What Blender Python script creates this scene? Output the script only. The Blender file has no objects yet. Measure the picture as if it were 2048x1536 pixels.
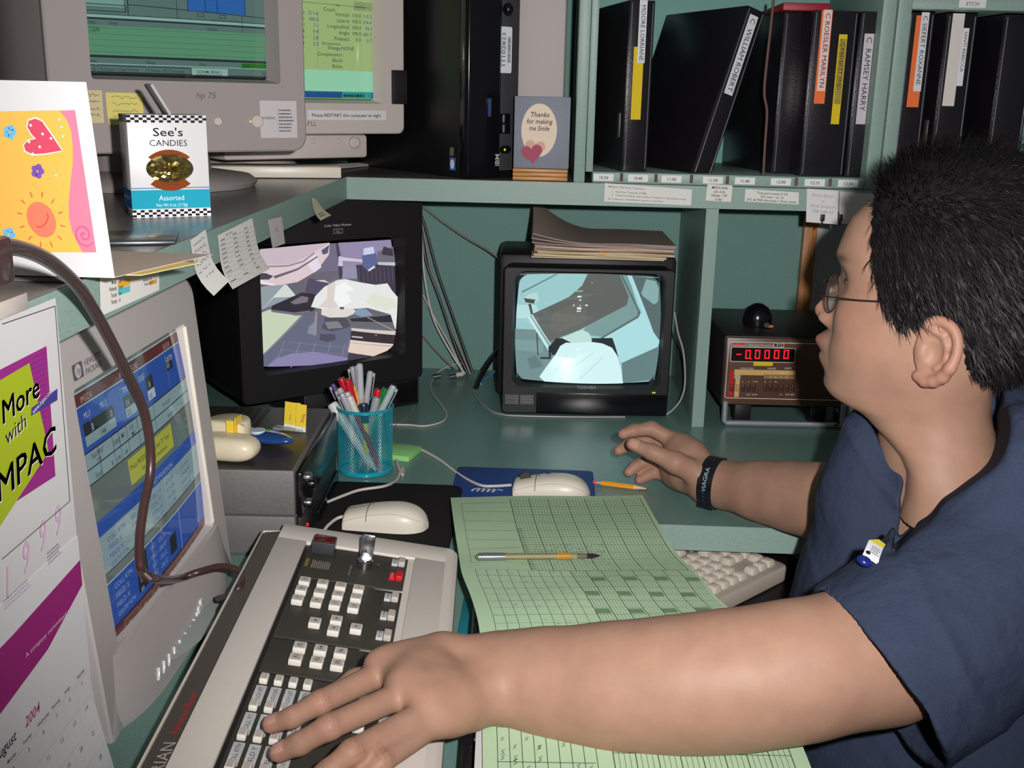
import bpy, bmesh, math, random
import numpy as np
from mathutils import Matrix, Vector
D = bpy.data
SC = bpy.context.scene
COL = SC.collection
random.seed(4)

# ---------------------------------------------------------------- camera
W, H, FPX = 2048, 1536, 2150.0
CAM = Vector((0, 0, 1.31))
PITCH, YAW, ROLL = math.radians(15.05), math.radians(1.9), math.radians(1.3)
RM = Matrix.Rotation(YAW, 3, 'Z') @ Matrix.Rotation(math.pi / 2 - PITCH, 3, 'X') @ Matrix.Rotation(ROLL, 3, 'Z')
cd = D.cameras.new('camera')
cd.sensor_width = 36.0
cd.lens = 36.0 * FPX / W
cd.clip_start = 0.02
cam = D.objects.new('camera', cd)
COL.objects.link(cam)
cam.matrix_world = Matrix.Translation(CAM) @ RM.to_4x4()
SC.camera = cam

# ---------------------------------------------------------------- world, lights, exposure
SC.view_settings.view_transform = 'Standard'
SC.view_settings.look = 'None'
SC.view_settings.exposure = 0.0
SC.view_settings.gamma = 1.0
SC.view_settings.use_curve_mapping = False
wd = D.worlds.new('room_air')
SC.world = wd
wd.use_nodes = True
wd.node_tree.nodes['Background'].inputs[0].default_value = (0.95, 1.0, 0.97, 1)
wd.node_tree.nodes['Background'].inputs[1].default_value = 0.085
fl = D.lights.new('camera_flash', 'SPOT')
fl.energy = 84.0
fl.spot_size = math.radians(95)
fl.spot_blend = 1.0
fl.shadow_soft_size = 0.011
fl.color = (1.0, 0.97, 0.95)
flo = D.objects.new('camera_flash', fl)
COL.objects.link(flo)
flo.matrix_world = Matrix.Translation(CAM + RM @ Vector((0.075, 0.045, 0.0))) @ (RM @ Matrix.Rotation(math.radians(10), 3, 'X')).to_4x4()

# ---------------------------------------------------------------- pixel helpers: where a sight line meets a real plane
def ray(px, py):
    return RM @ Vector(((px - W / 2) / FPX, -(py - H / 2) / FPX, -1.0))
def atX(px, py, X): d = ray(px, py); return CAM + d * ((X - CAM.x) / d.x)
def atY(px, py, Y): d = ray(px, py); return CAM + d * ((Y - CAM.y) / d.y)
def atZ(px, py, Z): d = ray(px, py); return CAM + d * ((Z - CAM.z) / d.z)

# ---------------------------------------------------------------- colours and materials
def lin(c):
    return tuple((v / 255 / 12.92 if v / 255 <= .04045 else ((v / 255 + .055) / 1.055) ** 2.4) for v in c)
MATS = {}
def mat(name, rgb=(200, 200, 200), rough=.5, metal=0., spec=.5, noise=None, bump=None, emit=0., alpha=1., trans=0., coat=0., sss=0., vcol=False, stretch=None):
    if name in MATS: return MATS[name]
    m = D.materials.new(name); m.use_nodes = True
    nt = m.node_tree; b = nt.nodes['Principled BSDF']; I = b.inputs
    c = lin(rgb) + (1,)
    I['Base Color'].default_value = c; I['Roughness'].default_value = rough; I['Metallic'].default_value = metal
    I['Specular IOR Level'].default_value = spec; I['Alpha'].default_value = alpha
    I['Transmission Weight'].default_value = trans; I['Coat Weight'].default_value = coat
    I['Coat Roughness'].default_value = .05
    if sss:
        I['Subsurface Weight'].default_value = sss; I['Subsurface Radius'].default_value = (.006, .0022, .001); I['Subsurface Scale'].default_value = 1.0
    src = None
    if vcol:
        a = nt.nodes.new('ShaderNodeAttribute'); a.attribute_name = 'Col'; src = a.outputs['Color']
        nt.links.new(src, I['Base Color'])
    tc = None
    def coords():
        nonlocal tc
        if tc is None:
            t = nt.nodes.new('ShaderNodeTexCoord'); tc = t.outputs['Object']
            if stretch:
                mp = nt.nodes.new('ShaderNodeMapping'); mp.inputs['Scale'].default_value = stretch
                nt.links.new(tc, mp.inputs[0]); tc = mp.outputs[0]
        return tc
    if noise:
        sc_, amt = noise[0], noise[1]
        n = nt.nodes.new('ShaderNodeTexNoise'); n.inputs['Scale'].default_value = sc_; n.inputs['Detail'].default_value = 4
        nt.links.new(coords(), n.inputs['Vector'])
        r = nt.nodes.new('ShaderNodeMapRange'); r.inputs['From Min'].default_value = .3; r.inputs['From Max'].default_value = .7
        r.inputs['To Min'].default_value = 1 - amt; r.inputs['To Max'].default_value = 1 + amt
        nt.links.new(n.outputs['Fac'], r.inputs['Value'])
        mx = nt.nodes.new('ShaderNodeVectorMath'); mx.operation = 'SCALE'
        if src is not None: nt.links.new(src, mx.inputs[0])
        else: mx.inputs[0].default_value = c[:3]
        nt.links.new(r.outputs[0], mx.inputs['Scale']); nt.links.new(mx.outputs[0], I['Base Color'])
        src = mx.outputs[0]
    if bump:
        n = nt.nodes.new('ShaderNodeTexNoise'); n.inputs['Scale'].default_value = bump[0]; n.inputs['Detail'].default_value = 3
        nt.links.new(coords(), n.inputs['Vector'])
        bp = nt.nodes.new('ShaderNodeBump'); bp.inputs['Strength'].default_value = bump[1]; bp.inputs['Distance'].default_value = bump[2] if len(bump) > 2 else .001
        nt.links.new(n.outputs['Fac'], bp.inputs['Height']); nt.links.new(bp.outputs[0], I['Normal'])
    if emit:
        I['Emission Strength'].default_value = emit
        if src is not None: nt.links.new(src, I['Emission Color'])
        else: I['Emission Color'].default_value = c
        if vcol:
            for l in list(I['Base Color'].links): nt.links.remove(l)
            I['Base Color'].default_value = (.01, .01, .01, 1)
    MATS[name] = m
    return m

INK = mat('printed_ink', rough=.75, spec=.2, vcol=True)
SCREEN = mat('lit_crt_glass', rough=.06, spec=.5, vcol=True, emit=.75)
TEAL = mat('teal_laminate', (140, 165, 157), rough=.42, spec=.35, noise=(600, .14), bump=(900, .08))
TEALTOP = mat('teal_laminate_top', (108, 142, 134), rough=.28, spec=.5, noise=(600, .14), bump=(700, .12))
TEALDK = mat('teal_painted_board', (114, 152, 144), rough=.6, spec=.2, noise=(300, .06))
GREYTOP = mat('grey_laminate_top', (106, 104, 102), rough=.25, spec=.5, noise=(700, .12), bump=(700, .1))
BEIGE = mat('putty_plastic', (201, 190, 184), rough=.5, spec=.35, noise=(900, .03), bump=(1500, .15))
BEIGE2 = mat('putty_plastic_grey', (156, 148, 146), rough=.55, spec=.3, bump=(1500, .15))
CREAM = mat('cream_plastic', (222, 214, 200), rough=.35, spec=.4)
IVORY = mat('ivory_plastic', (226, 214, 184), rough=.3, spec=.45)
BLACK = mat('black_plastic', (30, 27, 30), rough=.45, spec=.4, noise=(600, .1), bump=(1300, .2))
BLACKG = mat('black_gloss', (16, 15, 19), rough=.2, spec=.5)
DARK = mat('dark_plastic', (62, 58, 55), rough=.5, spec=.35, noise=(900, .12))
VINYL = mat('black_vinyl', (27, 24, 29), rough=.3, spec=.5, bump=(260, .25))
PAPER = mat('white_paper', (214, 213, 212), rough=.8, spec=.15)
CHROME = mat('chrome', (200, 200, 205), rough=.15, metal=1)
STEEL = mat('brushed_aluminium', (176, 176, 182), rough=.4, metal=.6)
CLEAR = mat('clear_plastic', (235, 238, 240), rough=.1, trans=.85, spec=.5)
CABLEW = mat('grey_cable_jacket', (205, 198, 190), rough=.45)
CABLEB = mat('black_cable_jacket', (32, 30, 32), rough=.4)

# ---------------------------------------------------------------- 2D canvas: print and screen contents laid on a surface
FC = {}
def glyphs(s, bold=False):
    key = (s, bold)
    if key in FC: return FC[key]
    c = D.curves.new('lettering', 'FONT'); c.body = s; c.size = 1.0; c.resolution_u = 2
    if bold: c.offset = .008
    o = D.objects.new('lettering', c); me = o.to_mesh()
    vs = [(v.co.x, v.co.y) for v in me.vertices]; fs = [tuple(p.vertices) for p in me.polygons]
    o.to_mesh_clear(); D.objects.remove(o); D.curves.remove(c)
    w = max([v[0] for v in vs], default=0)
    FC[key] = (vs, fs, w)
    return FC[key]
class Canvas:
    def __init__(s): s.sh = []; s.lay = 0
    def up(s, n=1): s.lay += n; return s
    def poly(s, pts, col, lay=None): s.sh.append((list(pts), [tuple(range(len(pts)))], lin(col), s.lay if lay is None else lay))
    def rect(s, x, y, w, h, col, lay=None): s.poly([(x, y), (x + w, y), (x + w, y + h), (x, y + h)], col, lay)
    def frame(s, x, y, w, h, t, col, lay=None):
        s.rect(x, y, w, t, col, lay); s.rect(x, y + h - t, w, t, col, lay); s.rect(x, y + t, t, h - 2 * t, col, lay); s.rect(x + w - t, y + t, t, h - 2 * t, col, lay)
    def line(s, x0, y0, x1, y1, w, col, lay=None):
        dx, dy = x1 - x0, y1 - y0; l = math.hypot(dx, dy) or 1; nx, ny = -dy / l * w / 2, dx / l * w / 2
        s.poly([(x0 + nx, y0 + ny), (x0 - nx, y0 - ny), (x1 - nx, y1 - ny), (x1 + nx, y1 + ny)], col, lay)
    def path(s, pts, w, col, lay=None):
        for a, b in zip(pts, pts[1:]): s.line(a[0], a[1], b[0], b[1], w, col, lay)
    def ell(s, cx, cy, rx, ry, col, lay=None, n=28, rot=0):
        c, q = math.cos(rot), math.sin(rot)
        s.poly([(cx + rx * math.cos(t) * c - ry * math.sin(t) * q, cy + rx * math.cos(t) * q + ry * math.sin(t) * c) for t in [2 * math.pi * i / n for i in range(n)]], col, lay)
    def text(s, t, x, y, size, col, align='L', rot=0, sx=1., bold=False, width=None, lay=None, shear=0):
        vs, fs, w = glyphs(t, bold)
        if not vs: return
        if width: sx = width / (w * size)
        ox = {'L': 0, 'C': -w / 2, 'R': -w}[align]; a = math.radians(rot); c, q = math.cos(a), math.sin(a)
        out = []
        for vx, vy in vs:
            px, py = (vx + ox) * size * sx + vy * size * shear, vy * size
            out.append((x + px * c - py * q, y + px * q + py * c))
        s.sh.append((out, fs, lin(col), s.lay if lay is None else lay))
    def scribble(s, x, y, w, h, col, n=8, lw=.0004, seed=0):
        r = random.Random(seed); pts = [(x + w * i / (n * 3), y + h * r.random()) for i in range(n * 3 + 1)]
        s.path(pts, lw, col)
    def smalltext(s, x, y, w, h, col, lines, seed=0):
        r = random.Random(seed); lh = h / lines
        for i in range(lines):
            cx = x
            ww = w * r.uniform(.75, 1)
            while cx < x + ww:
                k = w * r.uniform(.03, .12); s.rect(cx, y + h - (i + .8) * lh, min(k, x + ww - cx), lh * .42, col); cx += k + w * .02

def hom(src, dst):
    A = []; B = []
    for (x, y), (u, v) in zip(src, dst):
        A.append([x, y, 1, 0, 0, 0, -u * x, -u * y]); B.append(u); A.append([0, 0, 0, x, y, 1, -v * x, -v * y]); B.append(v)
    h = np.append(np.linalg.solve(np.array(A, float), np.array(B, float)), 1).reshape(3, 3)
    def f(p): q = h @ np.array([p[0], p[1], 1.0]); return (q[0] / q[2], q[1] / q[2])
    return f

# ---------------------------------------------------------------- mesh builder
def crom(P, k=6):
    P = [Vector(p) for p in P]
    if len(P) < 3: return P
    out = []
    for i in range(len(P) - 1):
        p0 = P[i - 1] if i else P[0] * 2 - P[1]; p1, p2 = P[i], P[i + 1]; p3 = P[i + 2] if i + 2 < len(P) else P[-1] * 2 - P[-2]
        for j in range(k):
            t = j / k
            out.append(.5 * ((2 * p1) + (p2 - p0) * t + (2 * p0 - 5 * p1 + 4 * p2 - p3) * t * t + (3 * p1 - p0 - 3 * p2 + p3) * t ** 3))
    out.append(P[-1]); return out
class MB:
    def __init__(s): s.bm = bmesh.new(); s.cl = s.bm.loops.layers.float_color.new('Col'); s.ms = []; s.M = Matrix.Identity(4)
    def mi(s, m):
        if m not in s.ms: s.ms.append(m)
        return s.ms.index(m)
    def take(s, b, m, smooth=False, M=None):
        T = s.M @ M if M is not None else s.M; k = s.mi(m); vm = {}
        for v in b.verts: vm[v] = s.bm.verts.new(T @ v.co)
        for f in b.faces:
            try: g = s.bm.faces.new([vm[v] for v in f.verts])
            except ValueError: continue
            g.material_index = k; g.smooth = smooth or f.smooth
            for l in g.loops: l[s.cl] = (1, 1, 1, 1)
        b.free()
    def box(s, lo, hi, m, bev=0., seg=2, M=None, top=None):
        b = bmesh.new(); bmesh.ops.create_cube(b, size=1)
        for v in b.verts:
            q = v.co + Vector((.5, .5, .5)); up = q.z > .5
            v.co = Vector([lo[i] + (hi[i] - lo[i]) * q[i] for i in range(3)])
            if top and up:
                cx, cy = (lo[0] + hi[0]) / 2, (lo[1] + hi[1]) / 2
                v.co.x = cx + (v.co.x - cx) * top[0]; v.co.y = cy + (v.co.y - cy) * top[1]
        if bev: bmesh.ops.bevel(b, geom=list(b.edges), offset=bev, segments=seg, profile=.5, affect='EDGES')
        s.take(b, m, bool(bev), M)
        return s
    def prism(s, poly, z0, z1, m, bev=0., M=None, seg=2, axis='z'):
        b = bmesh.new(); vs = [b.verts.new((p[0], p[1], z0)) for p in poly]; f = b.faces.new(vs)
        r = bmesh.ops.extrude_face_region(b, geom=[f])
        for e in r['geom']:
            if isinstance(e, bmesh.types.BMVert): e.co.z = z1
        bmesh.ops.recalc_face_normals(b, faces=b.faces)
        if bev: bmesh.ops.bevel(b, geom=list(b.edges), offset=bev, segments=seg, profile=.5, affect='EDGES')
        if axis == 'y':
            for v in b.verts: v.co = Vector((v.co.x, v.co.z, v.co.y))
            bmesh.ops.reverse_faces(b, faces=b.faces)
        if axis == 'x':
            for v in b.verts: v.co = Vector((v.co.z, v.co.x, v.co.y))
        s.take(b, m, bool(bev), M); return s
    def tube(s, pts, r, m, n=8, k=6, smooth=True, M=None):
        P = crom(pts, k) if smooth else [Vector(p) for p in pts]
        R = r if isinstance(r, (list, tuple)) else None
        b = bmesh.new(); rings = []; up = Vector((0, 0, 1)); prev = None
        for i, p in enumerate(P):
            t = (P[min(i + 1, len(P) - 1)] - P[max(i - 1, 0)]).normalized()
            a = prev if prev is not None else (up.cross(t) if abs(t.z) < .95 else Vector((1, 0, 0)).cross(t))
            a = (a - t * a.dot(t)).normalized(); prev = a; c = t.cross(a)
            q = i / (len(P) - 1) * (len(R) - 1) if R else 0
            rr = (R[int(q)] + (R[min(int(q) + 1, len(R) - 1)] - R[int(q)]) * (q - int(q))) if R else r
            rings.append([b.verts.new(p + a * math.cos(2 * math.pi * j / n) * rr + c * math.sin(2 * math.pi * j / n) * rr) for j in range(n)])
        for A, B in zip(rings, rings[1:]):
            for j in range(n): f = b.faces.new([A[j], A[(j + 1) % n], B[(j + 1) % n], B[j]]); f.smooth = True
        b.faces.new(rings[0][::-1]); b.faces.new(rings[-1])
        s.take(b, m, False, M); return s
    def lathe(s, prof, m, n=32, M=None, close=False):
        b = bmesh.new(); rings = [[b.verts.new((r * math.cos(2 * math.pi * j / n), r * math.sin(2 * math.pi * j / n), z)) for j in range(n)] for r, z in prof]
        for A, B in zip(rings, rings[1:]):
            for j in range(n): f = b.faces.new([A[j], A[(j + 1) % n], B[(j + 1) % n], B[j]]); f.smooth = True
        if not close: b.faces.new(rings[0][::-1]); b.faces.new(rings[-1])
        s.take(b, m, False, M); return s
    def ball(s, c, r, m, n=20, M=None):
        b = bmesh.new(); bmesh.ops.create_uvsphere(b, u_segments=n, v_segments=max(6, n // 2), radius=1)
        rr = r if hasattr(r, '__len__') else (r, r, r)
        for v in b.verts: v.co = Vector((c[0] + v.co.x * rr[0], c[1] + v.co.y * rr[1], c[2] + v.co.z * rr[2]))
        s.take(b, m, True, M); return s
    def grid(s, f, nu, nv, m, thick=0, smooth=True, M=None):
        b = bmesh.new(); g = [[b.verts.new(f(i / nu, j / nv)) for i in range(nu + 1)] for j in range(nv + 1)]
        for j in range(nv):
            for i in range(nu): q = b.faces.new([g[j][i], g[j][i + 1], g[j + 1][i + 1], g[j + 1][i]]); q.smooth = smooth
        if thick:
            b.normal_update()
            bmesh.ops.solidify(b, geom=list(b.faces), thickness=thick)
            for q in b.faces: q.smooth = smooth
        s.take(b, m, False, M); return s
    def canvas(s, cv, fmap, m=None, cu=(), cvv=(), eps=.00012, base=.0002, flip=False):
        m = m or INK; k = s.mi(m); b = bmesh.new(); cl = b.loops.layers.float_color.new('Col')
        for vs, fs, col, lay in cv.sh:
            bv = [b.verts.new((x, y, lay)) for x, y in vs]
            for f in fs:
                try: q = b.faces.new([bv[i] for i in f])
                except ValueError: continue
                for l in q.loops: l[cl] = col + (1,)
        for x in cu: bmesh.ops.bisect_plane(b, geom=b.verts[:] + b.edges[:] + b.faces[:], plane_co=(x, 0, 0), plane_no=(1, 0, 0))
        for y in cvv: bmesh.ops.bisect_plane(b, geom=b.verts[:] + b.edges[:] + b.faces[:], plane_co=(0, y, 0), plane_no=(0, 1, 0))
        for f in b.faces:
            if f.calc_area() > 0 and f.normal.z < 0: f.normal_flip()
        vm = {v: s.bm.verts.new(s.M @ Vector(fmap(v.co.x, v.co.y, base + v.co.z * eps))) for v in b.verts}
        for f in b.faces:
            try: g = s.bm.faces.new([vm[v] for v in f.verts])
            except ValueError: continue
            g.material_index = k; g.smooth = False
            for l, l0 in zip(g.loops, f.loops): l[s.cl] = l0[cl]
        b.free(); return s
    def build(s, name, parent=None, label=None, cat=None, group=None, kind=None, sharp=40, loc=None, rot=None, sub=0, bevel=0):
        me = D.meshes.new(name); s.bm.to_mesh(me); s.bm.free()
        for m in s.ms: me.materials.append(m)
        try: me.set_sharp_from_angle(angle=math.radians(sharp))
        except Exception: pass
        o = D.objects.new(name, me); COL.objects.link(o)
        if parent is not None: o.parent = parent
        if loc is not None: o.location = loc
        if rot is not None: o.rotation_euler = rot
        if sub:
            q = o.modifiers.new('smooth', 'SUBSURF'); q.levels = q.render_levels = sub
        tag(o, label, cat, group, kind); return o
def tag(o, label=None, cat=None, group=None, kind=None):
    if label: o['label'] = label
    if cat: o['category'] = cat
    if group: o['group'] = group
    if kind: o['kind'] = kind
    return o
def thing(name, label, cat, loc=(0, 0, 0), rz=0, group=None, rx=0, ry=0):
    o = D.objects.new(name, None); COL.objects.link(o); o.location = loc
    o.rotation_euler = (math.radians(rx), math.radians(ry), math.radians(rz)); o.empty_display_size = .05
    return tag(o, label, cat, group)
XZ = lambda y0: (lambda u, v, h: (u, y0 - h, v))              # local front face looking towards -y
XYp = lambda z0: (lambda u, v, h: (u, v, z0 + h))             # local top face
YZx = lambda x0: (lambda u, v, h: (x0 + h, u, v))             # local face looking towards +x
YZn = lambda x0: (lambda u, v, h: (x0 - h, -u, v))
def rng(a, b, n): return [a + (b - a) * i / n for i in range(1, n)]
def rrect(x0, y0, x1, y1, r, n=5):
    out = []
    for cx, cy, a in ((x1 - r, y0 + r, -90), (x1 - r, y1 - r, 0), (x0 + r, y1 - r, 90), (x0 + r, y0 + r, 180)):
        for i in range(n + 1):
            t = math.radians(a + 90 * i / n); out.append((cx + r * math.cos(t), cy + r * math.sin(t)))
    return out
# ================================================================ the room shell
ZD, ZS, YS, YD, YW, XL = .75, 1.172, 1.81, 1.372, 2.19, -.344
b = MB(); b.box((-1.3, -1.2, -.02), (1.9, 2.3, 0), mat('floor_vinyl', (96, 92, 88), rough=.5, noise=(8, .1))); b.build('floor', kind='structure')
b = MB(); b.box((-1.3, YW, 0), (1.9, YW + .05, 2.5), TEALDK); b.build('wall_back', kind='structure')
b = MB(); b.box((-1.35, -1.2, 0), (-1.3, YW + .05, 2.5), mat('wall_tan', (120, 96, 80), rough=.8)); b.build('wall_left', kind='structure')

# ---------------------------------------------------------------- worktop (L shaped) and hutch shelf (L shaped)
t = thing('worktop', 'teal speckled L-shaped worktop running along both walls', 'desk', (0, 0, 0))
def lshape(xa, xi, yi, xe, ye, c):   # outline: left wing up to xi, inner corner chamfer c, back wing front edge at yi
    return [(xa, ye), (xi, ye), (xi, yi - c), (xi + c, yi), (xe, yi), (xe, YW - .001), (xa, YW - .001)]
o = lshape(-1.29, .10, YD, 1.6, .25, .05)
b = MB(); b.prism(o, ZD - .037, ZD - .0008, TEAL); b.build('front_edge', t)
b = MB(); b.prism(o, ZD - .0008, ZD, TEALTOP); b.build('top_surface', t)
b = MB(); b.box((-1.29, .3, 0), (-1.26, YW - .002, ZD - .038), TEALDK); b.build('side_panel', t)
b = MB(); b.box((1.57, YD + .02, 0), (1.6, YW - .002, ZD - .038), TEALDK); b.build('side_panel', t)
t = thing('hutch_shelf', 'teal L-shaped upper shelf holding the monitors above the worktop', 'shelf', (0, 0, 0))
o = [(-1.29, .25), (XL, .25), (XL, YS), (1.6, YS), (1.6, YW - .001), (-1.29, YW - .001)]
b = MB(); b.prism(o, ZS - .037, ZS - .0008, TEAL); b.build('front_edge', t)
b = MB(); b.prism(o, ZS - .0008, ZS, GREYTOP); b.build('top_surface', t)
b = MB(); b.box((.259, 1.83, ZD), (.280, YW - .002, ZS - .037), TEAL); b.build('support_panel', t)
b = MB(); b.box((1.5, 1.83, ZD), (1.52, YW - .002, ZS - .037), TEAL); b.build('support_panel', t)

# ---------------------------------------------------------------- binder rack standing on the shelf
Z1, Z2 = ZS + .018, 1.502
t = thing('binder_rack', 'teal compartment rack with slotted ledge holding black binders', 'rack', (0, 0, ZS))
def up(x0, x1, z0=ZS, z1=1.80, y0=YS + .002, m=TEAL):
    b = MB(); b.box((x0, y0, z0 - ZS), (x1, YW - .003, z1 - ZS), m, .0008); return b.build('upright', t)
up(.0345, .0525); up(.0535, .0655, Z1); up(.512, .533); up(.536, .557); up(1.5, 1.52)
for i, (x0, x1) in enumerate(((.0655, .512), (.557, 1.5))):
    b = MB(); b.box((x0, YS + .004, .0005), (x1, YW - .004, Z1 - ZS), TEAL, .0008); b.build('ledge', t)
    z2_ = Z2 if i == 0 else 1.4545
    b = MB(); b.box((x0, YS + .002, z2_ - ZS), (x1, YW - .004, z2_ + .018 - ZS), TEAL, .0008); b.build('ledge', t)
    b = MB(); b.box((x0, YW - .02, Z1 - ZS), (x1, YW - .004, Z2 - ZS), mat('teal_back_light', (112, 168, 156), rough=.6, noise=(300, .06))); b.build('back_panel', t)
# wire divider, bent brown rod in a hole of the ledge, and the wooden pegs along the ledge
b = MB(); pp = [atY(*p, YS + .012) - Vector((0, 0, ZS)) for p in ((1547, 0), (1541, 60), (1531, 150), (1529, 190), (1534, 225), (1530, 290), (1526, 362))]
b.tube(pp, .0023, mat('brown_rod', (98, 70, 66), rough=.5), 8); b.build('divider_rod', t)
for px in (1243, 1312, 1383, 1455, 1593, 1661):
    p = atY(px, 353, YS + .003); b = MB(); b.tube([(p.x, YS + .001, .004), (p.x, YS + .001, .017)], .0025, mat('wood_peg', (104, 78, 66)), 8, smooth=False); b.build('peg', t)
LABELS = (('10:30', 1207), ('10:45', 1276), ('11:00', 1343), ('11:30', 1426), ('11:45', 1490), ('12:00', 1562), ('12:15', 1630), ('12:30', 1697))
for s, px in LABELS:
    p = atY(px, 355, YS + .002); w, h = .033, .0115; c = Canvas(); c.rect(-w / 2, -h / 2, w, h, (232, 234, 232)); c.up(); c.text(s, 0, -.0028, .0072, (40, 44, 46), 'C', bold=True)
    b = MB(); b.canvas(c, XZ(-.0005)); z = ZS + .0095
    b.build('time_label', None, 'small white sticker reading %s on the ledge of the binder rack' % s, 'label', 'time stickers along the binder ledge', loc=(p.x, YS + .0012, z))
p = atY(1945, 5, YS + .002); c = Canvas(); c.rect(-.021, -.006, .042, .013, (226, 228, 224)); c.up(); c.text('ETCH', 0, -.003, .008, (60, 60, 60), 'C')
b = MB(); b.canvas(c, XZ(0)); b.build('ledge_label', None, 'white sticker with faded letters on the upper ledge at top right', 'label', loc=(p.x, YS + .0012, 1.464))

# ---------------------------------------------------------------- binders
def binder(x, y, wid, rz, labels, text, lean=0, hgt=.262, dep=.262, z=Z1, holder=False, push=0):
    t = thing('ring_binder', text, 'binder', (x, y + push, z), rz, 'black ring binders in the rack', ry=lean)
    c = .003
    b = MB(); b.prism([(0, 0), (c, 0), (c, dep), (0, dep)], 0, hgt, VINYL, .001); b.build('cover', t)
    b = MB(); b.prism([(wid - c, 0), (wid, 0), (wid, dep), (wid - c, dep)], 0, hgt, VINYL, .001); b.build('cover', t)
    b = MB(); b.box((.0005, -.003, 0), (wid - .0005, .0012, hgt), VINYL, .0012)
    for xx in (.004, wid - .004): b.tube([(xx, -.0034, .004), (xx, -.0034, hgt - .004)], .0007, mat('vinyl_weld', (120, 122, 130), rough=.2), 6, smooth=False)
    sp_ = b.build('spine', t)
    b = MB(); b.box((c + .003, .02, .006), (wid - c - .003, dep - .012, hgt - .008), PAPER); b.build('pages', t)
    if holder:
        b = MB(); b.box((-.0015, .02, .055), (-.0002, .034, .095), mat('pewter', (120, 118, 112), rough=.4, metal=.5), .0006); b.build('label_clip', t)
    if labels:
        for (u0, u1, v0, v1, col, tx, tc) in labels:
            cv = Canvas(); w, h = (u1 - u0), v1 - v0; cv.rect(0, 0, w, h, col); cv.up()
            if tx: cv.text(tx, w * .28, h - .005, w * .78, tc, 'L', rot=-90, width=min(h * .92, len(tx) * w * .78 * .62))
            b = MB(); b.canvas(cv, (lambda u, v, hh, u0=u0, v0=v0, q=col[2]: (u0 + u, -.0034 - hh - (.0004 if q > 190 else 0), v0 + v))); b.build('spine_label', sp_)
    return t
BLK = (40, 42, 52); WH = (222, 222, 226); YE = (226, 196, 44); OR = (246, 120, 66)
Yb = YS + .03
def bx(px, py=200, Y=Yb): return atY(px, py, Y).x
binder(bx(1250), Yb, .043, 13, [(.010, .027, .085, .2, YE, '', BLK), (.016, .029, .175, .283, WH, 'C  MOORE LORRIANE', BLK)], 'black binder with white and yellow spine label, leftmost in the rack', holder=True, hgt=.272)
binder(bx(1497, 345, Yb) - .095, Yb - .002, .036, 24, [(.008, .025, .14, .272, WH, 'C  WILLIAM ROBERT', BLK)], 'black binder leaning sideways across its slot with a white spine label', lean=17.5, hgt=.283)
binder(bx(1567), Yb, .036, 10, None, 'plain black binder standing behind the bent brown rod', push=.05)
binder(bx(1612), Yb, .074, 7, [(.012, .030, .117, .262, OR, '', BLK), (.015, .029, .137, .263, (240, 206, 200), 'C ROESLER MARILYN', BLK), (.044, .058, .085, .226, YE, '', BLK), (.046, .057, .117, .219, (236, 226, 190), 'C PADGETT FRED', BLK)], 'wide black binder with an orange and a yellow spine label')
binder(bx(1706), Yb + .004, .046, 5, [(.008, .024, .086, .228, (206, 196, 204), 'C  RAMSEY HARRY', BLK)], 'black binder with one pale label, rightmost in the left compartment')
binder(bx(1798), Yb, .043, 6, [(.012, .032, .115, .257, OR, '', BLK), (.020, .033, .14, .262, WH, 'C SIEFERT ROXANNE', BLK)], 'black binder with orange and white label, first in the right compartment')
binder(bx(1878), Yb + .01, .050, 6, [(.008, .028, .118, .262, (226, 218, 214), '', BLK), (.028, .038, .15, .24, (236, 234, 238), 'SANTI REBECCA', BLK)], 'black binder with two plain white labels above the hair of the man', holder=True)
binder(bx(1992), Yb + .01, .055, 4, None, 'plain black binder partly cut off at the right edge of the photo')
b = MB(); b.box((0, 0, 0), (.075, .2, .012), mat('red_folder', (150, 14, 44), rough=.5), .001); b.build('red_folder', None, 'dark red folder lying on top of the wide binder, barely in view', 'folder', loc=(bx(1556), Yb + .02, Z1 + .2625))

# ---------------------------------------------------------------- notes on the shelf edges
def note(name, label, quad, plane, base=PAPER, draw=None, curl=0, group='paper notes taped on the shelf edge', cat='note', col=(228, 226, 222), w=None, bend=0):
    """quad: sight lines TL TR BR BL meeting the fascia plane; plane 'X' or 'Y'"""
    P = [(atX(x, y, XL + .0012) if plane == 'X' else atY(x, y, YS - .0012)) for x, y in quad]
    O = P[3]; U = max((P[1] - P[0]).length, (P[2] - P[3]).length); V = max((P[0] - P[3]).length, (P[1] - P[2]).length)
    n = Vector((1, 0, 0)) if plane == 'X' else Vector((0, -1, 0))
    def f(u, v, h):
        a, c = u / U, v / V
        q = (P[3] * (1 - a) + P[2] * a) * (1 - c) + (P[0] * (1 - a) + P[1] * a) * c
        return q + n * (h + curl * max(0, .55 - c) ** 2 * 4 + bend * (a - .5) ** 2 * (1 - c)) 
    b = MB(); c = Canvas(); c.rect(0, 0, U, V, col); c.up()
    if draw: draw(c, U, V)
    b.canvas(c, f, cu=rng(0, U, 4), cvv=rng(0, V, 8))
    c2 = Canvas(); c2.rect(0, 0, U, V, (200, 198, 194)); b.canvas(c2, f, base=0, cu=rng(0, U, 4), cvv=rng(0, V, 8))
    return b.build(name, None, label, cat, group)
K = (70, 70, 78)
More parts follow.
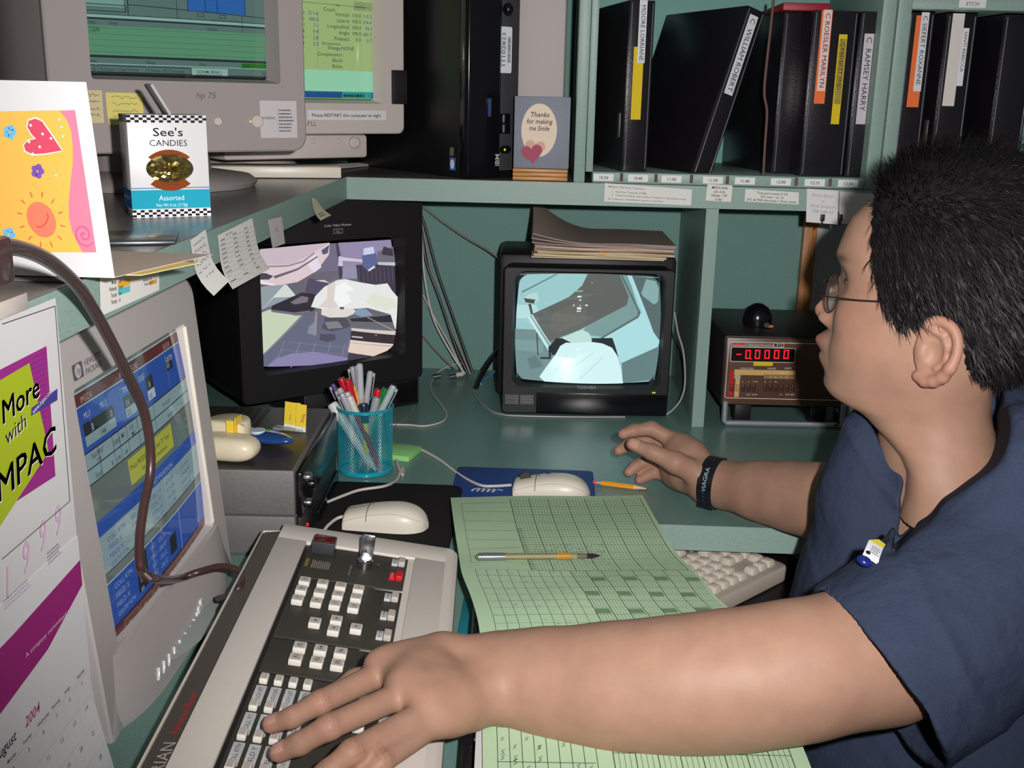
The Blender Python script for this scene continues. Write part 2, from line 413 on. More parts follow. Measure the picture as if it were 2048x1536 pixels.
def d_sched(c, U, V):
    f = V / 5.4; k = (34, 32, 38)
    c.rect(U * .27, V * .60, U * .2, V * .2, (232, 176, 60)); c.rect(U * .27, V * .38, U * .2, V * .2, (96, 196, 206)); c.rect(U * .80, V * .36, U * .15, V * .18, (214, 160, 70)); c.rect(U * .62, V * .86, U * .36, V * .13, (238, 214, 110)); c.up()
    for i, (a, q) in enumerate((('Monday', 'Lacer'), ('Wednesday', 'Squared'), ('Thursday', 'Funk'), ('Thursday', 'Lac'))):
        c.text(a, U * .25, V * .76 - i * f * 1.02, f * .95, k, 'R', sx=.6, bold=True); c.text(q, U * .28, V * .76 - i * f * 1.02, f * .9, k, sx=.6, bold=True)
    for i, (a, q) in enumerate((('Wednesday', 'Lacer'), ('Thursday', 'Squared'))):
        c.text(a, U * .79, V * .58 - i * f * .9, f * .9, k, 'R', sx=.55, bold=True); c.text(q, U * .81, V * .58 - i * f * .9, f * .85, k, sx=.5, bold=True)
note('schedule_card', 'white weekday schedule with orange and blue cells on the left shelf edge', [(199, 556), (318, 536), (318, 580), (201, 632)], 'X', draw=d_sched, cat='note')
def d_hand(c, U, V):
    for i in range(6): c.scribble(U * (.1 + .05 * (i % 2)), V * (.84 - i * .12), U * .72, V * .075, (96, 96, 120), 7, V * .012, i)
note('handwritten_note', 'narrow white note with handwriting hanging from the left shelf edge', [(380, 481), (411, 459), (430, 561), (398, 591)], 'X', draw=d_hand, curl=.012)
def d_table(c, U, V):
    c.text('Physician Call List', U * .2, V * .92, V * .055, K)
    for i in range(10):
        y = V * (.08 + i * .085); 
        for j in range(22): c.rect(U * (.03 + j * .044), y, U * .03, V * .006, (110, 110, 116))
        c.smalltext(U * .05, y + V * .02, U * .14, V * .045, K, 1, i); c.smalltext(U * .38, y + V * .02, U * .12, V * .045, K, 1, i + 20); c.smalltext(U * .72, y + V * .02, U * .1, V * .045, K, 1, i + 30)
note('printed_list', 'larger white sheet with a dotted table taped on the left shelf edge', [(435, 471), (504, 436), (523, 537), (447, 578)], 'X', draw=d_table, curl=.008)
def d_red(c, U, V): c.text('P.G', U * .5, V * .52, V * .22, (206, 60, 90), 'C'); c.text('7', U * .55, V * .26, V * .18, (206, 60, 90), 'C')
note('red_lettered_note', 'small grey slip with red handwriting taped on the left shelf edge', [(535, 440), (563, 433), (570, 487), (545, 496)], 'X', draw=d_red, col=(206, 200, 200))
note('curled_slip', 'small cream slip curling off the shelf edge near the inner corner', [(622, 394), (632, 398), (653, 430), (631, 441)], 'X', draw=lambda c, U, V: c.smalltext(U * .2, V * .1, U * .6, V * .2, K, 2, 3), col=(216, 212, 186), curl=.006)
def d_bill(c, U, V):
    k = (60, 58, 62); c.text('Billing for After Hour Treatments', U * .04, V * .78, V * .15, k, width=U * .42); c.text('1.   After Hour Treatment (77488)', U * .08, V * .52, V * .14, k, width=U * .4)
    c.text('2.   Treatment (Simple, Intermediate, Complex) for appropriate energy', U * .08, V * .33, V * .14, k, width=U * .86); c.text('See Treatment, immobilization devices or port films', U * .04, V * .12, V * .14, k, width=U * .64)
note('billing_note', 'long white billing note taped under the 10:30 to 11:00 stickers', [(1210, 366), (1384, 379), (1382, 411), (1208, 403)], 'Y', draw=d_bill)
def d_med(c, U, V):
    for i, s in enumerate(('MEDICARE', 'can only', 'charge 1 PF', 'a day')): c.text(s, U * .5, V * (.74 - i * .23), V * .22, (40, 38, 42), 'C', shear=.15, bold=True, sx=.95)
note('medicare_note', 'small square printed note reading MEDICARE can only charge', [(1415, 368), (1465, 371), (1462, 404), (1411, 401)], 'Y', draw=d_med)
def d_tony(c, U, V):
    for i, s in enumerate(('Tony port every 5 TX', 'S/C only 1 to 15', 'S/C & PAB alternate 1 from week')): c.text(s, U * .5, V * (.68 - i * .29), V * .26, (40, 38, 42), 'C', shear=.15, bold=True, width=U * (.58, .42, .92)[i])
note('port_note', 'printed note reading port every 5 TX, taped right of the medicare note', [(1491, 378), (1598, 385), (1597, 409), (1489, 403)], 'Y', draw=d_tony)
def d_ph(c, U, V):
    for i, s in enumerate(('Patrick Bryant', 'or', 'Anne Simpson', '728-248-02')): c.text(s, U * .5, V * (.78 - i * .16), V * .14, (150, 160, 166), 'C', shear=.2, width=U * (.7, .1, .8, .7)[i])
note('phone_card', 'white handwritten card hanging by a black clip below the shelf edge', [(1614, 377), (1677, 382), (1675, 449), (1612, 444)], 'Y', draw=d_ph, col=(226, 222, 222))
note('white_card', 'blank white card clipped right behind the forehead of the man', [(1680, 383), (1760, 388), (1757, 452), (1678, 447)], 'Y', col=(222, 216, 214))
for px in (1645, 1681):
    p = atY(px, 436, YS - .003); b = MB(); b.box((-.0035, -.002, -.005), (.0035, .002, .006), BLACK, .0008); b.tube([(0, 0, -.004), (0, 0, -.012)], .0016, BLACK, 8, smooth=False)
    b.build('card_clip', None, 'small black clip on the %s' % ('handwritten card' if px < 1660 else 'blank white card'), 'clip', loc=p)
# noticeboard frame (wood) with pale paper on the back wall right of the post
x0, x1 = atY(1608, 440, YW - .01).x, atY(1622, 440, YW - .01).x
t = thing('pin_board', 'pale board with an orange wooden frame behind the electrometer', 'board', (x0, YW - .002, .79))
WOOD = mat('honey_oak', (186, 122, 66), rough=.45, noise=(14, .25), stretch=(18, 6, 1))
b = MB(); b.box((0, -.02, 0), (.026, 0, .33), WOOD, .001); b.build('frame', t)
b = MB(); b.box((.026, -.012, 0), (.5, 0, .33), mat('board_white', (206, 200, 204), rough=.8)); b.build('sheet', t)
# ================================================================ things on the hutch shelf
def loc_frame(O, ang):
    a = math.radians(ang); u = Vector((math.cos(a), math.sin(a), 0)); n = Vector((math.sin(a), -math.cos(a), 0)); O = Vector(O)
    def f(px, py, off=0):
        d = ray(px, py); t = (O + n * off - CAM).dot(n) / d.dot(n); p = CAM + d * t - O; return (p.dot(u), p.z)
    return f
def crt_map(w, h, y0, sag, x0=0, z0=0, warp=0.):
    """screen coords u in 0..w, v in 0..h -> bulging glass facing -y"""
    def f(u, v, hh):
        a, c = u / w * 2 - 1, v / h * 2 - 1
        return (x0 + u + a * w * .5 * warp * (-c * c), y0 + sag * (a * a * .6 + c * c * .4) - hh, z0 + v + c * h * .5 * warp * (-a * a))
    return f
def screen_part(cv, w, h, y0, sag, x0, z0, parent, warp=0., n=14, bg=(8, 8, 12), m=None, name='screen'):
    f = crt_map(w, h, y0, sag, x0, z0, warp); c0 = Canvas(); c0.rect(0, 0, w, h, bg, 0)
    for s in cv.sh: c0.sh.append((s[0], s[1], s[2], s[3] + 1))
    b = MB(); b.canvas(c0, f, m or SCREEN, cu=rng(0, w, n), cvv=rng(0, h, n)); return b.build(name, parent)
def ring(x0, z0, x1, z1, X0, Z0, X1, Z1, yf, yb, m, b, r=.006, R=.012, out_r=None, yo=None):
    """bezel: frame between outer rounded rect at y=yo and inner rounded rect at yf, then a throat back to yb"""
    yo = yf if yo is None else yo
    o = rrect(X0, Z0, X1, Z1, R, 6); i = rrect(x0, z0, x1, z1, r, 6)
    bb = bmesh.new(); k = len(o)
    cx, cz = (x0 + x1) / 2, (z0 + z1) / 2
    rows = [[(X, yo + .012, Z) for X, Z in o], [(X, yo + .002, Z) for X, Z in o], [(X + (cx - X) * .012, yf, Z + (cz - Z) * .012) for X, Z in o], [(X, yf, Z) for X, Z in i], [(X + (cx - X) * .02, (yf + yb) / 2, Z + (cz - Z) * .02) for X, Z in i], [(X + (cx - X) * .05, yb, Z + (cz - Z) * .05) for X, Z in i]]
    V = [[bb.verts.new(p) for p in row] for row in rows]
    for A, B in zip(V, V[1:]):
        for j in range(k): bb.faces.new([A[j], A[(j + 1) % k], B[(j + 1) % k], B[j]])
    bmesh.ops.recalc_face_normals(bb, faces=bb.faces)
    b.take(bb, m)
def crt_body(X0, Z0, X1, Z1, y0, dep, m, parent, neck=.55, name='housing', y1=.4, vents=0, shift=0):
    """tapering cabinet behind the bezel"""
    b = MB(); cx, cz = (X0 + X1) / 2, (Z0 + Z1) / 2
    bb = bmesh.new(); R = []
    for t, s in ((0, 1), (y1 * .5, .985), (y1, .95), (.75, .5 + neck * .4), (1, neck)):
        rr = rrect(cx + (X0 - cx) * s, max(Z0, cz + (Z0 - cz) * (s + (1 - s) * .5)), cx + (X1 - cx) * s, cz + (Z1 - cz) * s, .014, 4)
        R.append([bb.verts.new((x + shift * t, y0 + dep * t, z)) for x, z in rr])
    for A, B in zip(R, R[1:]):
        for j in range(len(A)): bb.faces.new([A[j], A[(j + 1) % len(A)], B[(j + 1) % len(A)], B[j]])
    bb.faces.new(R[-1]); bmesh.ops.recalc_face_normals(bb, faces=bb.faces)
    b.take(bb, m)
    for i in range(vents): b.box((X0 + .03 + i * (X1 - X0 - .06) / vents, y0 + dep * .3, Z1 - .001), (X0 + .03 + (i + .45) * (X1 - X0 - .06) / vents, y0 + dep * .38, Z1 + .0006), BLACK)
    return b.build(name, parent, sharp=50)

# ---- large putty monitor (left)
O = atY(374, 100, 1.45); O.z = ZS; A1 = 40
t = thing('crt_monitor', 'large putty monitor with grey and green screen, standing left on the shelf', 'monitor', O, A1)
L = loc_frame(O, A1)
sx0, sz0 = L(183, 156)[0], L(183, 158)[1]; sx1 = L(561, 168)[0]; bz = L(190, 308)[1]
mw, mh = sx1 - sx0, (sx1 - sx0) * .77
X0, X1 = sx0 - .052, sx1 + .038; Z0m, Z1m = bz, sz0 + mh + .03
b = MB(); ring(sx0, sz0, sx1, sz0 + mh, X0, Z0m, X1, Z1m, 0, .03, BEIGE2, b, r=.004, R=.02); b.prism([(X0 + .01, .014), (X1 - .01, .014), (X1 - .01, .05), (X0 + .01, .05)], Z0m + .001, Z0m + .012, BEIGE2)
b.build('bezel', t, sharp=30)
crt_body(X0, Z0m, X1, Z1m, .012, .30, BEIGE2, t, neck=.55, y1=.4, shift=-.07)
c = Canvas(); G = (96, 128, 122); LG = (128, 176, 164); k = (30, 50, 52)
hw = hom([(120, 745), (2020, 800), (2048, 240), (150, 0)], [(0, .045), (1, .045), (1.0, .345), (0, .372)])
def U(x, y): q = hw((x, y)); return (q[0] * mw, q[1] * mh)
def P(pts, col, lay=None): c.poly([U(*p) for p in pts], col, lay)
c.rect(0, mh * .045, mw, mh * .95, G)
c.up(); u1 = U(580, 0)
c.rect(0, mh * .275, mw * .215, mh * .72, LG); c.rect(0, mh * .268, mw * .215, .006, G); c.frame(0, mh * .262, mw * .225, .011, .0012, k)
c.rect(mw * .54, mh * .305, mw * .32, mh * .6, (44, 116, 196)); c.up()
for i in range(26): c.rect(mw * .54, mh * (.308 + i * .0155), mw * .32, mh * .0035, (26, 78, 160))
for q in (.54, .635, .70, .86): c.rect(mw * q - .0006, mh * .30, .0012, mh * .5, (28, 60, 110))
c.rect(mw * .232, mh * .245, .0012, mh * .7, k); c.rect(mw * .48, mh * .24, .0007, mh * .7, k); c.rect(mw * .84, mh * .205, .0007, mh * .1, k)
c.line(mw * .235, mh * .325, mw, mh * .288, .0012, k)
c.rect(0, mh * .236, mw, .0012, k); c.rect(0, mh * .228, mw, .002, (150, 196, 186)); c.rect(0, mh * .222, mw, .001, k)
c.frame(mw * .59, mh * .265, .009, .006, .0008, k); c.frame(mw * .71, mh * .262, .009, .006, .0008, k)
c.rect(0, mh * .11, mw, mh * .095, (98, 160, 122)); c.up()
for i in range(5): c.rect(0, mh * (.125 + i * .018), mw, .0004, (80, 136, 112))
c.text('Name', mw * .045, mh * .208, mh * .016, k); c.text('Severity', mw * .14, mh * .208, mh * .016, k); c.text('Description', mw * .64, mh * .206, mh * .016, k)
c.text('Display Date:  Patient Case Treatment 1', mw * .66, mh * .243, mh * .014, k)
c.text('ALL CLEAR', mw * .01, mh * .185, mh * .022, k)
c.rect(0, mh * .108, mw, .0016, k); c.rect(0, mh * .079, mw, .0008, (150, 196, 186)); c.rect(0, mh * .046, mw, .001, k)
c.text('e Dynamic', 0, mh * .086, mh * .021, k, bold=True); c.text('Clinical', mw * .31, mh * .086, mh * .021, k, bold=True); c.text('Online', mw * .59, mh * .086, mh * .019, k)
c.rect(mw * .83, mh * .082, mw * .17, mh * .022, (34, 120, 20)); c.rect(mw * .55, mh * .049, mw * .2, mh * .026, (160, 200, 186)); c.up()
c.text('CLEAR', mw * .84, mh * .086, mh * .018, k)
for x, w, s in ((0, .06, 'Start'), (.07, .24, 'MLCStation - HyperTerminal'), (.32, .22, 'Varian MLC keypad')):
    c.frame(mw * x, mh * .049, mw * w, mh * .026, .0006, k); c.text(s, mw * (x + .01), mh * .055, mh * .017, k, width=mw * w * .8)
c.text('OLDHAM, ABIGAIL [', mw * .575, mh * .056, mh * .017, k, bold=True, width=mw * .14); c.text('7:40 AM', mw * .95, mh * .056, mh * .014, k, width=mw * .04)
for q_ in range(len(c.sh)):
    vs_, fs_, cl_, ly_ = c.sh[q_]; c.sh[q_] = ([(x_, mh * float(np.interp(y_ / mh, [0, .046, .075, .11, .205, .236, .305, .33, .4, 1], [0, .04, .09, .14, .335, .40, .455, .475, .53, 1]))) for x_, y_ in vs_], fs_, cl_, ly_)
SCREEN2 = mat('dim_crt_glass', rough=.06, vcol=True, emit=.62)
screen_part(c, mw, mh, .024, .012, sx0, sz0, t, m=SCREEN2)
for px, r in ((434, .006), (513, .0085)):
    u, v = L(px, 243); b = MB(); b.lathe([(r, 0), (r, .003), (r * .8, .0045)], BEIGE, 24, M=Matrix.Translation((u, -.001, v)) @ Matrix.Rotation(math.pi / 2, 4, 'X')); b.build('round_button', t)
b = MB(); u, v = L(500, 243); b.ball((u, -.0015, v), .0013, mat('amber_led', (226, 210, 90), emit=.6), 10); b.build('power_lamp', t)
cvw = Canvas(); u, v = L(392, 196); cvw.text('hp 75', 0, 0, .011, (96, 92, 104), sx=1.1, shear=.2); b = MB(); b.canvas(cvw, lambda a, q, h: (u + a, -.0002 - h, v + q)); b.build('handwriting', t)

b = MB(); b.lathe([(.145, 0.0005), (.15, .008), (.14, .016), (.085, .024), (.08, .055), (.09, Z0m + .004)], BEIGE2, 40, M=Matrix.Translation(((X0 + X1) / 2, .15, 0))); b.build('swivel_base', t)
# notes stuck on its bezel
def stick(name, label, T, q, col, draw, y=-.0008, curl=0):
    P = [T(*p) for p in q]; u0, v0 = P[3]; w = P[2][0] - u0; h = P[0][1] - v0; c = Canvas(); c.rect(0, 0, w, h, col); c.up(); draw(c, w, h)
    b = MB(); a = math.radians(A1)
    b.canvas(c, lambda u, v, hh: (u, -hh - .0002 - curl * max(0, .6 - v / h) ** 2, v), cvv=rng(0, h, 5) if curl else ())
    n = Vector((math.sin(a), -math.cos(a), 0)); uu = Vector((math.cos(a), math.sin(a), 0))
    o = b.build(name, None, label, 'note', 'notes stuck on the large monitor', loc=O + uu * u0 + n * (-y) + Vector((0, 0, v0)), rot=(0, 0, a)); return o
def hand(col, n):
    def d(c, w, h):
        for i in range(n): c.scribble(w * .15, h * (.8 - i * .8 / n), w * .7, h * .11, col, 5, h * .014, i + 5)
    return d
stick('sticky_note', 'pale yellow note with four handwritten lines, partly behind the greeting card', L, [(165, 180), (208, 182), (208, 249), (165, 246)], (206, 192, 150), hand((80, 76, 70), 4))
stick('sticky_note', 'yellow sticky note with green handwriting behind the candy box', L, [(215, 185), (292, 189), (288, 250), (215, 250)], (218, 204, 120), hand((50, 130, 60), 4), curl=.01)
def dv(c, w, h):
    c.text('VARIAN', w * .06, h * .5, h * .11, (60, 60, 66), width=w * .34); c.rect(w * .46, h * .2, w * .004, h * .7, (120, 120, 124)); c.smalltext(w * .5, h * .15, w * .42, h * .65, (90, 90, 96), 7, 4)
stick('business_card', 'white business card stuck on the lower right bezel of the large monitor', L, [(524, 201), (600, 202), (594, 275), (521, 276)], (196, 190, 192), dv)

# ---- second monitor behind, with yellow-green data screen
O2 = atY(700, 205, 1.84); O2.z = ZS; A2 = 40; L2 = loc_frame(O2, A2)
t = thing('crt_monitor', 'putty monitor with pale green data screen, behind the large monitor', 'monitor', O2, A2)
sx1 = L2(767, 208)[0]; sz0 = L2(700, 207)[1]; mw = .30; sx0 = sx1 - mw; mh = .235; bz = L2(700, 268)[1]; X1 = L2(809, 200)[0]; X0 = sx0 - .042
b = MB(); ring(sx0, sz0, sx1, sz0 + mh, X0, bz, X1, sz0 + mh + .035, 0, .022, BEIGE, b, r=.004, R=.012); b.build('bezel', t, sharp=30)
crt_body(X0, bz, X1, sz0 + mh + .035, .012, .25, BEIGE2, t)
c = Canvas(); k = (36, 52, 50); bl = (40, 70, 130)
c.rect(0, mh * .03, mw, mh * .97, (160, 186, 122)); c.up()
def R2(x, y): # crop2 px -> screen coords
    u, v = L2(600 + x * .29297, y * .29297); return u - sx0, v - sz0
x0_, y0_ = R2(0, 470); c.rect(0, mh * .075, mw, y0_ - mh * .075, (150, 214, 176)); c.rect(0, mh * .035, mw, mh * .045, (22, 82, 140)); c.up()
c.rect(mw * .78, mh * .035, mw * .2, mh * .045, (32, 150, 150)); c.smalltext(mw * .79, mh * .035, mw * .17, mh * .045, k, 1, 3)
z = .0084
for i, (s, a, q) in enumerate((('Vertical:', '110.0', '110.3'), ('Lateral:', '100.0', '104.4'), ('Longitudinal:', '100.0', '98.1'), ('Angle:', '190.0', '180.7'), ('Pedestal:', '0.0', '0.7'))):
    x, y = R2(385, 112 + i * 41.5); c.text(s, x, y, z, k, 'R'); x, y = R2(465, 118 + i * 41.5); c.text(a, x, y, z, k, 'R'); x, y = R2(540, 124 + i * 41.5); c.text(q, x, y, z, bl, 'R')
for i, s in enumerate(('Wedge:NONE', 'Compensator:', 'Block:', 'Bolus:')): x, y = R2(415 if i == 0 else 338, 345 + i * 40); c.text(s, x, y, z, k, 'R')
x, y = R2(200, 70); c.text('Couch', x, y, z, k); x, y = R2(190, 302); c.text('Accessories', x, y, z * .85, k)
for i, (a, q) in enumerate((('5.0', '211.6'), ('0.0', '180.0'), ('7.1', '7.1'), ('9.4', '9.4'), ('3.9', '3.8'), ('3.3', '3.3'))):
    x, y = R2(68, 95 + i * 42); c.text(a, x, y, z, k, 'R'); x, y = R2(165, 100 + i * 42); c.text(q, x, y, z, bl, 'R')
xa, ya = R2(165, 90); xb, yb = R2(160, 460); c.line(xa, ya, xb, yb, .0006, (110, 130, 90))
xa, ya = R2(30, 5); c.line(xa, ya, mw, ya - .002, .0006, k); xa, ya = R2(60, 22); c.text('Hz', xa + .06, ya, z * .8, k); c.rect(mw * .86, ya - .004, mw * .13, .014, (140, 160, 110)); c.up(); c.text('Set/View', mw * .87, ya, z * .7, k)
screen_part(c, mw, mh, .02, .01, sx0, sz0, t, m=mat('dim_crt_glass_b', rough=.06, vcol=True, emit=.8))
cw = Canvas(); u, v = L2(615, 232); u1_, _ = L2(772, 232); w = u1_ - u; cw.rect(0, 0, w, .0155, (222, 218, 222)); cw.up(); cw.text('Please RESTART this computer at night', w * .05, .005, .0075, (30, 30, 34), width=w * .88, bold=True)
b = MB(); b.canvas(cw, lambda a, q, h: (u + a, -.0003 - h, v - .006 + q)); b.build('reminder_strip', t)
cw = Canvas(); u2, v2 = L2(603, 252); cw.text('D', 0, 0, .011, (130, 124, 120), bold=True); cw.text('E', .0085, .002, .011, (130, 124, 120), rot=-25, bold=True); cw.text('LL', .0165, 0, .011, (130, 124, 120), bold=True)
b = MB(); b.canvas(cw, lambda a, q, h: (u2 + a, -.0003 - h, v2 + q)); b.build('maker_lettering', t)
b = MB(); xr = L2(742, 300)[0]; b.box((xr - .26, .01, .028), (xr, .3, bz - .001), BEIGE, .006); b.build('control_plinth', t)
for px in (611, 630, 682):
    u, v = L2(px, 283); b = MB(); b.lathe([(.004, 0), (.004, .002), (.003, .003)], BEIGE, 16, M=Matrix.Translation((u, .0105, v)) @ Matrix.Rotation(math.pi / 2, 4, 'X')); b.build('small_button', t)
u, v = L2(713, 286); b = MB(); b.lathe([(.010, 0), (.010, .006), (.007, .009)], BEIGE, 24, M=Matrix.Translation((u, .0105, v)) @ Matrix.Rotation(math.pi / 2, 4, 'X')); b.build('round_knob', t)
b = MB(); b.lathe([(.085, .0005), (.09, .006), (.08, .016), (.07, .029)], BEIGE, 36, M=Matrix.Translation((xr - .13, .21, 0))); b.build('swivel_base', t)
b = MB(); a = atY(789, 175, 1.5); u, v = L2(795, 172); b.box((u - .012, -.006, v - .03), (u + .016, .01, v + .026), BLACK, .001); b.build('velcro_tab', t)

# ---- putty keyboard slab under the monitors
pc = [atZ(430, 356, ZS), atZ(680, 350, ZS)]
O3 = atZ(525, 357, ZS); b = MB()
t = thing('flat_keyboard_box', 'flat putty box lying on the shelf below the two monitors', 'box', (O3.x, O3.y, ZS), 14)
b.box((-.10, 0, .001), (.125, .07, .019), CREAM, .002); b.build('case', t)

# ---- black desktop tower
O4 = atZ(932, 358, ZS); A4 = 40
t = thing('computer_tower', 'black computer tower with grey ridged front and barcode sticker', 'computer', O4, A4)
L4 = loc_frame(O4, A4)
TH = .40
b = MB(); b.box((0, .022, .001), (.108, .40, TH), mat('tower_black', (17, 16, 19), rough=.4, noise=(500, .1)), .003); b.build('case', t)
b = MB(); b.prism([(0, .0215), (0, .006), (.004, 0), (.062, -.006), (.068, -.002), (.068, .0215)], .002, TH - .002, BLACKG, .0015); b.build('front_cover', t)
GT = mat('tower_grey', (58, 58, 62), rough=.5, noise=(800, .08))
b = MB(); b.box((.070, -.001, .012), (.107, .0215, TH - .004), GT, .002); b.prism([(.070, .001), (.107, -.001), (.107, .0215), (.070, .0215)], .001, .0115, BLACKG); FS4 = b.build('front_strip', t)
def onL(fr, px, py): return fr(px, py)
u, v = L4(1010, 100); cw = Canvas(); cw.poly(rrect(-.012, -.037, .013, .037, .003), (228, 230, 236)); cw.up(); cw.text('11102823', -.0005, -.028, .0105, (30, 30, 36), rot=90, width=.055); cw.text('SUMMER HEALTH', -.0075, -.028, .0038, (60, 60, 66), rot=90, width=.036)
r_ = random.Random(3); y = -.02
while y < .02: w = r_.choice((.0005, .0009)); cw.rect(.004, y, .0065, w, (30, 30, 36)); y += w + r_.choice((.0006, .001))
b = MB(); b.canvas(cw, lambda a, q, h: (u + a, -.0018 - h, v + q)); b.build('barcode_sticker', FS4)
u, v = L4(1015, 19); b = MB(); b.ball((u, -.002, v), .0105, BLACKG, 24); b.build('round_lens', t)
for px, py in ((1009, 237), (1009, 257)):
    u, v = L4(px, py); b = MB(); b.box((u - .0105, -.0025, v - .0085), (u + .0105, .001, v + .0085), BLACKG, .0006); b.box((u - .006, -.0034, v - .0065), (u - .002, -.0024, v + .0065), STEEL, .0003); b.build('usb_port', FS4)
u, v = L4(1009, 299); b = MB(); b.prism(rrect(u - .0105, v - .0065, u + .0105, v + .0065, .006), -.0045, 0, BLACKG, .001, axis='y'); b.ball((u - .003, -.0045, v), .0022, mat('green_led', (150, 190, 40), emit=.8), 10); b.build('power_button', FS4)
cw = Canvas(); u, v = L4(985, 332); cw.text('IBM', 0, 0, .013, (205, 203, 200), rot=90, bold=True); b = MB(); b.canvas(cw, lambda a, q, h: (u + a + .009, -.0068 - h, v + q)); b.build('maker_lettering', t)
La = loc_frame(O4, A4 - 90)
cw = Canvas(); cw.rect(-.036, .012, .017, .021, (60, 110, 190)); cw.rect(-.036, .036, .012, .014, (96, 110, 90)); cw.up(); cw.ell(-.028, .022, .006, .008, (220, 226, 236)); cw.rect(-.022, .029, .004, .004, (200, 50, 50))
b = MB(); b.canvas(cw, lambda a, q, h: (-.0002 - h, -a + .012, q)); b.build('side_stickers', t)
u, v = L4(975, 215); b = MB(); b.box((u - .003, -.0085, v - .015), (u + .002, -.004, v + .015), mat('blue_tint', (60, 78, 130), rough=.3), .0008); b.build('eject_tab', t)

# ---- putty tower behind, and the plaque before it
p0, p1 = atY(1031, 190, 1.93), atY(1129, 190, 1.93)
t = thing('computer_tower', 'tall putty computer case standing behind the plaque', 'computer', (p0.x - .01, 1.93, ZS), 0)
b = MB(); b.box((0, 0, .001), (p1.x - p0.x + .01, .24, .40), BEIGE2, .004); b.build('case', t)
b = MB(); b.box((.002, -.006, .004), (p1.x - p0.x + .008, .003, .396), mat('putty_front', (186, 176, 176), rough=.6, bump=(1500, .2)), .003); b.build('front_cover', t)
p0 = atZ(1025, 360, ZS); p1 = atY(1135, 360, p0.y); pw = p1.x - p0.x
t = thing('thank_you_plaque', 'blue grey plaque with hearts and thank you verse on a wooden base', 'plaque', (p0.x, p0.y - .006, ZS), 0)
OAK = mat('ridged_oak', (196, 140, 80), rough=.45, noise=(60, .3), stretch=(.3, 1, 8))
b = MB()
for i in range(3): b.box((0, -.002 * (1 - i % 2), .0005 + i * .0065), (pw, .022, .0065 + i * .0065 + .0004), OAK, .0018)
b.build('wood_base', t)
Lp = loc_frame((p0.x, p0.y - .004, ZS), 0)
vb, vt = .0203, Lp(1080, 193)[1]
b = MB(); b.box((.001, .002, vb), (pw + .001, .012, vt), mat('plaque_blue_grey', (126, 132, 146), rough=.6, noise=(200, .05)), .001)
c = Canvas(); cx = pw * .46; hh = vt - vb; cy = vb + hh * .5
c.ell(cx, cy + .004, pw * .32, hh * .37, (236, 216, 196), n=40); c.up()
for i, s in enumerate(('Thanks', 'for making', 'me Smile')): c.text(s, cx, cy + hh * (.22 - i * .095), hh * .095, (52, 44, 48), 'C', shear=.18, width=pw * (.34, .46, .36)[i], bold=True)
def heart(c, cx, cy, s, col, rot=0, sq=1.):
    pts = []
    for i in range(40):
        a = 2 * math.pi * i / 40; x = 16 * math.sin(a) ** 3 / 17 * s; y = (13 * math.cos(a) - 5 * math.cos(2 * a) - 2 * math.cos(3 * a) - math.cos(4 * a)) / 17 * s * sq
        pts.append((cx + x * math.cos(rot) - y * math.sin(rot), cy + x * math.sin(rot) + y * math.cos(rot)))
    c.poly(pts, col)
c.up(); heart(c, cx - .006, cy - hh * .22, .018, (222, 174, 160), -.1); c.up(); heart(c, cx - .011, cy - hh * .29, .019, (176, 88, 108), .15)
b.canvas(c, XZ(.002)); b.build('plaque_board', t)

# ---- candy carton
Ob = atZ(266, 436, ZS); AB = 30; Lb = loc_frame(Ob, AB)
bw = Lb(422, 430)[0]; bh = Lb(270, 229)[1]; bd = .052
t = thing('candy_carton', 'white and turquoise candy carton with checkered bands and foil window', 'box', Ob, AB)
b = MB(); CW = mat('carton_white', (212, 210, 212), rough=.35, spec=.4); b.box((0, 0, .0005), (bw, bd, bh), CW, .0006)
c = Canvas(); tq = (30, 160, 186); kk = (22, 22, 34)
c.rect(0, bh * .085, bw, bh * .185, tq); c.rect(0, bh * .285, bw, bh * .008, (40, 110, 160)); c.rect(0, 0, bw, bh * .075, (240, 240, 242)); c.up()
def checks(c, w, z, n, rows, q):
    for j in range(rows):
        for i in range(n):
            if (i + j) % 2 == 0: c.rect(w * i / n, z + j * q, w / n, q, kk)
checks(c, bw, bh * .004, 20, 3, bh * .0235); checks(c, bw, bh * .925, 20, 3, bh * .0235)
c.text("See's", bw * .5, bh * .795, bh * .115, kk, 'C', bold=True, width=bw * .38); c.text('CANDIES', bw * .5, bh * .70, bh * .085, kk, 'C', width=bw * .48)
c.text('Assorted', bw * .5, bh * .165, bh * .075, (220, 240, 246), 'C', width=bw * .32); c.text('Net Wt 4 oz. (113g)', bw * .5, bh * .105, bh * .045, (220, 240, 246), 'C', width=bw * .4)
b.canvas(c, XZ(0)); 
c = Canvas(); br = (130, 62, 20)
def fan(cy, s, r0, r1, a):
    P_ = [(bw * .5 + r1 * math.sin(q), cy + s * r1 * math.cos(q)) for q in [a * (i / 10 * 2 - 1) for i in range(11)]]
    Q_ = [(bw * .5 + r0 * math.sin(q) * .9, cy + s * r0 * math.cos(q)) for q in [a * .85 * (1 - i / 10 * 2) for i in range(11)]]
    c.poly(P_ + Q_, br)
cz = bh * .48; fan(cz - bh * .13, 1, bh * .20, bh * .315, .70); fan(cz + bh * .10, -1, bh * .19, bh * .32, .66); c.up()
c.text("WORLD'S FINEST", bw * .5, cz + bh * .125, bh * .03, (90, 40, 12), 'C'); c.text('LITTLE FAIR', bw * .5, cz - bh * .165, bh * .03, (90, 40, 12), 'C')
b.canvas(c, XZ(-.0004)); c = Canvas()
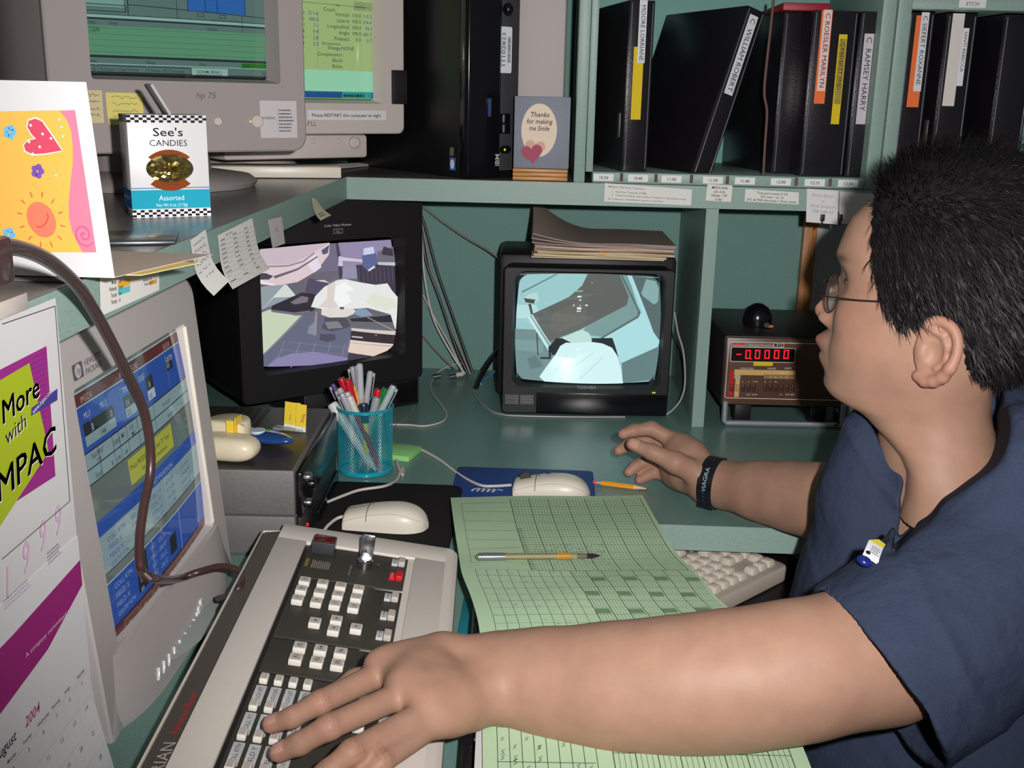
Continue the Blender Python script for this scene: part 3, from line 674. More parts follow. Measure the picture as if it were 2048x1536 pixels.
c = Canvas(); c.rect(0, bh * .085, bd, bh * .185, (34, 92, 150)); c.up(); checks(c, bd, bh * .004, 11, 3, bh * .0235); checks(c, bd, bh * .925, 11, 3, bh * .0235); c.text('BUTTERCREAMS', bd * .1, bh * .17, bh * .045, (200, 220, 236), width=bd * .75)
c.text('See\'s Candies  Little Fair', bd * .62, bh * .32, bh * .08, (120, 116, 124), rot=90, width=bh * .55)
b.canvas(c, YZn(0) if False else (lambda u, v, h: (-h, bd - u, v))); b.build('carton', t)
b = MB(); r_ = random.Random(8)
def foil(a, q):
    ang, rr = a * 2 * math.pi, q
    x, z = math.cos(ang) * rr * bw * .30, math.sin(ang) * rr * bh * .135
    return Vector((bw * .5 + x, -.0012 - (1 - rr ** 2) * .004 + (r_.uniform(-.0022, .0022) if 0 < rr < 1 and a < 1 else 0), cz + z))
b.grid(foil, 26, 7, mat('gold_foil', (196, 176, 110), rough=.18, metal=.95), smooth=False); b.build('foil_window', t, sharp=5)
b = MB(); fm = Matrix.Translation((bw * .56, bd * .9, bh)) @ Matrix.Rotation(math.radians(-30), 4, 'Y'); b.box((-.001, -.04, 0), (.002, .0, .036), mat('carton_inside', (168, 166, 170), rough=.6), .0004, M=fm); b.box((-.002, -.042, 0), (-.0012, -.04, .036), mat('carton_brown_edge', (84, 50, 40)), M=fm); b.build('open_flap', t)

# ---- greeting card with envelope, standing at the near end
Yc = .752
Pc = [atY(x, y, Yc) for x, y in ((0, 160), (157, 163), (229, 556), (0, 549))]
x0, x1 = atY(-70, 550, Yc).x, Pc[2].x; zb = Pc[2].z; ht = Pc[0].z - zb
tiltt = math.degrees(math.atan2(Pc[2].x - atY(157, 163, Yc).x, ht))
t = thing('greeting_card', 'white greeting card with orange heart and sun drawing', 'card', (Pc[2].x, Yc, zb), 0)
TRX = Pc[1].x - Pc[2].x
def cardf(u, v, h):   # u in metres left from right edge, v height; right edge leans with a soft curve
    return (u + TRX * (v / ht) ** 1.0, .012 * (v / ht) - h, v)
cwid = x1 - x0
b = MB(); c = Canvas(); c.rect(-cwid, 0, cwid, ht, (192, 191, 193)); c.up()
def cp(px, py):
    p = atY(px, py, Yc); return (p.x - Pc[2].x - TRX * ((p.z - zb) / ht), p.z - zb)
def C1(x, y): return cp(x * .3418, y * .3418)
c.poly([C1(-200, 655), C1(403, 645), C1(560, 1478), C1(-200, 1478)], (214, 164, 74)); c.up()
c.poly([C1(*p) for p in ((312, 650), (355, 700), (385, 770), (398, 860), (402, 960), (392, 1080), (386, 1180), (392, 1280), (415, 1360), (450, 1430), (480, 1478), (560, 1478), (403, 645))], (206, 112, 136))
c.up(); c.poly([C1(*p) for p in ((345, 888), (270, 780), (215, 705), (170, 685), (125, 700), (118, 745), (145, 790), (168, 812), (128, 820), (102, 850), (112, 890), (160, 914), (240, 908))], (246, 200, 190))
c.up(); c.poly([C1(*p) for p in ((335, 884), (264, 784), (210, 712), (170, 696), (132, 708), (126, 745), (152, 786), (180, 815), (132, 826), (110, 852), (120, 884), (162, 906), (240, 900))], (190, 66, 90)); c.up()
for p in ((145, 735), (218, 786), (140, 833), (204, 862), (268, 812), (165, 903)): q = C1(*p); c.ell(q[0], q[1], .0009, .0009, (250, 226, 220))
q = C1(232, 1288); c.ell(q[0], q[1], .0102, .0125, (238, 112, 86), n=36, rot=.2); c.up(); c.path([C1(*p) for p in ((205, 1330), (235, 1330), (262, 1305), (272, 1270), (262, 1250))], .0008, (206, 60, 60))
for k_ in range(12):
    a = k_ * math.pi / 6 + .3; q = C1(232, 1288); c.line(q[0] + .0135 * math.cos(a), q[1] + .016 * math.sin(a), q[0] + .017 * math.cos(a), q[1] + .020 * math.sin(a), .0008, (196, 84, 60))
q = C1(485, 1375); c.path([(q[0] + .0022 * i / 5 * math.cos(i * .7), q[1] + .0026 * i / 5 * math.sin(i * .7)) for i in range(18)], .0009, (214, 76, 116))
for (x, y), col in (((25, 775), (98, 166, 206)), ((198, 1005), (112, 74, 156)), ((45, 1375), (98, 166, 206))):
    for k_ in range(5):
        q = C1(x + 22 * math.cos(k_ * 1.257), y + 26 * math.sin(k_ * 1.257)); c.ell(q[0], q[1], .0022, .0022, col, n=12)
for x, y in ((312, 700), (328, 745), (338, 800), (305, 1030)): q = C1(x, y); c.ell(q[0], q[1], .0012, .0008, (150, 190, 190), n=10)
r_ = random.Random(2)
for i in range(40): x, y = r_.uniform(10, 370), r_.uniform(680, 1440); q = C1(x, y); c.ell(q[0], q[1], .0003, .0004, (224, 110, 60), n=6)
b.canvas(c, cardf)
b.grid(lambda u, v: cardf(-cwid * (1 - u), v * ht, 0), 2, 6, PAPER, thick=.0006)
b.build('front_leaf', t)
yb_ = .13; pr = atZ(425, 510, zb)
b = MB()
def tri(pts, m, th=.0006):
    b.prism([(p[0], p[1]) for p in pts], 0, th, m)
tri([(-.16, .002), (0, .002), (pr.x - Pc[2].x, pr.y - Yc), (-.2, pr.y - Yc + .01)], mat('card_back', (196, 176, 160), rough=.8)); b.build('lying_leaf', t)
b = MB(); b.prism([(-.22, -.012), (.012, .02), (.035, .085), (-.2, .11)], 0, .0006, mat('yellow_envelope', (232, 208, 130), rough=.8)); b.build('envelope', None, 'yellow envelope lying under the greeting card', 'envelope', loc=(Pc[2].x, Yc, zb - .0012))
b = MB(); b.box((0, 0, 0), (.16, .11, zb - .0014 - ZS), mat('grey_book', (120, 116, 116), rough=.5), .001); b.build('flat_case', None, 'thin dark case under the yellow envelope', 'case', loc=(XL - .165, Yc + .002, ZS))
# dark slab lying on the shelf
b = MB(); p = atZ(250, 486, ZS); b.box((-.08, -.02, .0005), (.045, .06, .004), mat('dark_slab', (56, 58, 62), rough=.25, metal=.3), .001)
b.build('dark_folder', None, 'thin dark slab with glossy top in front of the candy carton', 'folder', loc=(p.x, p.y, ZS), rot=(0, 0, .3))
b = MB()
def cc(pp, r=.0024): b.tube(pp, r, CABLEW, 8)
for i in range(4):
    p = atZ(455 + 0 * i, 346, ZS + .004); cc([p + Vector((0, .02 * i, .002 + .003 * i)), atZ(560, 340 - 2 * i, ZS + .006), atZ(655, 337 - 2 * i, ZS + .005), atZ(735, 330 - i, ZS + .003)])
b.build('monitor_cables', None, 'grey monitor cables lying on the shelf below the pale green data monitor', 'cable')
# ================================================================ things on the worktop: video monitors
def Hm(crop, scale, src, w, h):
    """homography from crop pixels (origin crop, zoom scale) of the picture corners to screen metres"""
    g = hom(src, [(0, h), (w, h), (w, 0), (0, 0)]); return g
# ---- left colour monitor with the treatment room picture
O = atZ(490, 815, .80); O.z = ZD; A = 40; L = loc_frame(O, A)
t = thing('video_monitor', 'black colour video monitor showing a draped patient on a treatment couch', 'monitor', O, A)
X0, X1 = -.002, L(846, 600)[0]; Z0, Z1_ = .052, .3845
sa, sb_, sc_, sd = L(523, 500, -.012), L(792, 478, -.012), L(798, 700, -.012), L(529, 744, -.012)
ux, uz = (sa[0] + sd[0]) / 2, min(sc_[1], sd[1]) + .004; uw = (sb_[0] + sc_[0]) / 2 - ux; uh = (sa[1] + sb_[1]) / 2 - uz
b = MB(); ring(ux - .008, uz - .008, ux + uw + .008, uz + uh + .008, X0, Z0, X1, Z1_, 0, .03, BLACK, b, r=.012, R=.01); b.build('bezel', t, sharp=30)
crt_body(X0, Z0, X1, Z1_, .012, .34, BLACK, t, neck=.6, y1=.55)
c = Canvas(); c.rect(0, 0, uw, uh, (118, 110, 136)); h7 = Hm(None, None, [(590, 440), (1565, 350), (1592, 1165), (615, 1330)], uw, uh)
def Q(pts, col): c.up(); c.poly([h7(p) for p in pts], col)
Q([(590, 620), (1590, 560), (1592, 1170), (615, 1330)], (108, 104, 116))
Q([(1145, 390), (1160, 390), (1190, 640), (1160, 640)], (70, 64, 84)); Q([(1165, 385), (1470, 362), (1565, 352), (1585, 560), (1200, 600)], (150, 140, 174)); Q([(1190, 560), (1290, 550), (1290, 640), (1180, 640)], (150, 148, 172))
Q([(1285, 540), (1590, 520), (1595, 800), (1300, 660)], (66, 60, 76))
for i in range(9): Q([(1300 + i * 32, 545), (1306 + i * 32, 545), (1312 + i * 32, 660), (1305 + i * 32, 660)], (88, 82, 100))
Q([(1450, 440), (1575, 400), (1585, 520), (1440, 520)], (112, 110, 122)); Q([(1450, 515), (1590, 515), (1590, 540), (1450, 535)], (196, 200, 214)); Q([(1500, 400), (1570, 420), (1570, 470), (1480, 460)], (60, 60, 70))
Q([(1345, 420), (1420, 405), (1430, 480), (1340, 490)], (204, 214, 236)); Q([(1330, 470), (1440, 450), (1445, 530), (1360, 575), (1330, 540)], (96, 104, 150)); Q([(1180, 485), (1330, 500), (1330, 518), (1180, 510)], (214, 204, 214)); Q([(1155, 480), (1180, 480), (1185, 550), (1150, 550)], (206, 200, 222)); Q([(1370, 572), (1420, 540), (1425, 555), (1375, 585)], (210, 220, 236))
Q([(590, 440), (1095, 385), (1090, 420), (960, 520), (800, 560), (690, 565), (590, 560)], (204, 186, 196)); Q([(590, 545), (700, 550), (820, 540), (960, 470), (1000, 440), (1070, 400), (1095, 385), (1085, 470), (990, 590), (860, 670), (700, 705), (590, 680)], (224, 204, 208))
Q([(590, 555), (700, 556), (800, 548), (900, 515), (980, 455), (985, 462), (905, 525), (800, 560), (700, 568), (590, 566)], (150, 138, 152))
Q([(590, 612), (640, 612), (690, 632), (660, 658), (590, 660)], (78, 70, 84)); Q([(590, 655), (640, 675), (700, 690), (700, 705), (590, 690)], (240, 226, 230)); Q([(925, 515), (990, 470), (1028, 560), (975, 600), (940, 560)], (232, 222, 236)); Q([(690, 632), (860, 570), (1000, 480), (1004, 488), (860, 585), (700, 650)], (110, 100, 120)); Q([(1030, 440), (1090, 400), (1075, 460), (1040, 470)], (90, 88, 120))
Q([(590, 720), (640, 705), (780, 690), (845, 775), (780, 800), (600, 890)], (150, 160, 168)); Q([(760, 695), (780, 692), (845, 772), (800, 782), (690, 790), (610, 880)], (212, 222, 216))
Q([(600, 910), (660, 880), (840, 920), (880, 915), (615, 1235)], (202, 214, 186)); Q([(880, 915), (900, 912), (620, 1250), (615, 1230)], (132, 134, 136))
Q([(900, 915), (1240, 960), (1240, 1270), (615, 1330), (617, 1240)], (104, 108, 132))
for i in range(5): Q([(760 + i * 110, 1120), (770 + i * 110, 1120), (700 + i * 120, 1320), (690 + i * 120, 1322)], (128, 122, 146))
for i in range(3): Q([(790 - i * 50, 1120 + i * 62), (1240, 1150 + i * 52), (1240, 1154 + i * 52), (785 - i * 50, 1125 + i * 62)], (130, 124, 150))
Q([(820, 1210), (980, 1190), (1230, 1230), (1235, 1270), (640, 1328), (700, 1260)], (142, 136, 178))
Q([(675, 850), (880, 745), (1060, 760), (960, 880), (840, 910), (670, 885)], (52, 46, 58)); Q([(670, 880), (830, 895), (940, 875), (940, 890), (830, 915), (670, 897)], (120, 112, 130)); Q([(800, 820), (880, 770), (930, 780), (920, 815), (830, 835)], (120, 116, 126))
Q([(930, 640), (1060, 660), (1080, 700), (980, 760), (900, 740)], (86, 80, 100)); Q([(975, 655), (1040, 650), (1080, 672), (1040, 665)], (220, 210, 220))
Q([(945, 850), (975, 770), (1040, 700), (1130, 650), (1190, 640), (1260, 655), (1320, 665), (1420, 680), (1510, 668), (1545, 720), (1592, 770), (1595, 1020), (1560, 970), (1540, 900), (1360, 850), (1240, 860), (1100, 865), (1020, 862)], (234, 236, 236))
Q([(1060, 690), (1120, 660), (1110, 780), (1140, 850), (1090, 860), (1040, 850), (1000, 850), (1060, 780)], (224, 212, 206)); Q([(1120, 700), (1190, 660), (1260, 720), (1200, 730), (1240, 800), (1160, 850), (1110, 800)], (246, 250, 248)); Q([(1400, 740), (1560, 790), (1590, 850), (1500, 870), (1420, 850), (1340, 800)], (226, 232, 216))
Q([(1020, 862), (1240, 855), (1290, 880), (1200, 920), (1080, 925), (1018, 905)], (226, 222, 214)); Q([(1150, 845), (1185, 845), (1180, 862), (1152, 862)], (90, 88, 110)); Q([(1250, 890), (1290, 855), (1350, 860), (1400, 905), (1330, 925)], (138, 158, 186))
Q([(1040, 925), (1200, 925), (1240, 990), (1100, 1030), (1020, 1010), (1040, 950)], (84, 82, 92)); Q([(1040, 960), (1140, 950), (1180, 1000), (1070, 1010)], (130, 132, 140)); Q([(1010, 1050), (1120, 1050), (1130, 1090), (1060, 1110), (1010, 1095)], (82, 80, 100)); Q([(975, 880), (988, 880), (985, 1060), (960, 1060)], (150, 146, 152)); Q([(930, 1000), (970, 960), (975, 1055), (920, 1050)], (140, 144, 156))
Q([(1205, 930), (1400, 905), (1540, 905), (1592, 1030), (1240, 1000)], (108, 108, 116)); Q([(1225, 930), (1540, 905), (1560, 960), (1240, 950)], (52, 48, 56)); Q([(1240, 1000), (1592, 1030), (1590, 1060), (1240, 1020)], (216, 206, 200)); Q([(1240, 1020), (1590, 1060), (1585, 1130), (1235, 1090)], (60, 50, 56)); Q([(1235, 1090), (1585, 1130), (1580, 1145), (1235, 1110)], (226, 216, 206)); Q([(1235, 1112), (1575, 1148), (1540, 1180), (1430, 1220), (1225, 1185)], (232, 210, 196)); Q([(1228, 1190), (1430, 1224), (1400, 1245), (1230, 1262)], (70, 64, 76)); Q([(1245, 1060), (1330, 1068), (1330, 1078), (1245, 1070)], (206, 200, 210)); Q([(1425, 1050), (1440, 1051), (1440, 1062), (1426, 1062)], (240, 90, 60)); Q([(1350, 920), (1360, 918), (1575, 1020), (1570, 1026)], (160, 158, 150))
screen_part(c, uw, uh, .014, .016, ux, uz, t, warp=.02, m=mat('bright_crt_glass', rough=.05, vcol=True, emit=.95))
cw = Canvas(); u, v = L(676, 462); cw.text('Color Video Monitor', 0, .008, .006, (190, 188, 186), 'C'); cw.frame(-.009, -.004, .018, .008, .0008, (150, 148, 150)); cw.text('JVC', 0, -.0026, .006, (150, 148, 150), 'C')
b = MB(); b.canvas(cw, lambda a, q, h: (u + a, -.0002 - h, v + q)); b.build('lettering', t)
b = MB(); b.box((.11, .004, .0005), (X1 - .006, .3, .0518), BLACK, .003)
for i in range(22): b.box((X1 - .055 + i * .002, .0025, .008), (X1 - .0542 + i * .002, .0045, .046), BLACKG)
b.build('pedestal', t)

# ---- black and white monitor
O = atZ(1003, 830, ZD); A = 2; L = loc_frame(O, A)
t = thing('video_monitor', 'small black television showing a black and white view down on a covered patient', 'television', O, A)
X1 = .299; Zt = .270; S0 = L(1028, 560, -.008); S1 = L(1322, 765, -.008)
ux, uz = L(1033, 600, -.01)[0], L(1170, 768, -.01)[1]; uw = L(1321, 640, -.01)[0] - ux; uh = L(1170, 549, -.01)[1] - uz
b = MB(); ring(ux - .006, uz - .005, ux + uw + .006, uz + uh + .006, 0, .004, X1, Zt, 0, .024, BLACK, b, r=.02, R=.006); b.build('bezel', t, sharp=30)
crt_body(0, .003, X1, Zt, .012, .28, BLACK, t, neck=.7, y1=.6, name='housing')
b = MB(); b.box((-.010, .06, .02), (.31, .24, .285), BLACK, .01); b.build('rear_hood', t)
c = Canvas(); c.rect(0, 0, uw, uh, (158, 206, 208)); h8 = hom([(500, 480), (1525, 490), (1520, 1250), (500, 1250)], [(0, uh * .995), (uw, uh * .99), (uw, uh * .015), (0, uh * .015)])
def Q(pts, col): c.up(); c.poly([h8(p) for p in pts], col)
tw = uw * .004
Q([(495, 880), (780, 880), (780, 1260), (495, 1260)], (118, 146, 146))
Q([(495, 960), (700, 960), (700, 1050), (495, 1040)], (128, 160, 160)); Q([(580, 1100), (640, 1070), (700, 1150), (600, 1180)], (100, 128, 128))
Q([(500, 700), (640, 700), (660, 760), (560, 800), (500, 800)], (186, 226, 226)); Q([(525, 600), (760, 480), (780, 480), (530, 612)], (110, 140, 138))
Q([(1000, 475), (1235, 478), (1300, 630), (1285, 690), (960, 870), (740, 965), (615, 765), (870, 640), (960, 560)], (100, 104, 100))
Q([(760, 760), (980, 640), (1000, 800), (800, 900), (740, 860)], (108, 108, 102))
Q([(1235, 478), (1300, 480), (1370, 730), (1365, 770), (1120, 920), (960, 900), (1000, 850), (1285, 690), (1300, 630)], (126, 160, 158)); Q([(1240, 478), (1255, 478), (1385, 740), (1370, 780), (1120, 930), (1105, 925), (1360, 765), (1365, 730)], (92, 116, 112))
Q([(1290, 480), (1330, 480), (1530, 940), (1525, 990), (1260, 1110), (1200, 960), (1130, 925), (1375, 775), (1395, 735)], (176, 226, 230)); Q([(1325, 480), (1530, 490), (1530, 950), (1480, 880)], (92, 112, 112))
Q([(1430, 500), (1500, 510), (1520, 560), (1510, 660), (1480, 680), (1400, 620), (1390, 600)], (140, 176, 176)); Q([(1270, 1110), (1530, 990), (1530, 1250), (1290, 1260)], (104, 132, 132))
Q([(575, 780), (610, 770), (760, 990), (735, 1030)], (200, 236, 238)); Q([(595, 775), (604, 772), (755, 995), (745, 1005)], (130, 160, 160)); Q([(575, 620), (640, 610), (655, 665), (600, 700), (540, 670)], (186, 220, 216)); Q([(545, 650), (630, 660), (620, 690), (560, 680)], (70, 80, 80)); Q([(580, 690), (600, 690), (620, 765), (605, 770)], (70, 84, 80)); Q([(648, 900), (656, 900), (664, 1070), (656, 1070)], (60, 74, 74))
Q([(790, 935), (1190, 925), (1210, 975), (1240, 1060), (760, 1060), (740, 1000)], (44, 50, 52)); Q([(735, 1000), (750, 990), (755, 1080), (740, 1090)], (40, 48, 50)); Q([(675, 1080), (755, 1075), (755, 1092), (675, 1094)], (44, 52, 52))
Q([(830, 932), (900, 905), (930, 885), (975, 870), (1020, 890), (1045, 940), (1040, 965), (900, 965)], (196, 228, 224))
Q([(900, 965), (860, 965), (820, 990), (790, 1050), (720, 1150), (665, 1230), (700, 1262), (1295, 1262), (1270, 1160), (1230, 1050), (1190, 995), (1120, 965), (1040, 955)], (216, 250, 250))
for a_, b_ in (((1060, 1030), (900, 1150)), ((1130, 1060), (960, 1230)), ((860, 1060), (780, 1180))): Q([a_, (a_[0] + 9, a_[1] + 2), (b_[0] + 16, b_[1]), b_], (196, 234, 236))
for x, y, w, hh, cc_ in ((930, 630, 28, 10, (240, 255, 255)), (942, 655, 16, 8, (220, 240, 240)), (900, 692, 12, 10, (200, 224, 224)), (988, 690, 18, 10, (220, 240, 240)), (945, 694, 14, 6, (180, 200, 200)), (930, 710, 30, 14, (250, 255, 255)), (928, 732, 30, 9, (210, 230, 230)), (1028, 535, 6, 6, (210, 240, 240))):
    Q([(x, y), (x + w, y), (x + w, y + hh), (x, y + hh)], cc_)
Q([(920, 590), (970, 590), (965, 602), (915, 602)], (150, 164, 160))
r_ = .016; cs = []
def rr_clip(canv, w, h, r):   # black corners make the picture's rounded outline
    for cx, cy, sx_, sy_ in ((0, 0, 1, 1), (w, 0, -1, 1), (w, h, -1, -1), (0, h, 1, -1)):
        pts = [(cx, cy)] + [(cx + sx_ * (r - r * math.cos(a)), cy + sy_ * (r - r * math.sin(a))) for a in [math.pi / 2 * i / 8 for i in range(9)]]
        canv.up(); canv.poly(pts, (6, 6, 8))
rr_clip(c, uw, uh, r_)
screen_part(c, uw, uh, .012, .012, ux, uz, t, warp=.045, m=mat('bright_crt_glass', rough=.05, vcol=True, emit=.95))
cw = Canvas(); cw.text('TOSHIBA', .152, .0525, .0085, (150, 150, 152), 'C', bold=True); cw.text('V-sync', .158, .0335, .004, (120, 120, 122), 'C')
for x, y in ((.263, .0335), (.262, .019)): cw.smalltext(x, y, .022, .004, (150, 150, 154), 1, 5)
b = MB(); b.canvas(cw, XZ(-.0006)); b.build('lettering', t)
b = MB(); b.box((.062, -.0012, .005), (.298, .004, .044), BLACKG, .0006); b.build('control_door', t)
b = MB()
for j in range(8):
    for i in range(2): b.box((.006 + i * .027, -.0006, .022 + j * .0022), (.03 + i * .027, .0002, .0230 + j * .0022), BLACKG)
b.build('speaker_grille', t)
b = MB(); b.box((.270, -.0022, .0475), (.276, 0, .0495), mat('green_led', emit=.8)); b.build('power_lamp', t)

# ---- stack of files on the television
Tz = ZD + .2858
def sheets(name, label, w, d, th, off, rz, z, cols, curl=0., seed=0, group='files stacked on the television', m=None):
    r = random.Random(seed); n = max(1, len(cols)); b = MB()
    for i, cl in enumerate(cols):
        mm = mat('card_%d_%d_%d' % cl, cl, rough=.85, spec=.1); hz = th / n; j = r.uniform(-.003, .003)
        def f(u, v, i=i, j=j): 
            zc = curl * max(0, .5 - u) ** 2 * (.35 + v) * (i + 1) / n
            wv = .0012 * math.sin(u * 9 + i) 
            return Vector((u * w + j, v * d + j, i * hz + zc + wv * (i / n)))
        b.grid(f, 16, 6, mm, thick=-hz * .82)
    return b.build(name, None, label, 'folder', group, loc=(O.x + off[0], O.y + off[1], z), rot=(0, 0, rz))
TAN = (214, 190, 150); GRYP = (172, 156, 148); PNK = (196, 164, 158); CRM = (224, 210, 184)
sheets('file_folder', 'tan card folder at the bottom of the stack on the television', .232, .20, .006, (.048, .012), .0, Tz + .0005, [CRM, TAN, CRM], 0, 1)
sheets('file_folder', 'cream folder in the middle of the stack with an orange tab', .238, .20, .006, (.054, .010), -.02, Tz + .0075, [TAN, CRM, TAN], .0, 2)
sheets('file_folder', 'dusty pink folder lying just under the curled grey sheets', .243, .205, .006, (.052, .008), .03, Tz + .0145, [PNK, CRM, PNK], .03, 3)
sheets('paper_pile', 'grey brown sheets on top of the stack with upcurled left corner', .25, .215, .007, (.048, .006), .02, Tz + .0215, [GRYP, GRYP, GRYP], .17, 4)
b = MB(); b.prism([(0, 0), (.012, 0), (.006, .004), (.001, .006)], 0, .0004, mat('orange_tab', (238, 166, 30), rough=.6), axis='y'); b.build('orange_tab', None, 'small orange index tab sticking out of the file stack', 'tab', loc=(O.x + .165, O.y + .006, Tz + .0085))

# ---- grey deck box with glass front
bx0, bx1, by0, by1, bzt = -.62, -.304, 1.225, 1.50, .862
t = thing('video_deck', 'dark grey two-tier deck with black glass front facing right', 'recorder', (bx1, by0, ZD), 2)
GD = mat('grey_hammertone', (104, 102, 100), rough=.5, noise=(500, .12), bump=(900, .3))
b = MB(); b.box((-.31, 0, .001), (0, .272, .052), GD, .003); b.build('lower_case', t)
b = MB(); b.box((-.31, .001, .053), (0, .272, .112), GD, .003)
for i in range(5): b.box((-.14 + i * .012, .16, .1118), (-.134 + i * .012, .262, .1128), BLACK)
b.build('upper_case', t); b = MB(); b.box((-.307, .003, .1118), (-.003, .269, .1122), mat('deck_top_shade', (52, 49, 47), rough=.4, noise=(700, .1))); b.build('top_shade_panel', t)  # dark sheet paints in the dimmer, grazing-lit top of the grey casing
b = MB(); b.box((0, .004, .052), (.009, .268, .108), BLACKG, .003); b.build('glass_front', t)
b = MB(); b.box((0, .004, .004), (.007, .268, .05), BLACK, .002); b.box((.0065, .1, .002), (.011, .262, .02), BLACKG, .001); b.build('lower_front', t)
for y, z in ((.02, .098), (.02, .064), (.045, .08)):
    b = MB(); b.lathe([(.006, 0), (.006, .007), (.0048, .009)], CHROME if y < .03 else BLACKG, 20, M=Matrix.Translation((.009, y, z)) @ Matrix.Rotation(math.pi / 2, 4, 'Y')); b.build('dial_knob', t)
b = MB(); b.ball((.0075, .035, .028), .0022, mat('red_led', (220, 20, 30), emit=1.5), 10); b.build('red_lamp', t)

# ---- tape dispenser
TZ = ZD + .1124
p = atZ(468, 925, TZ + .0)
t = thing('tape_dispenser', 'cream tape dispenser lying on the grey deck with a yellow flag in it', 'tape dispenser', (p.x - .012, p.y + .012, TZ), -8)
b = MB()
def td(u, v):
    a = u * 2 * math.pi; s = math.sin(math.pi * v); rx, ry = .042, .022
    sup = lambda q, e: math.copysign(abs(q) ** e, q)
    return Vector((rx * sup(math.cos(a), .6) * max(s, 0) ** .5, ry * sup(math.sin(a), .6) * max(s, 0) ** .5, .0165 - .016 * math.cos(math.pi * v)))
b.grid(td, 36, 18, IVORY); b.build('base', t)
b = MB(); b.prism([(p_[0], p_[1]) for p_ in [(.028 * math.cos(a) - .012, .028 * math.sin(a) + .034) for a in [i * math.pi / 12 for i in range(-2, 14)]]] + [(-.042, .018), (.018, .018)], .012, .042, IVORY, .005, M=Matrix.Rotation(0, 4, 'X'), seg=3); b.build('reel_shell', t)
b = MB(); b.box((.006, .012, .028), (.0075, .03, .05), mat('flag_yellow', (240, 204, 60), rough=.6)); b.box((-.004, .010, .03), (.006, .011, .047), mat('flag_yellow')); b.build('yellow_flag', t)

# ---- correction tape, blue and green
p = atZ(527, 885, TZ)
t = thing('correction_tape', 'blue and green translucent correction tape runner beside the cream dispenser', 'correction tape', (p.x, p.y, TZ), -20)
BG = mat('blue_translucent', (40, 80, 150), rough=.12, trans=.3, coat=.5); GGm = mat('green_translucent', (70, 170, 60), rough=.12, coat=.5)
b = MB(); b.grid(lambda u, v: Vector(((u - .5) * .095, math.cos(v * 2 * math.pi) * .020 * math.sin(math.pi * min(1, max(0, u))) ** .7, .0085 + math.sin(v * 2 * math.pi) * .008 * math.sin(math.pi * u) ** .5)), 24, 20, BG); b.build('shell', t)
b = MB(); b.ball((-.03, 0, .0125), (.018, .013, .0052), GGm, 16); b.ball((.004, .004, .0135), (.007, .005, .004), GGm, 12); b.build('green_insert', t)
b = MB(); b.lathe([(.010, 0), (.010, .003)], mat('reel_white', (206, 220, 226), rough=.3), 20, M=Matrix.Translation((-.006, -.003, .0145))); b.build('tape_reel', t)
b = MB(); b.box((-.012, 0, 0), (.006, .0006, .014), PAPER, M=Matrix.Rotation(math.radians(20), 4, 'Y')); b.build('paper_flag', None, 'small white flag leaning on the blue correction tape', 'flag', loc=(p.x - .03, p.y - .024, TZ + .006))
# ---- page flags, yellow
p = atZ(588, 858, TZ)
t = thing('page_flags', 'bunch of yellow page flags with black writing standing on the grey deck', 'page flags', (p.x, p.y, TZ), -12)
b = MB(); b.box((-.026, -.012, .0002), (.018, .0, .004), CLEAR, .0006); b.build('dispenser_strip', t)
for i, (x, a) in enumerate(((-.013, 8), (-.001, -3), (.007, 6))):
    c = Canvas(); c.rect(0, 0, .015, .038, (240, 208, 62)); c.up(); c.rect(0, 0, .015, .007, (232, 230, 220)); c.text('SIGN', .0105, .012, .006, (50, 40, 20), rot=75); b = MB()
    b.canvas(c, lambda u, v, h: (u, -h - .12 * v * v * 0 + .3 * v * .2, v), cvv=rng(0, .038, 4)); b.box((0, .0002, 0), (.015, .0008, .0015), mat('flag_yellow')); b.build('yellow_flag', t, loc=(x, -.004 - i * .003, .001), rot=(0, math.radians(a) * .4, 0))

# ---- mesh pencil cup
p = atZ(722, 958, ZD); cupx, cupy = p.x, p.y + .042
t = thing('pencil_cup', 'turquoise wire mesh pencil cup full of pens', 'pencil cup', (cupx, cupy, ZD), 0)
TQ = mat('turquoise_enamel', (26, 156, 176), rough=.3, coat=.3)
b = MB(); R0, R1, HC = .0405, .0415, .102
b.lathe([(R0 - .0005, .0005), (R0 + .0012, .002), (R0 + .0012, .006), (R0 - .0005, .0075), (R0 - .0012, .004)], TQ, 40, close=True); b.lathe([(.0005, .001), (R0, .0012), (R0, .0022), (.0005, .002)], TQ, 40); b.build('base_ring', t)
b = MB(); b.lathe([(R1 + .0022, HC - .002), (R1 + .0022, HC + .0012), (R1, HC + .002), (R1 - .001, HC), (R1, HC - .003)], TQ, 48, close=True); b.build('rim', t)
b = MB(); bb = bmesh.new(); NS, NR = 66, 34
g = [[bb.verts.new(((R0 + (R1 - R0) * j / NR) * math.cos(2 * math.pi * (i + (j % 2) * .5) / NS), (R0 + (R1 - R0) * j / NR) * math.sin(2 * math.pi * (i + (j % 2) * .5) / NS), .005 + (HC - .006) * j / NR)) for i in range(NS)] for j in range(NR + 1)]
def wire(a, q, r=.00034):
    d = (q.co - a.co); n = Vector((a.co.x, a.co.y, 0)).normalized(); s = d.cross(n).normalized() * r; n = n * r * .7
    v = [bb.verts.new(a.co + s), bb.verts.new(a.co + n), bb.verts.new(a.co - s), bb.verts.new(q.co + s), bb.verts.new(q.co + n), bb.verts.new(q.co - s)]
    bb.faces.new([v[0], v[1], v[4], v[3]]); bb.faces.new([v[1], v[2], v[5], v[4]]); bb.faces.new([v[2], v[0], v[3], v[5]])
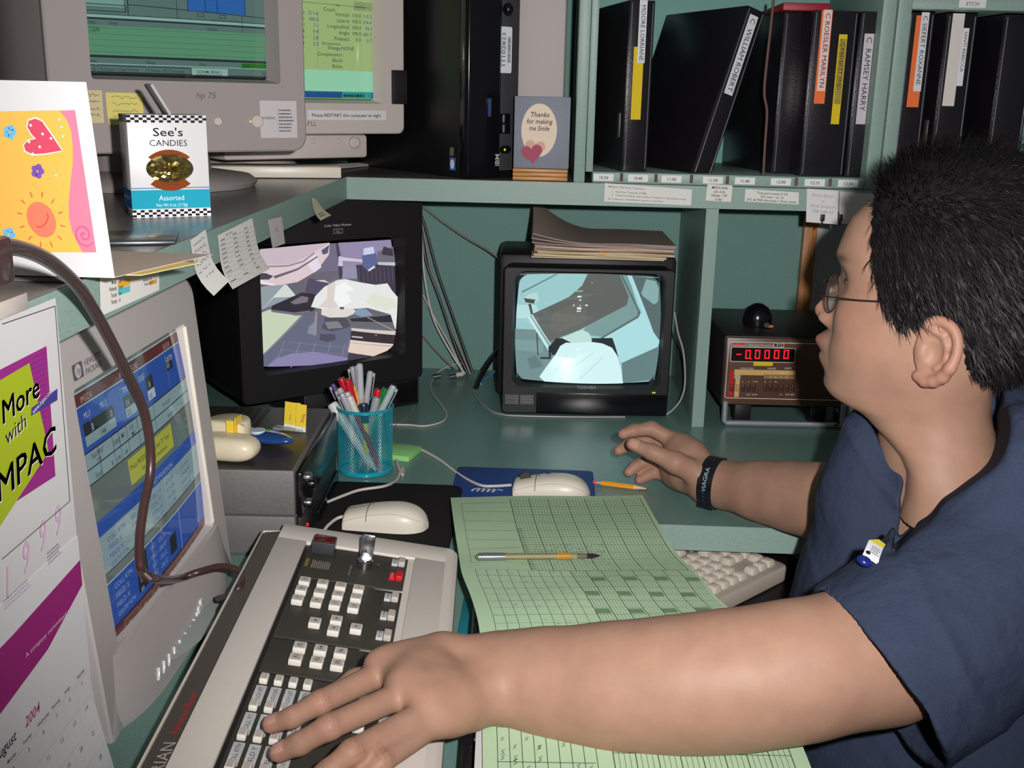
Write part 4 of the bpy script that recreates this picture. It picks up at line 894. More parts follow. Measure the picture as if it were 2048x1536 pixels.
for j in range(NR):
    for i in range(NS):
        if j % 2 == 0: wire(g[j][i], g[j + 1][i]); wire(g[j][i], g[j + 1][(i - 1) % NS])
        else: wire(g[j][i], g[j + 1][i]); wire(g[j][i], g[j + 1][(i + 1) % NS])
b.take(bb, TQ); b.build('mesh_wall', t)
# pens: (name, label, top pixel, colour, cap colour, radius, length, kind)
SIL = (178, 178, 182); 
def pen(name, label, tp, base, body, cap, r, ln, clip=None, capl=.045, tran=False, tip=None, cat='pen', end=None):
    top = atY(tp[0], tp[1], cupy + base[1] * -.2 + tp[2]); bot = Vector((cupx + base[0], cupy + base[1], ZD + .004)); d = (top - bot).normalized(); top = bot + d * min(ln, (top - bot).length)
    t = thing(name, label, cat, bot, 0, 'pens and markers in the mesh cup'); q = d.to_track_quat('Z', 'Y').to_euler(); t.rotation_euler = q; l_ = (top - bot).length
    mb_ = mat('pen_%d_%d_%d' % body + ('t' if tran else ''), body, rough=.3, trans=.5 if tran else 0, coat=.3); mc_ = mat('pen_%d_%d_%d' % cap, cap, rough=.25, coat=.4)
    b = MB(); b.lathe([(.0006, 0), (r * .55, .008), (r, .014), (r, l_ - capl)], mb_, 14); b.build('barrel', t)
    b = MB(); b.lathe([(r * 1.12, l_ - capl), (r * 1.12, l_ - .004), (r * .95, l_ - .0008), (r * .5, l_)], mc_, 16); b.build('cap', t)
    if clip: b = MB(); b.box((-.0015, -r * 1.12 - .003, l_ - capl * .8), (.0015, -r * 1.12 - .0016, l_ - .003), mat('pen_%d_%d_%d' % clip, clip, rough=.2, metal=.3), .0005); b.box((-.0015, -r * 1.12 - .0025, l_ - .008), (.0015, -r, l_ - .003), mat('pen_%d_%d_%d' % clip)); b.build('clip', t)
    return t
RD = (196, 24, 44); WHT = (226, 224, 220)
pen('gel_pen', 'tall clear-capped pen leaning back left in the cup', (704, 733, .012), (.012, .014), SIL, (170, 172, 178), .0042, .16, SIL, .05)
pen('gel_pen', 'tallest grey pen standing in the middle of the cup', (719, 727, .004), (-.004, .006), SIL, (188, 190, 196), .0045, .165, SIL, .055)
pen('gel_pen', 'clear-capped pen leaning right behind the yellow highlighter', (741, 742, .016), (-.014, .008), (190, 190, 196), (176, 178, 184), .0042, .16, SIL, .05)
pen('marker', 'red marker cap at the back left of the cup', (679, 750, .006), (.016, .020), RD, RD, .0055, .15, None, .04, cat='marker')
pen('marker', 'second red marker right of the first red cap', (694, 758, 0), (.008, .018), RD, RD, .0055, .145, None, .04, cat='marker')
pen('ballpoint_pen', 'purple ballpoint pen at the far left of the cup', (665, 768, .0), (.01, .006), (88, 60, 130), (88, 60, 130), .0036, .15, SIL, .03)
pen('ballpoint_pen', 'grey ballpoint pen with clip at the left of the cup', (678, 776, -.008), (.012, 0), (170, 170, 176), (178, 178, 184), .0046, .145, SIL, .04)
pen('ballpoint_pen', 'silver pen with dark band in front of the red caps', (693, 784, -.012), (.014, -.006), (206, 206, 210), (196, 196, 200), .0046, .145, BLK, .03)
pen('pencil_stub', 'yellow hexagonal pencil between the red and the tall grey pens', (706, 772, .004), (.012, .010), (236, 180, 40), (236, 180, 40), .0038, .14, None, .02, cat='pencil')
pen('marker', 'thick white marker leaning left over the rim', (663, 806, -.010), (.018, -.016), WHT, WHT, .0075, .135, None, .035, cat='marker')
pen('ballpoint_pen', 'grey translucent pen crossing the front left of the cup', (683, 786, -.02), (.020, -.014), (160, 162, 168), (168, 170, 176), .005, .14, SIL, .045)
pen('ballpoint_pen', 'white and dark red pen slanting in front of the cup', (698, 792, -.022), (.026, -.016), (150, 22, 34), (214, 210, 206), .005, .135, (150, 22, 34), .03)
pen('highlighter', 'yellow highlighter with dark blue clip cap in the middle front', (727, 806, -.018), (.006, -.014), (240, 214, 50), (24, 40, 62), .0065, .13, (24, 40, 62), .03, cat='highlighter')
pen('marker', 'red curved marker cap at the right of the cup', (757, 778, .006), (-.006, .004), RD, RD, .0055, .14, None, .035, cat='marker')
pen('gel_pen', 'green glittery pen at the back right of the cup', (771, 776, .008), (-.012, .012), (30, 140, 90), (30, 120, 60), .005, .14, (170, 200, 180), .04)
pen('gel_pen', 'clear-capped pen leaning out over the right rim', (788, 771, .006), (-.02, -.004), (30, 160, 110), (168, 184, 184), .0048, .15, SIL, .05)
pen('ballpoint_pen', 'fat grey pen standing at the right front of the cup', (754, 794, -.014), (-.008, -.014), (150, 152, 158), (158, 160, 168), .0055, .125, None, .04)

# ---- green sticky note pad
p = atZ(800, 915, ZD); b = MB(); b.box((-.04, -.026, .0004), (.02, .03, .009), mat('green_note_paper', (150, 214, 130), rough=.8, noise=(2000, .03)), .0004)
b.build('sticky_note_pad', None, 'pale green pad of sticky notes behind the pencil cup', 'note pad', loc=(p.x + .004, p.y + .008, ZD), rot=(0, 0, -.25))

# ---- mouse mats and mice
c0 = [atZ(*q, ZD) for q in ((610, 975), (885, 973), (912, 1088), (640, 1140))]
b = MB(); b.prism(rrect(-.34, 1.235, -.117, 1.482, .018), ZD + .0004, ZD + .005, mat('black_mat', (36, 33, 34), rough=.9, spec=.1, noise=(900, .2)), .0008); b.build('mouse_mat', None, 'black mouse mat under the plain white mouse', 'mouse mat')
b = MB(); q0, q1 = atZ(912, 950, ZD), atZ(1180, 940, ZD); b.prism(rrect(q0.x, 1.33, q1.x + .004, q0.y + .03, .008), ZD + .0004, ZD + .0035, mat('blue_mat', (22, 66, 140), rough=.6, noise=(500, .06)), .0006)
c = Canvas(); Wc = (226, 232, 236)
def wv(x, y, s):
    c.path([(x + s * (.0045 * i / 10) * 6 * .16 + s * .012 * math.sin(i * .34), y + s * .008 * math.sin(i * .5 + .6)) for i in range(9)], .0016, Wc)
for i in range(5):
    c.path([(.03 + i * .0075 + .012 * (1 - math.cos(a)) * .7, .128 - i * .0005 + .012 * math.sin(a)) for a in [q * .26 for q in range(10)]], .0034, Wc)
b.canvas(c, lambda u, v, h: (q0.x + u, 1.33 + v - .01 + .015, ZD + .0035 + h)); b.build('mouse_mat', None, 'blue mouse mat with white swirl logo under the right mouse', 'mouse mat')
def mouse(name, label, px, py, rz, s=1.0, z=ZD + .005, sticker=False, wheel=False):
    p = atZ(px, py, z + .012); t = thing(name, label, 'mouse', (p.x, p.y, z), rz)
    Lm, Wm, Hm_ = .060 * s, .031 * s, .034 * s
    def prof(x):  # -1 front .. 1 back
        return (.62 + .38 * math.sin((x + 1) * 1.15)) if x < .2 else max(.0, 1 - ((x - .2) / .82) ** 2.6) ** .5
    def mf(u, v):
        x = u * 2 - 1; w = (1 - abs(x) ** 3.2) ** .5 if x > 0 else 1.; w *= (.92 + .10 * x); e = 1.
        if x < -.90: e = math.sqrt(max(0, 1 - ((-x - .90) / .10) ** 2)); w *= .55 + .45 * e; e = .45 + .55 * e
        if x <= -1: w = 0; e = .3
        hgt = prof(x) * Hm_ * e; a = v * math.pi
        yy = math.copysign(abs(math.cos(a)) ** .75, math.cos(a)) * Wm * max(w, .0); zz = .0012 + (hgt - .0012) * math.sin(a) ** .6
        return Vector((x * Lm, yy, zz))
    b = MB(); b.grid(mf, 34, 26, CREAM); b.build('shell', t, sharp=60)
    # seam between the buttons and the palm rest
    b = MB(); pts = [mf(.31, i / 20) * 1.0 + Vector((0, 0, .0002)) for i in range(2, 19)]; b.tube([Vector(q) * 1.004 for q in pts], .00045, DARK, 5, k=1)
    if not wheel: 
        pts = [mf(u_, .5) + Vector((0, 0, .0002)) for u_ in [.03 + .28 * i / 8 for i in range(9)]]; b.tube(pts, .00035, DARK, 5, k=1)
    sd_ = [mf(u_, .86 - .10 * math.sin((u_ - .05) * 3.2)) for u_ in [.04 + .94 * i / 16 for i in range(17)]]; b.tube([(q.x, q.y * 1.01, q.z) for q in [Vector((s_.x, s_.y, s_.z)) for s_ in sd_]], .0003, mat('seam_tan', (170, 164, 150)), 5, k=1)
    b.build('seam', t)
    cv = Canvas(); cv.text('Microsoft', 0, 0, .0052, (110, 110, 114), rot=90); b = MB()
    def top(x, y): u_ = (x / Lm + 1) / 2; return mf(u_, .5 - (-y) / (Wm * math.pi) * 1.1)
    b.canvas(cv, lambda u_, v_, h: top(-.016 + u_, v_ - .02 if True else 0) + Vector((0, 0, .0004 + h))); b.build('lettering', t)
    if sticker:
        cv = Canvas(); cv.rect(0, 0, .016, .013, (206, 200, 206)); cv.up(); cv.rect(.003, .003, .007, .006, (88, 76, 150)); b = MB()
        b.canvas(cv, lambda u_, v_, h: top(-.012 + u_, v_ - .012) + Vector((0, -.0002, .0005 + h)), cu=rng(0, .016, 4), cvv=rng(0, .013, 4)); b.build('sticker', t)
    if wheel: b = MB(); b.lathe([(.008, -.003), (.008, .003)], DARK, 20, M=Matrix.Translation((-Lm * .66, 0, Hm_ * .80)) @ Matrix.Rotation(math.pi / 2, 4, 'X')); b.build('scroll_wheel', t)
    return t, p
m1, p1 = mouse('computer_mouse', 'plain white two-button mouse on the black mat', 772, 1035, -3, .95)
m2, p2 = mouse('computer_mouse', 'white mouse with scroll wheel and small sticker on the blue mat', 1102, 975, -4, .94, ZD + .0035, True, True)
def cab(name, label, pts, r=.0021, m=CABLEW, z=ZD, rel=None, cat='cable', group=None):
    P_ = []
    for q in pts:
        zz = z + r + (q[2] if len(q) > 2 else .0003); P_.append(atZ(q[0], q[1], zz))
    b = MB(); b.tube(P_, r, m, 8); return b.build(name, None, label, cat, group)
cab('mouse_cable', 'pale cable of the plain mouse going down behind the console', [(688, 1032, .012), (672, 1038, .010), (655, 1052, .008), (645, 1066, .005)])
cab('mouse_cable', 'long pale cable looping from the scroll wheel mouse behind the pencil cup', [(1023, 970, .010), (990, 972, .006), (960, 970, .004), (920, 950, .0005), (880, 920, .0005), (840, 898), (815, 892), (799, 898), (794, 915), (797, 935), (806, 950), (806, 935), (800, 945), (793, 960, .0005), (770, 972, .006), (720, 980, .0055), (690, 990, .0055), (650, 1006, .0055), (620, 1018, .0055)])
cab('thin_cable', 'thin pale cable curling from the wall corner to the pencil cup', [(925, 728, .02), (905, 730, .012), (875, 745, .004), (862, 768), (864, 785), (880, 806), (893, 828), (885, 843), (850, 852), (820, 850), (780, 849)], .0016)
cab('thin_cable', 'thin grey cable from the black pedestal to the pencil cup', [(829, 812, .004), (824, 822), (812, 836), (795, 848), (780, 860)], .0012, mat('tan_cable', (150, 130, 122)))
cab('tv_cable', 'silvery cable looping from the floor of the niche under the small television', [(945, 770), (950, 790), (965, 808), (985, 823, .0), (1005, 829), (1030, 831.5), (1150, 834), (1250, 834)], .0016, mat('silver_cable', (170, 170, 168), rough=.3))
t_pts = [atY(*q, 1.9) for q in ((1349, 624), (1356, 665), (1366, 700), (1370, 740), (1369, 775), (1361, 800), (1345, 820), (1332, 829))]
b = MB(); b.tube(t_pts, .0017, mat('silver_cable')); b.build('tv_cable', None, 'silvery cable hanging down right of the small television', 'cable')
def wcab(pts, r, m, label, Y0=2.17, Y1=2.13, name='wall_cable', group='cables running down the back wall'):
    n = len(pts); P_ = [atY(q[0], q[1], Y0 + (Y1 - Y0) * i / (n - 1)) for i, q in enumerate(pts)]; b = MB(); b.tube(P_, r, m); b.build(name, None, label, 'cable', group)
wcab([(806, 404), (832, 424), (842, 470), (850, 560), (868, 640), (905, 710), (930, 748)], .0022, CABLEW, 'light cable, leftmost of the bundle behind the black video monitor')
wcab([(812, 404), (838, 430), (852, 520), (880, 600), (910, 690), (936, 748)], .0024, CABLEB, 'black cable, second from left in the wall bundle')
wcab([(820, 404), (842, 440), (862, 540), (895, 640), (925, 710), (941, 748)], .0022, mat('grey_cable', (140, 136, 132)), 'mid grey cable in the middle of the wall bundle')
wcab([(826, 404), (848, 445), (874, 540), (905, 630), (933, 710), (946, 746)], .0026, CABLEB, 'thick black cable, rightmost in the wall bundle')
wcab([(846, 590), (872, 640), (900, 690), (922, 735)], .0018, CABLEW, 'thin pale cable joining the wall bundle lower down')
wcab([(846, 672), (870, 700), (898, 728), (915, 742)], .0014, mat('tan_cable'), 'thin tan cable low on the wall behind the black video monitor')
wcab([(834, 404), (880, 440), (930, 474), (975, 500), (1002, 520)], .0022, mat('grey_cable'), 'grey cable slanting from the shelf corner to the small television', 2.175, 2.1)
wcab([(998, 700), (985, 715), (972, 735), (960, 756), (952, 775)], .005, CABLEB, 'thick black cable coiled behind the small television', 2.1, 1.98)
wcab([(990, 742), (978, 752), (966, 760), (962, 768)], .0025, mat('blue_cable', (80, 140, 190)), 'short piece of blue cable beside the small television', 2.05, 1.98)
for px, py, m_ in ((866, 748, CHROME), (898, 748, CHROME), (912, 744, CABLEW)):
    p = atZ(px, py + 6, ZD + .008); b = MB(); b.tube([p, p + Vector((.014, .004, .002))], .0065 if m_ is CHROME else .005, m_, 12, smooth=False); b.build('cable_connector', None, {866: 'chrome cable connector nearest the black pedestal', 898: 'chrome cable connector in the wall corner', 912: 'white cable connector under the cable bundle'}[px], 'connector')

# ---- pencil and pen
p0, p1_ = atZ(1187, 964, ZD + .004), atZ(1297, 978, ZD + .004)
t = thing('pencil', 'yellow orange pencil lying on the worktop right of the blue mat', 'pencil', p0, math.degrees(math.atan2(p1_.y - p0.y, p1_.x - p0.x)))
ln = (p1_ - p0).length; RY = Matrix.Rotation(math.pi / 2, 4, 'Y')
b = MB(); b.lathe([(.0036, .012), (.0036, ln - .022)], mat('pencil_orange', (240, 160, 40), rough=.3), 6, M=RY); b.build('shaft', t)
b = MB(); b.lathe([(.0036, ln - .022), (.0008, ln - .003)], mat('cut_wood', (232, 182, 130), rough=.7), 12, M=RY); b.build('sharpened_wood', t)
b = MB(); b.lathe([(.0008, ln - .003), (.0002, ln)], BLACK, 8, M=RY); b.build('lead', t)
b = MB(); b.lathe([(.0038, .005), (.0038, .012)], STEEL, 12, M=RY); b.build('ferrule', t)
b = MB(); b.lathe([(.0034, 0), (.0036, .005)], mat('eraser_pink', (216, 90, 100), rough=.8), 12, M=RY); b.build('eraser', t)
# ================================================================ treatment console
a_ = math.radians(3.2); s_ = math.radians(8.5); OC = Vector((-.306, 1.168, .812))
CONS = thing('control_console', 'long putty control console with dark key panel under the left hand of the man', 'console', (OC.x, OC.y, ZD), 3.2)
MT = Matrix.Translation((0, 0, .062)) @ Matrix.Rotation(s_, 4, 'Y')
LNG = -.60
CB = mat('console_putty', (216, 207, 198), rough=.5, spec=.35, noise=(1500, .04), bump=(1200, .2))
b = MB()
sec = [(0, .002), (.004, .0), (.205, 0), (.207, .004), (.207, .024), (.203, .031), (.194, .034), (.158, .0375), (.158, .036), (.034, .0545), (.034, .0572), (.003, .062), (0, .060)]
def sec_prism(b, sec, y0, y1, m, bev=0):
    bb = bmesh.new(); A = [bb.verts.new((x, y0, z)) for x, z in sec]; B = [bb.verts.new((x, y1, z)) for x, z in sec]
    n = len(sec)
    for i in range(n): bb.faces.new([A[i], A[(i + 1) % n], B[(i + 1) % n], B[i]])
    bb.faces.new(A[::-1]); bb.faces.new(B); bmesh.ops.recalc_face_normals(bb, faces=bb.faces)
    if bev: bmesh.ops.bevel(bb, geom=list(bb.edges), offset=bev, segments=2, affect='EDGES')
    b.take(bb, m)
sec_prism(b, [(0, .0), (.207, 0), (.207, .026), (.200, .0325), (.158, .0385), (.034, .0569), (.0, .062)], LNG, -.45 - .15, CB)
sec_prism(b, [(0, .0), (.207, 0), (.207, .026), (.200, .0325), (0, .050)], LNG, .012, CB, .0012)
b.M = MT
b.box((0, -.028, -.008), (.2, .014, 0), CB, .0015); b.box((0, LNG, -.008), (.034, -.026, 0), CB, .0012); b.box((.160, LNG, -.008), (.2, -.026, 0), CB, .0012)
b.build('body', CONS)
b = MB(); sec_prism(b, [(-.004, .0), (0, .0), (0, .056), (-.021, .0545), (-.023, .052)], LNG, .004, mat('console_brown', (84, 76, 68), rough=.55, noise=(900, .12)))
b.build('rear_strip', CONS)
b = MB(); b.box((-.0245, LNG, .0525), (-.0225, .006, .0558), CREAM, .0004); b.box((-.0245, .0035, .0525), (0, .0065, .0558), CREAM, .0004); b.build('strip_edge', CONS)
cw = Canvas(); cw.text('VARIAN', 0, 0, .0145, (186, 176, 164), rot=90, width=.062); b = MB()
b.canvas(cw, lambda u, v, h: (-.0035 + u, -.488 + v, .0557 + h)); cw = Canvas(); cw.text('Rehearsal Room', 0, 0, .009, (206, 46, 46), rot=90, width=.062, shear=.2)
b.canvas(cw, lambda u, v, h: (-.006 + u, -.415 + v, .0557 + h)); b.build('strip_lettering', CONS)
PD = mat('console_panel', (62, 58, 52), rough=.55, spec=.3, noise=(1200, .12))
b = MB(); b.M = MT; b.box((.034, LNG + .01, -.0075), (.160, -.026, -.0045), BLACK)
for y0, y1 in ((-.113, -.030), (-.246, -.117), (-.310, -.250), (-.585, -.314)): b.box((.038, y0, -.0048), (.153, y1, -.0022), PD, .001)
b.build('key_panel', CONS)
KW = mat('key_white', (228, 222, 212), rough=.4, spec=.4); KT = mat('key_top_grey', (188, 180, 172), rough=.5); 
def keycap(x, y, w, d, h=.0065, face=KT, side=KW, name='key', txt=None, ts=.005, rot=90, base=-.0022, tw=None):
    b = MB(); b.box((-w / 2, -d / 2, 0), (w / 2, d / 2, h), side, .0012); b.box((-w / 2 + .0012, -d / 2 + .0012, h - .0002), (w / 2 - .0012, d / 2 - .0012, h + .0001), face, .0)
    if txt:
        c = Canvas()
        if txt in 'URDL' and len(txt) == 1 and ts == 0:
            aa = {'U': 0, 'L': math.pi / 2, 'D': math.pi, 'R': -math.pi / 2}[txt]; c.poly([(-.0017 * math.cos(aa) + .0012 * math.sin(aa), -.0017 * math.sin(aa) - .0012 * math.cos(aa)), (.0017 * math.cos(aa) + .0012 * math.sin(aa), .0017 * math.sin(aa) - .0012 * math.cos(aa)), (-.0016 * math.sin(aa), .0016 * math.cos(aa))], (30, 30, 34))
        else: c.text(txt, ts * .36, 0, ts, (40, 38, 40), 'C', rot=rot, bold=len(txt) < 3, width=tw)
        b.canvas(c, lambda u, v, hh: (u, v, h + hh))
    o = b.build(name, CONS); o.matrix_local = MT @ Matrix.Translation((x, y, base)); return o
nums = (('9', '8', '7'), ('6', '5', '4'), ('3', '2', '1'), ('+', '.', '0'))
for i, x in enumerate((.049, .0682, .0873, .1065)):
    for j, y in enumerate((-.1315, -.1525, -.1743)): keycap(x, y, .0118, .0135, txt=nums[i][j])
for x, y, s in ((.0735, -.2165, 'L'), (.0933, -.206, 'U'), (.0935, -.2262, 'D'), (.1145, -.2165, 'R')): keycap(x, y, .0118, .0135, txt=s, ts=0)
for i, x in enumerate((.0675, .087, .106)):
    for j, y in enumerate((-.2672, -.2888)): keycap(x, y, .0122, .0138, txt='F%d' % (2 * i + 2 - j), ts=.0062)
MOT = (('COUCH VRT', 'COUCH LNG', 'COUCH LAT', 'COUCH RTN'), ('COLL Y1', 'COLL Y2', 'COLL X1', 'COLL X2'), ('COLL RTN', 'FIELD Y', 'FIELD X', 'GANTRY RTN'), ('MLC A', 'MLC B', 'MODE', 'DOSE'))
LABG = mat('label_grey', (196, 198, 200), rough=.5)
for j in range(4):
    for i in range(4):
        x, y = .0465 + .0129 * i, -.3275 - .0430 * j; keycap(x, y, .0076, .0115, h=.0058)
        b = MB(); b.poly = 0; b.prism(rrect(-.0047, -.0155, .0047, .0155, .001, 3), 0, .0008, LABG, .0002); c = Canvas(); c.text(MOT[j][i], .0019, -.0135, .0055, (70, 72, 80), rot=90, width=min(.0265, .0036 * len(MOT[j][i]))); b.canvas(c, XYp(.0008))
        o = b.build('key_label', CONS); o.matrix_local = MT @ Matrix.Translation((x, y - .0235, -.0022))
for x, y, s in ((.137, -.33, 'ENABLE'), (.137, -.38, 'MOTION'), (.137, -.43, 'PLAN')): keycap(x, y, .010, .014)
for y, s, cc_ in ((-.0474, 'BEAM ON', None), (-.0842, 'STOP', 1), (-.1355, 'CLEAR', None), (-.1772, 'ENTER', None), (-.2193, 'SET UP', None)):
    rd = mat('key_red', (206, 24, 36), rough=.35) if cc_ else None
    keycap(.1462, y, .0078, .0150, face=rd or KT, side=rd or KT)
    b = MB(); b.box((-.0034, -.0072, 0), (.0034, .0072, .003), rd or LABG, .0004); c = Canvas(); c.text(s, .0014, -.0062, .0038, (40, 38, 40) if not rd else (240, 200, 200), rot=90, width=.0125); b.canvas(c, XYp(.003))
    o = b.build('key_label', CONS); o.matrix_local = MT @ Matrix.Translation((.1385, y, -.0022))
b = MB(); b.M = MT; b.box((.043, -.052, -.0022), (.0685, -.030, .012), mat('smoked_window', (58, 60, 62), rough=.3), .0008); b.box((.0445, -.048, .0118), (.067, -.031, .0128), mat('red_window', (92, 10, 22), rough=.15), .0004); b.build('display_window', CONS)
c = Canvas(); c.smalltext(0, 0, .022, .017, (170, 164, 150), 7, 3); c.text('CAUTION', -.0012, .001, .0048, (198, 176, 50), rot=90, width=.016, bold=True); c.text('KEYED DISABLE', .056, -.004, .0028, (150, 146, 140), rot=90, width=.018)
c.lay = 0; c2 = Canvas()
b = MB(); b.M = MT
c2.text('CAUTION', .0445, -.088, .005, (198, 176, 50), rot=90, width=.020, bold=True); 
for i in range(9): c2.sh.append(([(.0485 + i * .0023, -.089), (.0498 + i * .0023, -.089), (.0498 + i * .0023, -.0685 - (i % 3) * .0012), (.0485 + i * .0023, -.0685 - (i % 3) * .0012)], [(0, 1, 2, 3)], lin((138, 132, 122)), 0))
b.canvas(c2, lambda u, v, h: (u, v, -.0022 + h)); b.build('caution_lettering', CONS); b = MB(); b.M = MT; c2 = Canvas()
c2.text('BEAM DISABLE', .0925, -.094, .0034, (150, 146, 140), rot=90, width=.026); b.canvas(c2, lambda u, v, h: (u, v, -.0022 + h)); b.build('switch_lettering', CONS); b = MB(); b.M = MT; c2 = Canvas()
c2.ell(.1205, -.0565, .0012, .0012, (170, 160, 40)); b.canvas(c2, lambda u, v, h: (u, v, -.0022 + h)); b.build('ready_lamp', CONS)
b = MB(); b.M = MT; b.lathe([(.0088, -.002), (.0088, .006), (.0075, .007), (.007, .009)], CHROME, 28, M=Matrix.Translation((.106, -.068, 0))); b.build('key_switch', CONS)
b = MB(); b.M = MT @ Matrix.Translation((.106, -.064, .008)) @ Matrix.Rotation(math.radians(-12), 4, 'X'); b.prism(rrect(-.0075, 0, .0075, .026, .003), -.0012, .0012, CHROME, .0005, axis='y'); b.box((-.003, -.001, -.004), (.003, .001, .002), CHROME); b.build('metal_key', CONS)

# ================================================================ blue-screen monitor beside the console (faces right)
HP = thing('crt_monitor', 'big grey monitor with a blue status screen, half under the shelf behind the console', 'monitor', (-.372, .77, ZD), 90, rx=-5)
bpy.context.view_layer.update()
HM = HP.matrix_world.copy(); HI = HM.inverted()
def pl(px, py, y=0.):
    o = HI @ CAM; d = (HI.to_3x3() @ ray(px, py)); t = (y - o.y) / d.y; return (o.x + d.x * t, o.z + d.z * t)
HB = mat('hp_putty', (190, 182, 180), rough=.42, spec=.4, bump=(1500, .1))
q1, q2, q3, q4 = pl(353, 654), pl(415, 1060), pl(236, 1300), pl(148, 782)
ix0, ix1 = (q3[0] + q4[0]) / 2 - .0, (q1[0] + q2[0]) / 2; iz0, iz1 = (q2[1] + q3[1]) / 2, (q1[1] + q4[1]) / 2
ix1 = pl(367, 640)[0] * .5 + pl(428, 1050)[0] * .5
gx1 = (pl(355, 654, .008)[0] + pl(417, 1060, .008)[0]) / 2 + .002
X0h, X1h = ix0 - .042, pl(432, 900)[0]; Z0h = pl(330, 1415)[1] ; Z1h = iz1 + .045
b = MB()
def chin(px_, pz_):   # bulging lower front
    return 0
ring(ix0, iz0, ix1, iz1, X0h, Z0h + .02, X1h, Z1h, 0, .012, HB, b, r=.005, R=.02)
b.build('bezel', HP, sharp=35)
b = MB()
def chf(u, v):
    x = X0h + .004 + (X1h - X0h - .008) * u; w = 1 - abs(2 * u - 1) ** 4
    z = Z0h + (iz0 - Z0h - .004) * v; return Vector((x, -.018 * w * (1 - v) ** 1.2 - .0008 + (.02 * (1 - v) ** 6) + .012 * abs(2 * u - 1) ** 6, z - .0 + .03 * (abs(2 * u - 1) ** 3) * (1 - v)))
b.grid(chf, 30, 10, HB, thick=-.004); b.build('chin', HP)
TG = mat('key_glint', (226, 226, 224), rough=.15, coat=.6)  # glints of the button row, put into pale wedge shapes
gp = crom([Vector((x, y, 0)) for x, y in ((322, 1347), (352, 1305), (383, 1262), (403, 1222), (416, 1180))], 3)
for i, q_ in enumerate(gp[::1][:11]):
    x, z = pl(q_.x, q_.y, -.014); v_ = (z - Z0h) / max(.01, iz0 - Z0h - .004); yb_ = -.018 * (1 - min(1, max(0, v_))) ** 1.2
    b = MB(); b.prism([(-.0055, -.0045), (.0055, -.0045), (.001, .006)] if i < 9 else rrect(-.005, -.006, .005, .006, .004), 0, .004, TG, .0006, axis='y', M=Matrix.Translation((x, yb_ - .006, z))); b.build('button_glint', HP)
crt_body(X0h, Z0h + .02, X1h, Z1h, .012, .40, HB, HP)
b = MB(); b.lathe([(.125, .014), (.13, .016), (.11, .022), (.07, .026), (.07, max(.036, Z0h + .01))], mat('hp_base_grey', (150, 156, 154), rough=.5), 40, M=Matrix.Rotation(math.radians(5), 4, 'X') @ Matrix.Translation(((X0h + X1h) / 2, .10, .0)))
b.build('swivel_base', HP)
for v_ in (0,):
    cw = Canvas(); u, v = pl(146, 755); dk = (96, 92, 100)
    cw.poly(rrect(0, 0, .020, .014, .002), dk); cw.up(); cw.ell(.010, .007, .0062, .0062, (190, 186, 190)); cw.up(); cw.text('hp', .0065, .0045, .0085, dk, shear=.25)
    cw.text('HEWLETT', .024, .0078, .0078, dk, width=.034); cw.text('PACKARD', .024, .0, .0078, dk, width=.034)
    b = MB(); b.canvas(cw, lambda a, q, h: (u + a, -.0002 - h, v - .004 + q)); b.build('maker_lettering', HP)
sw, shh = gx1 - ix0 + .054, iz1 - iz0 + .012
c = Canvas(); Wd, Hd = sw, shh
BL = (52, 92, 180); LB = (150, 178, 182); GR = (112, 124, 120); BR = (104, 56, 54); kk = (34, 38, 48); WT = (196, 214, 222); DKs = (44, 50, 54); YL = (190, 196, 70)
def Y_(f): return Hd * (1 - f) * .975
def band(f0, f1, col, x0=0, x1=1): c.rect(Wd * x0, Y_(f1), Wd * (x1 - x0), Hd * (f1 - f0), col)
band(0, 1, GR); c.up(); band(.02, .026, WT); band(.026, .076, BR); band(.08, .24, BL); band(.245, .305, LB); band(.24, .245, kk); band(.30, .36, LB, .0, .62); band(.30, .36, LB, .62, 1); band(.50, .56, BL); band(.56, .71, LB); band(.71, .75, GR); band(.75, .93, BL); band(.93, 1, BR); c.up()
def lines(xs, f0, f1, col=kk):
    for x in xs: c.rect(Wd * x, Y_(f1), .0008, Hd * (f1 - f0), col)
for f in (.076, .36, .305, .71, .75, .93): c.rect(0, Y_(f), Wd, .0011, kk if f not in (.076, .75) else WT)
lines((.20, .40, .60, .80), .09, .23, (130, 150, 200)); lines((.21, .30, .345, .40, .48, .62), .245, .36); lines((.45, .7), .75, .93, WT)
T = lambda s, x, f, z, col, **k_: c.text(s, Wd * x, Y_(f), Hd * z, col, **k_)
T('IMGCAI', .17, .066, .034, (206, 176, 170), sx=.8); T('VMC DIRECT-LINE', .42, .066, .034, (206, 190, 186), sx=.7); T('10:13:10', .80, .066, .034, (206, 176, 170), sx=.8)
for x, s in ((.17, 'MU 1'), (.27, 'MU 2'), (.42, 'TIME'), (.55, 'DOSE'), (.80, 'GANTRY')): T(s, x, .125, .033, WT, sx=.75)
band(.14, .185, DKs, .155, .345); band(.185, .222, LB, .155, .345); band(.14, .185, DKs, .42, .50); band(.185, .222, LB, .42, .50); band(.125, .18, DKs, .60, .66); band(.18, .22, WT, .60, .66); band(.11, .16, DKs, .80, .86); c.up()
T('0', .20, .178, .036, WT); T('0', .32, .178, .036, WT); T('144', .24, .218, .034, kk); T('0.0', .43, .178, .034, WT, sx=.8); T('5.0', .43, .218, .034, kk, sx=.8); T('0', .62, .17, .034, WT); T('600', .61, .215, .03, kk, sx=.7); T('0.4', .805, .15, .034, WT, sx=.8)
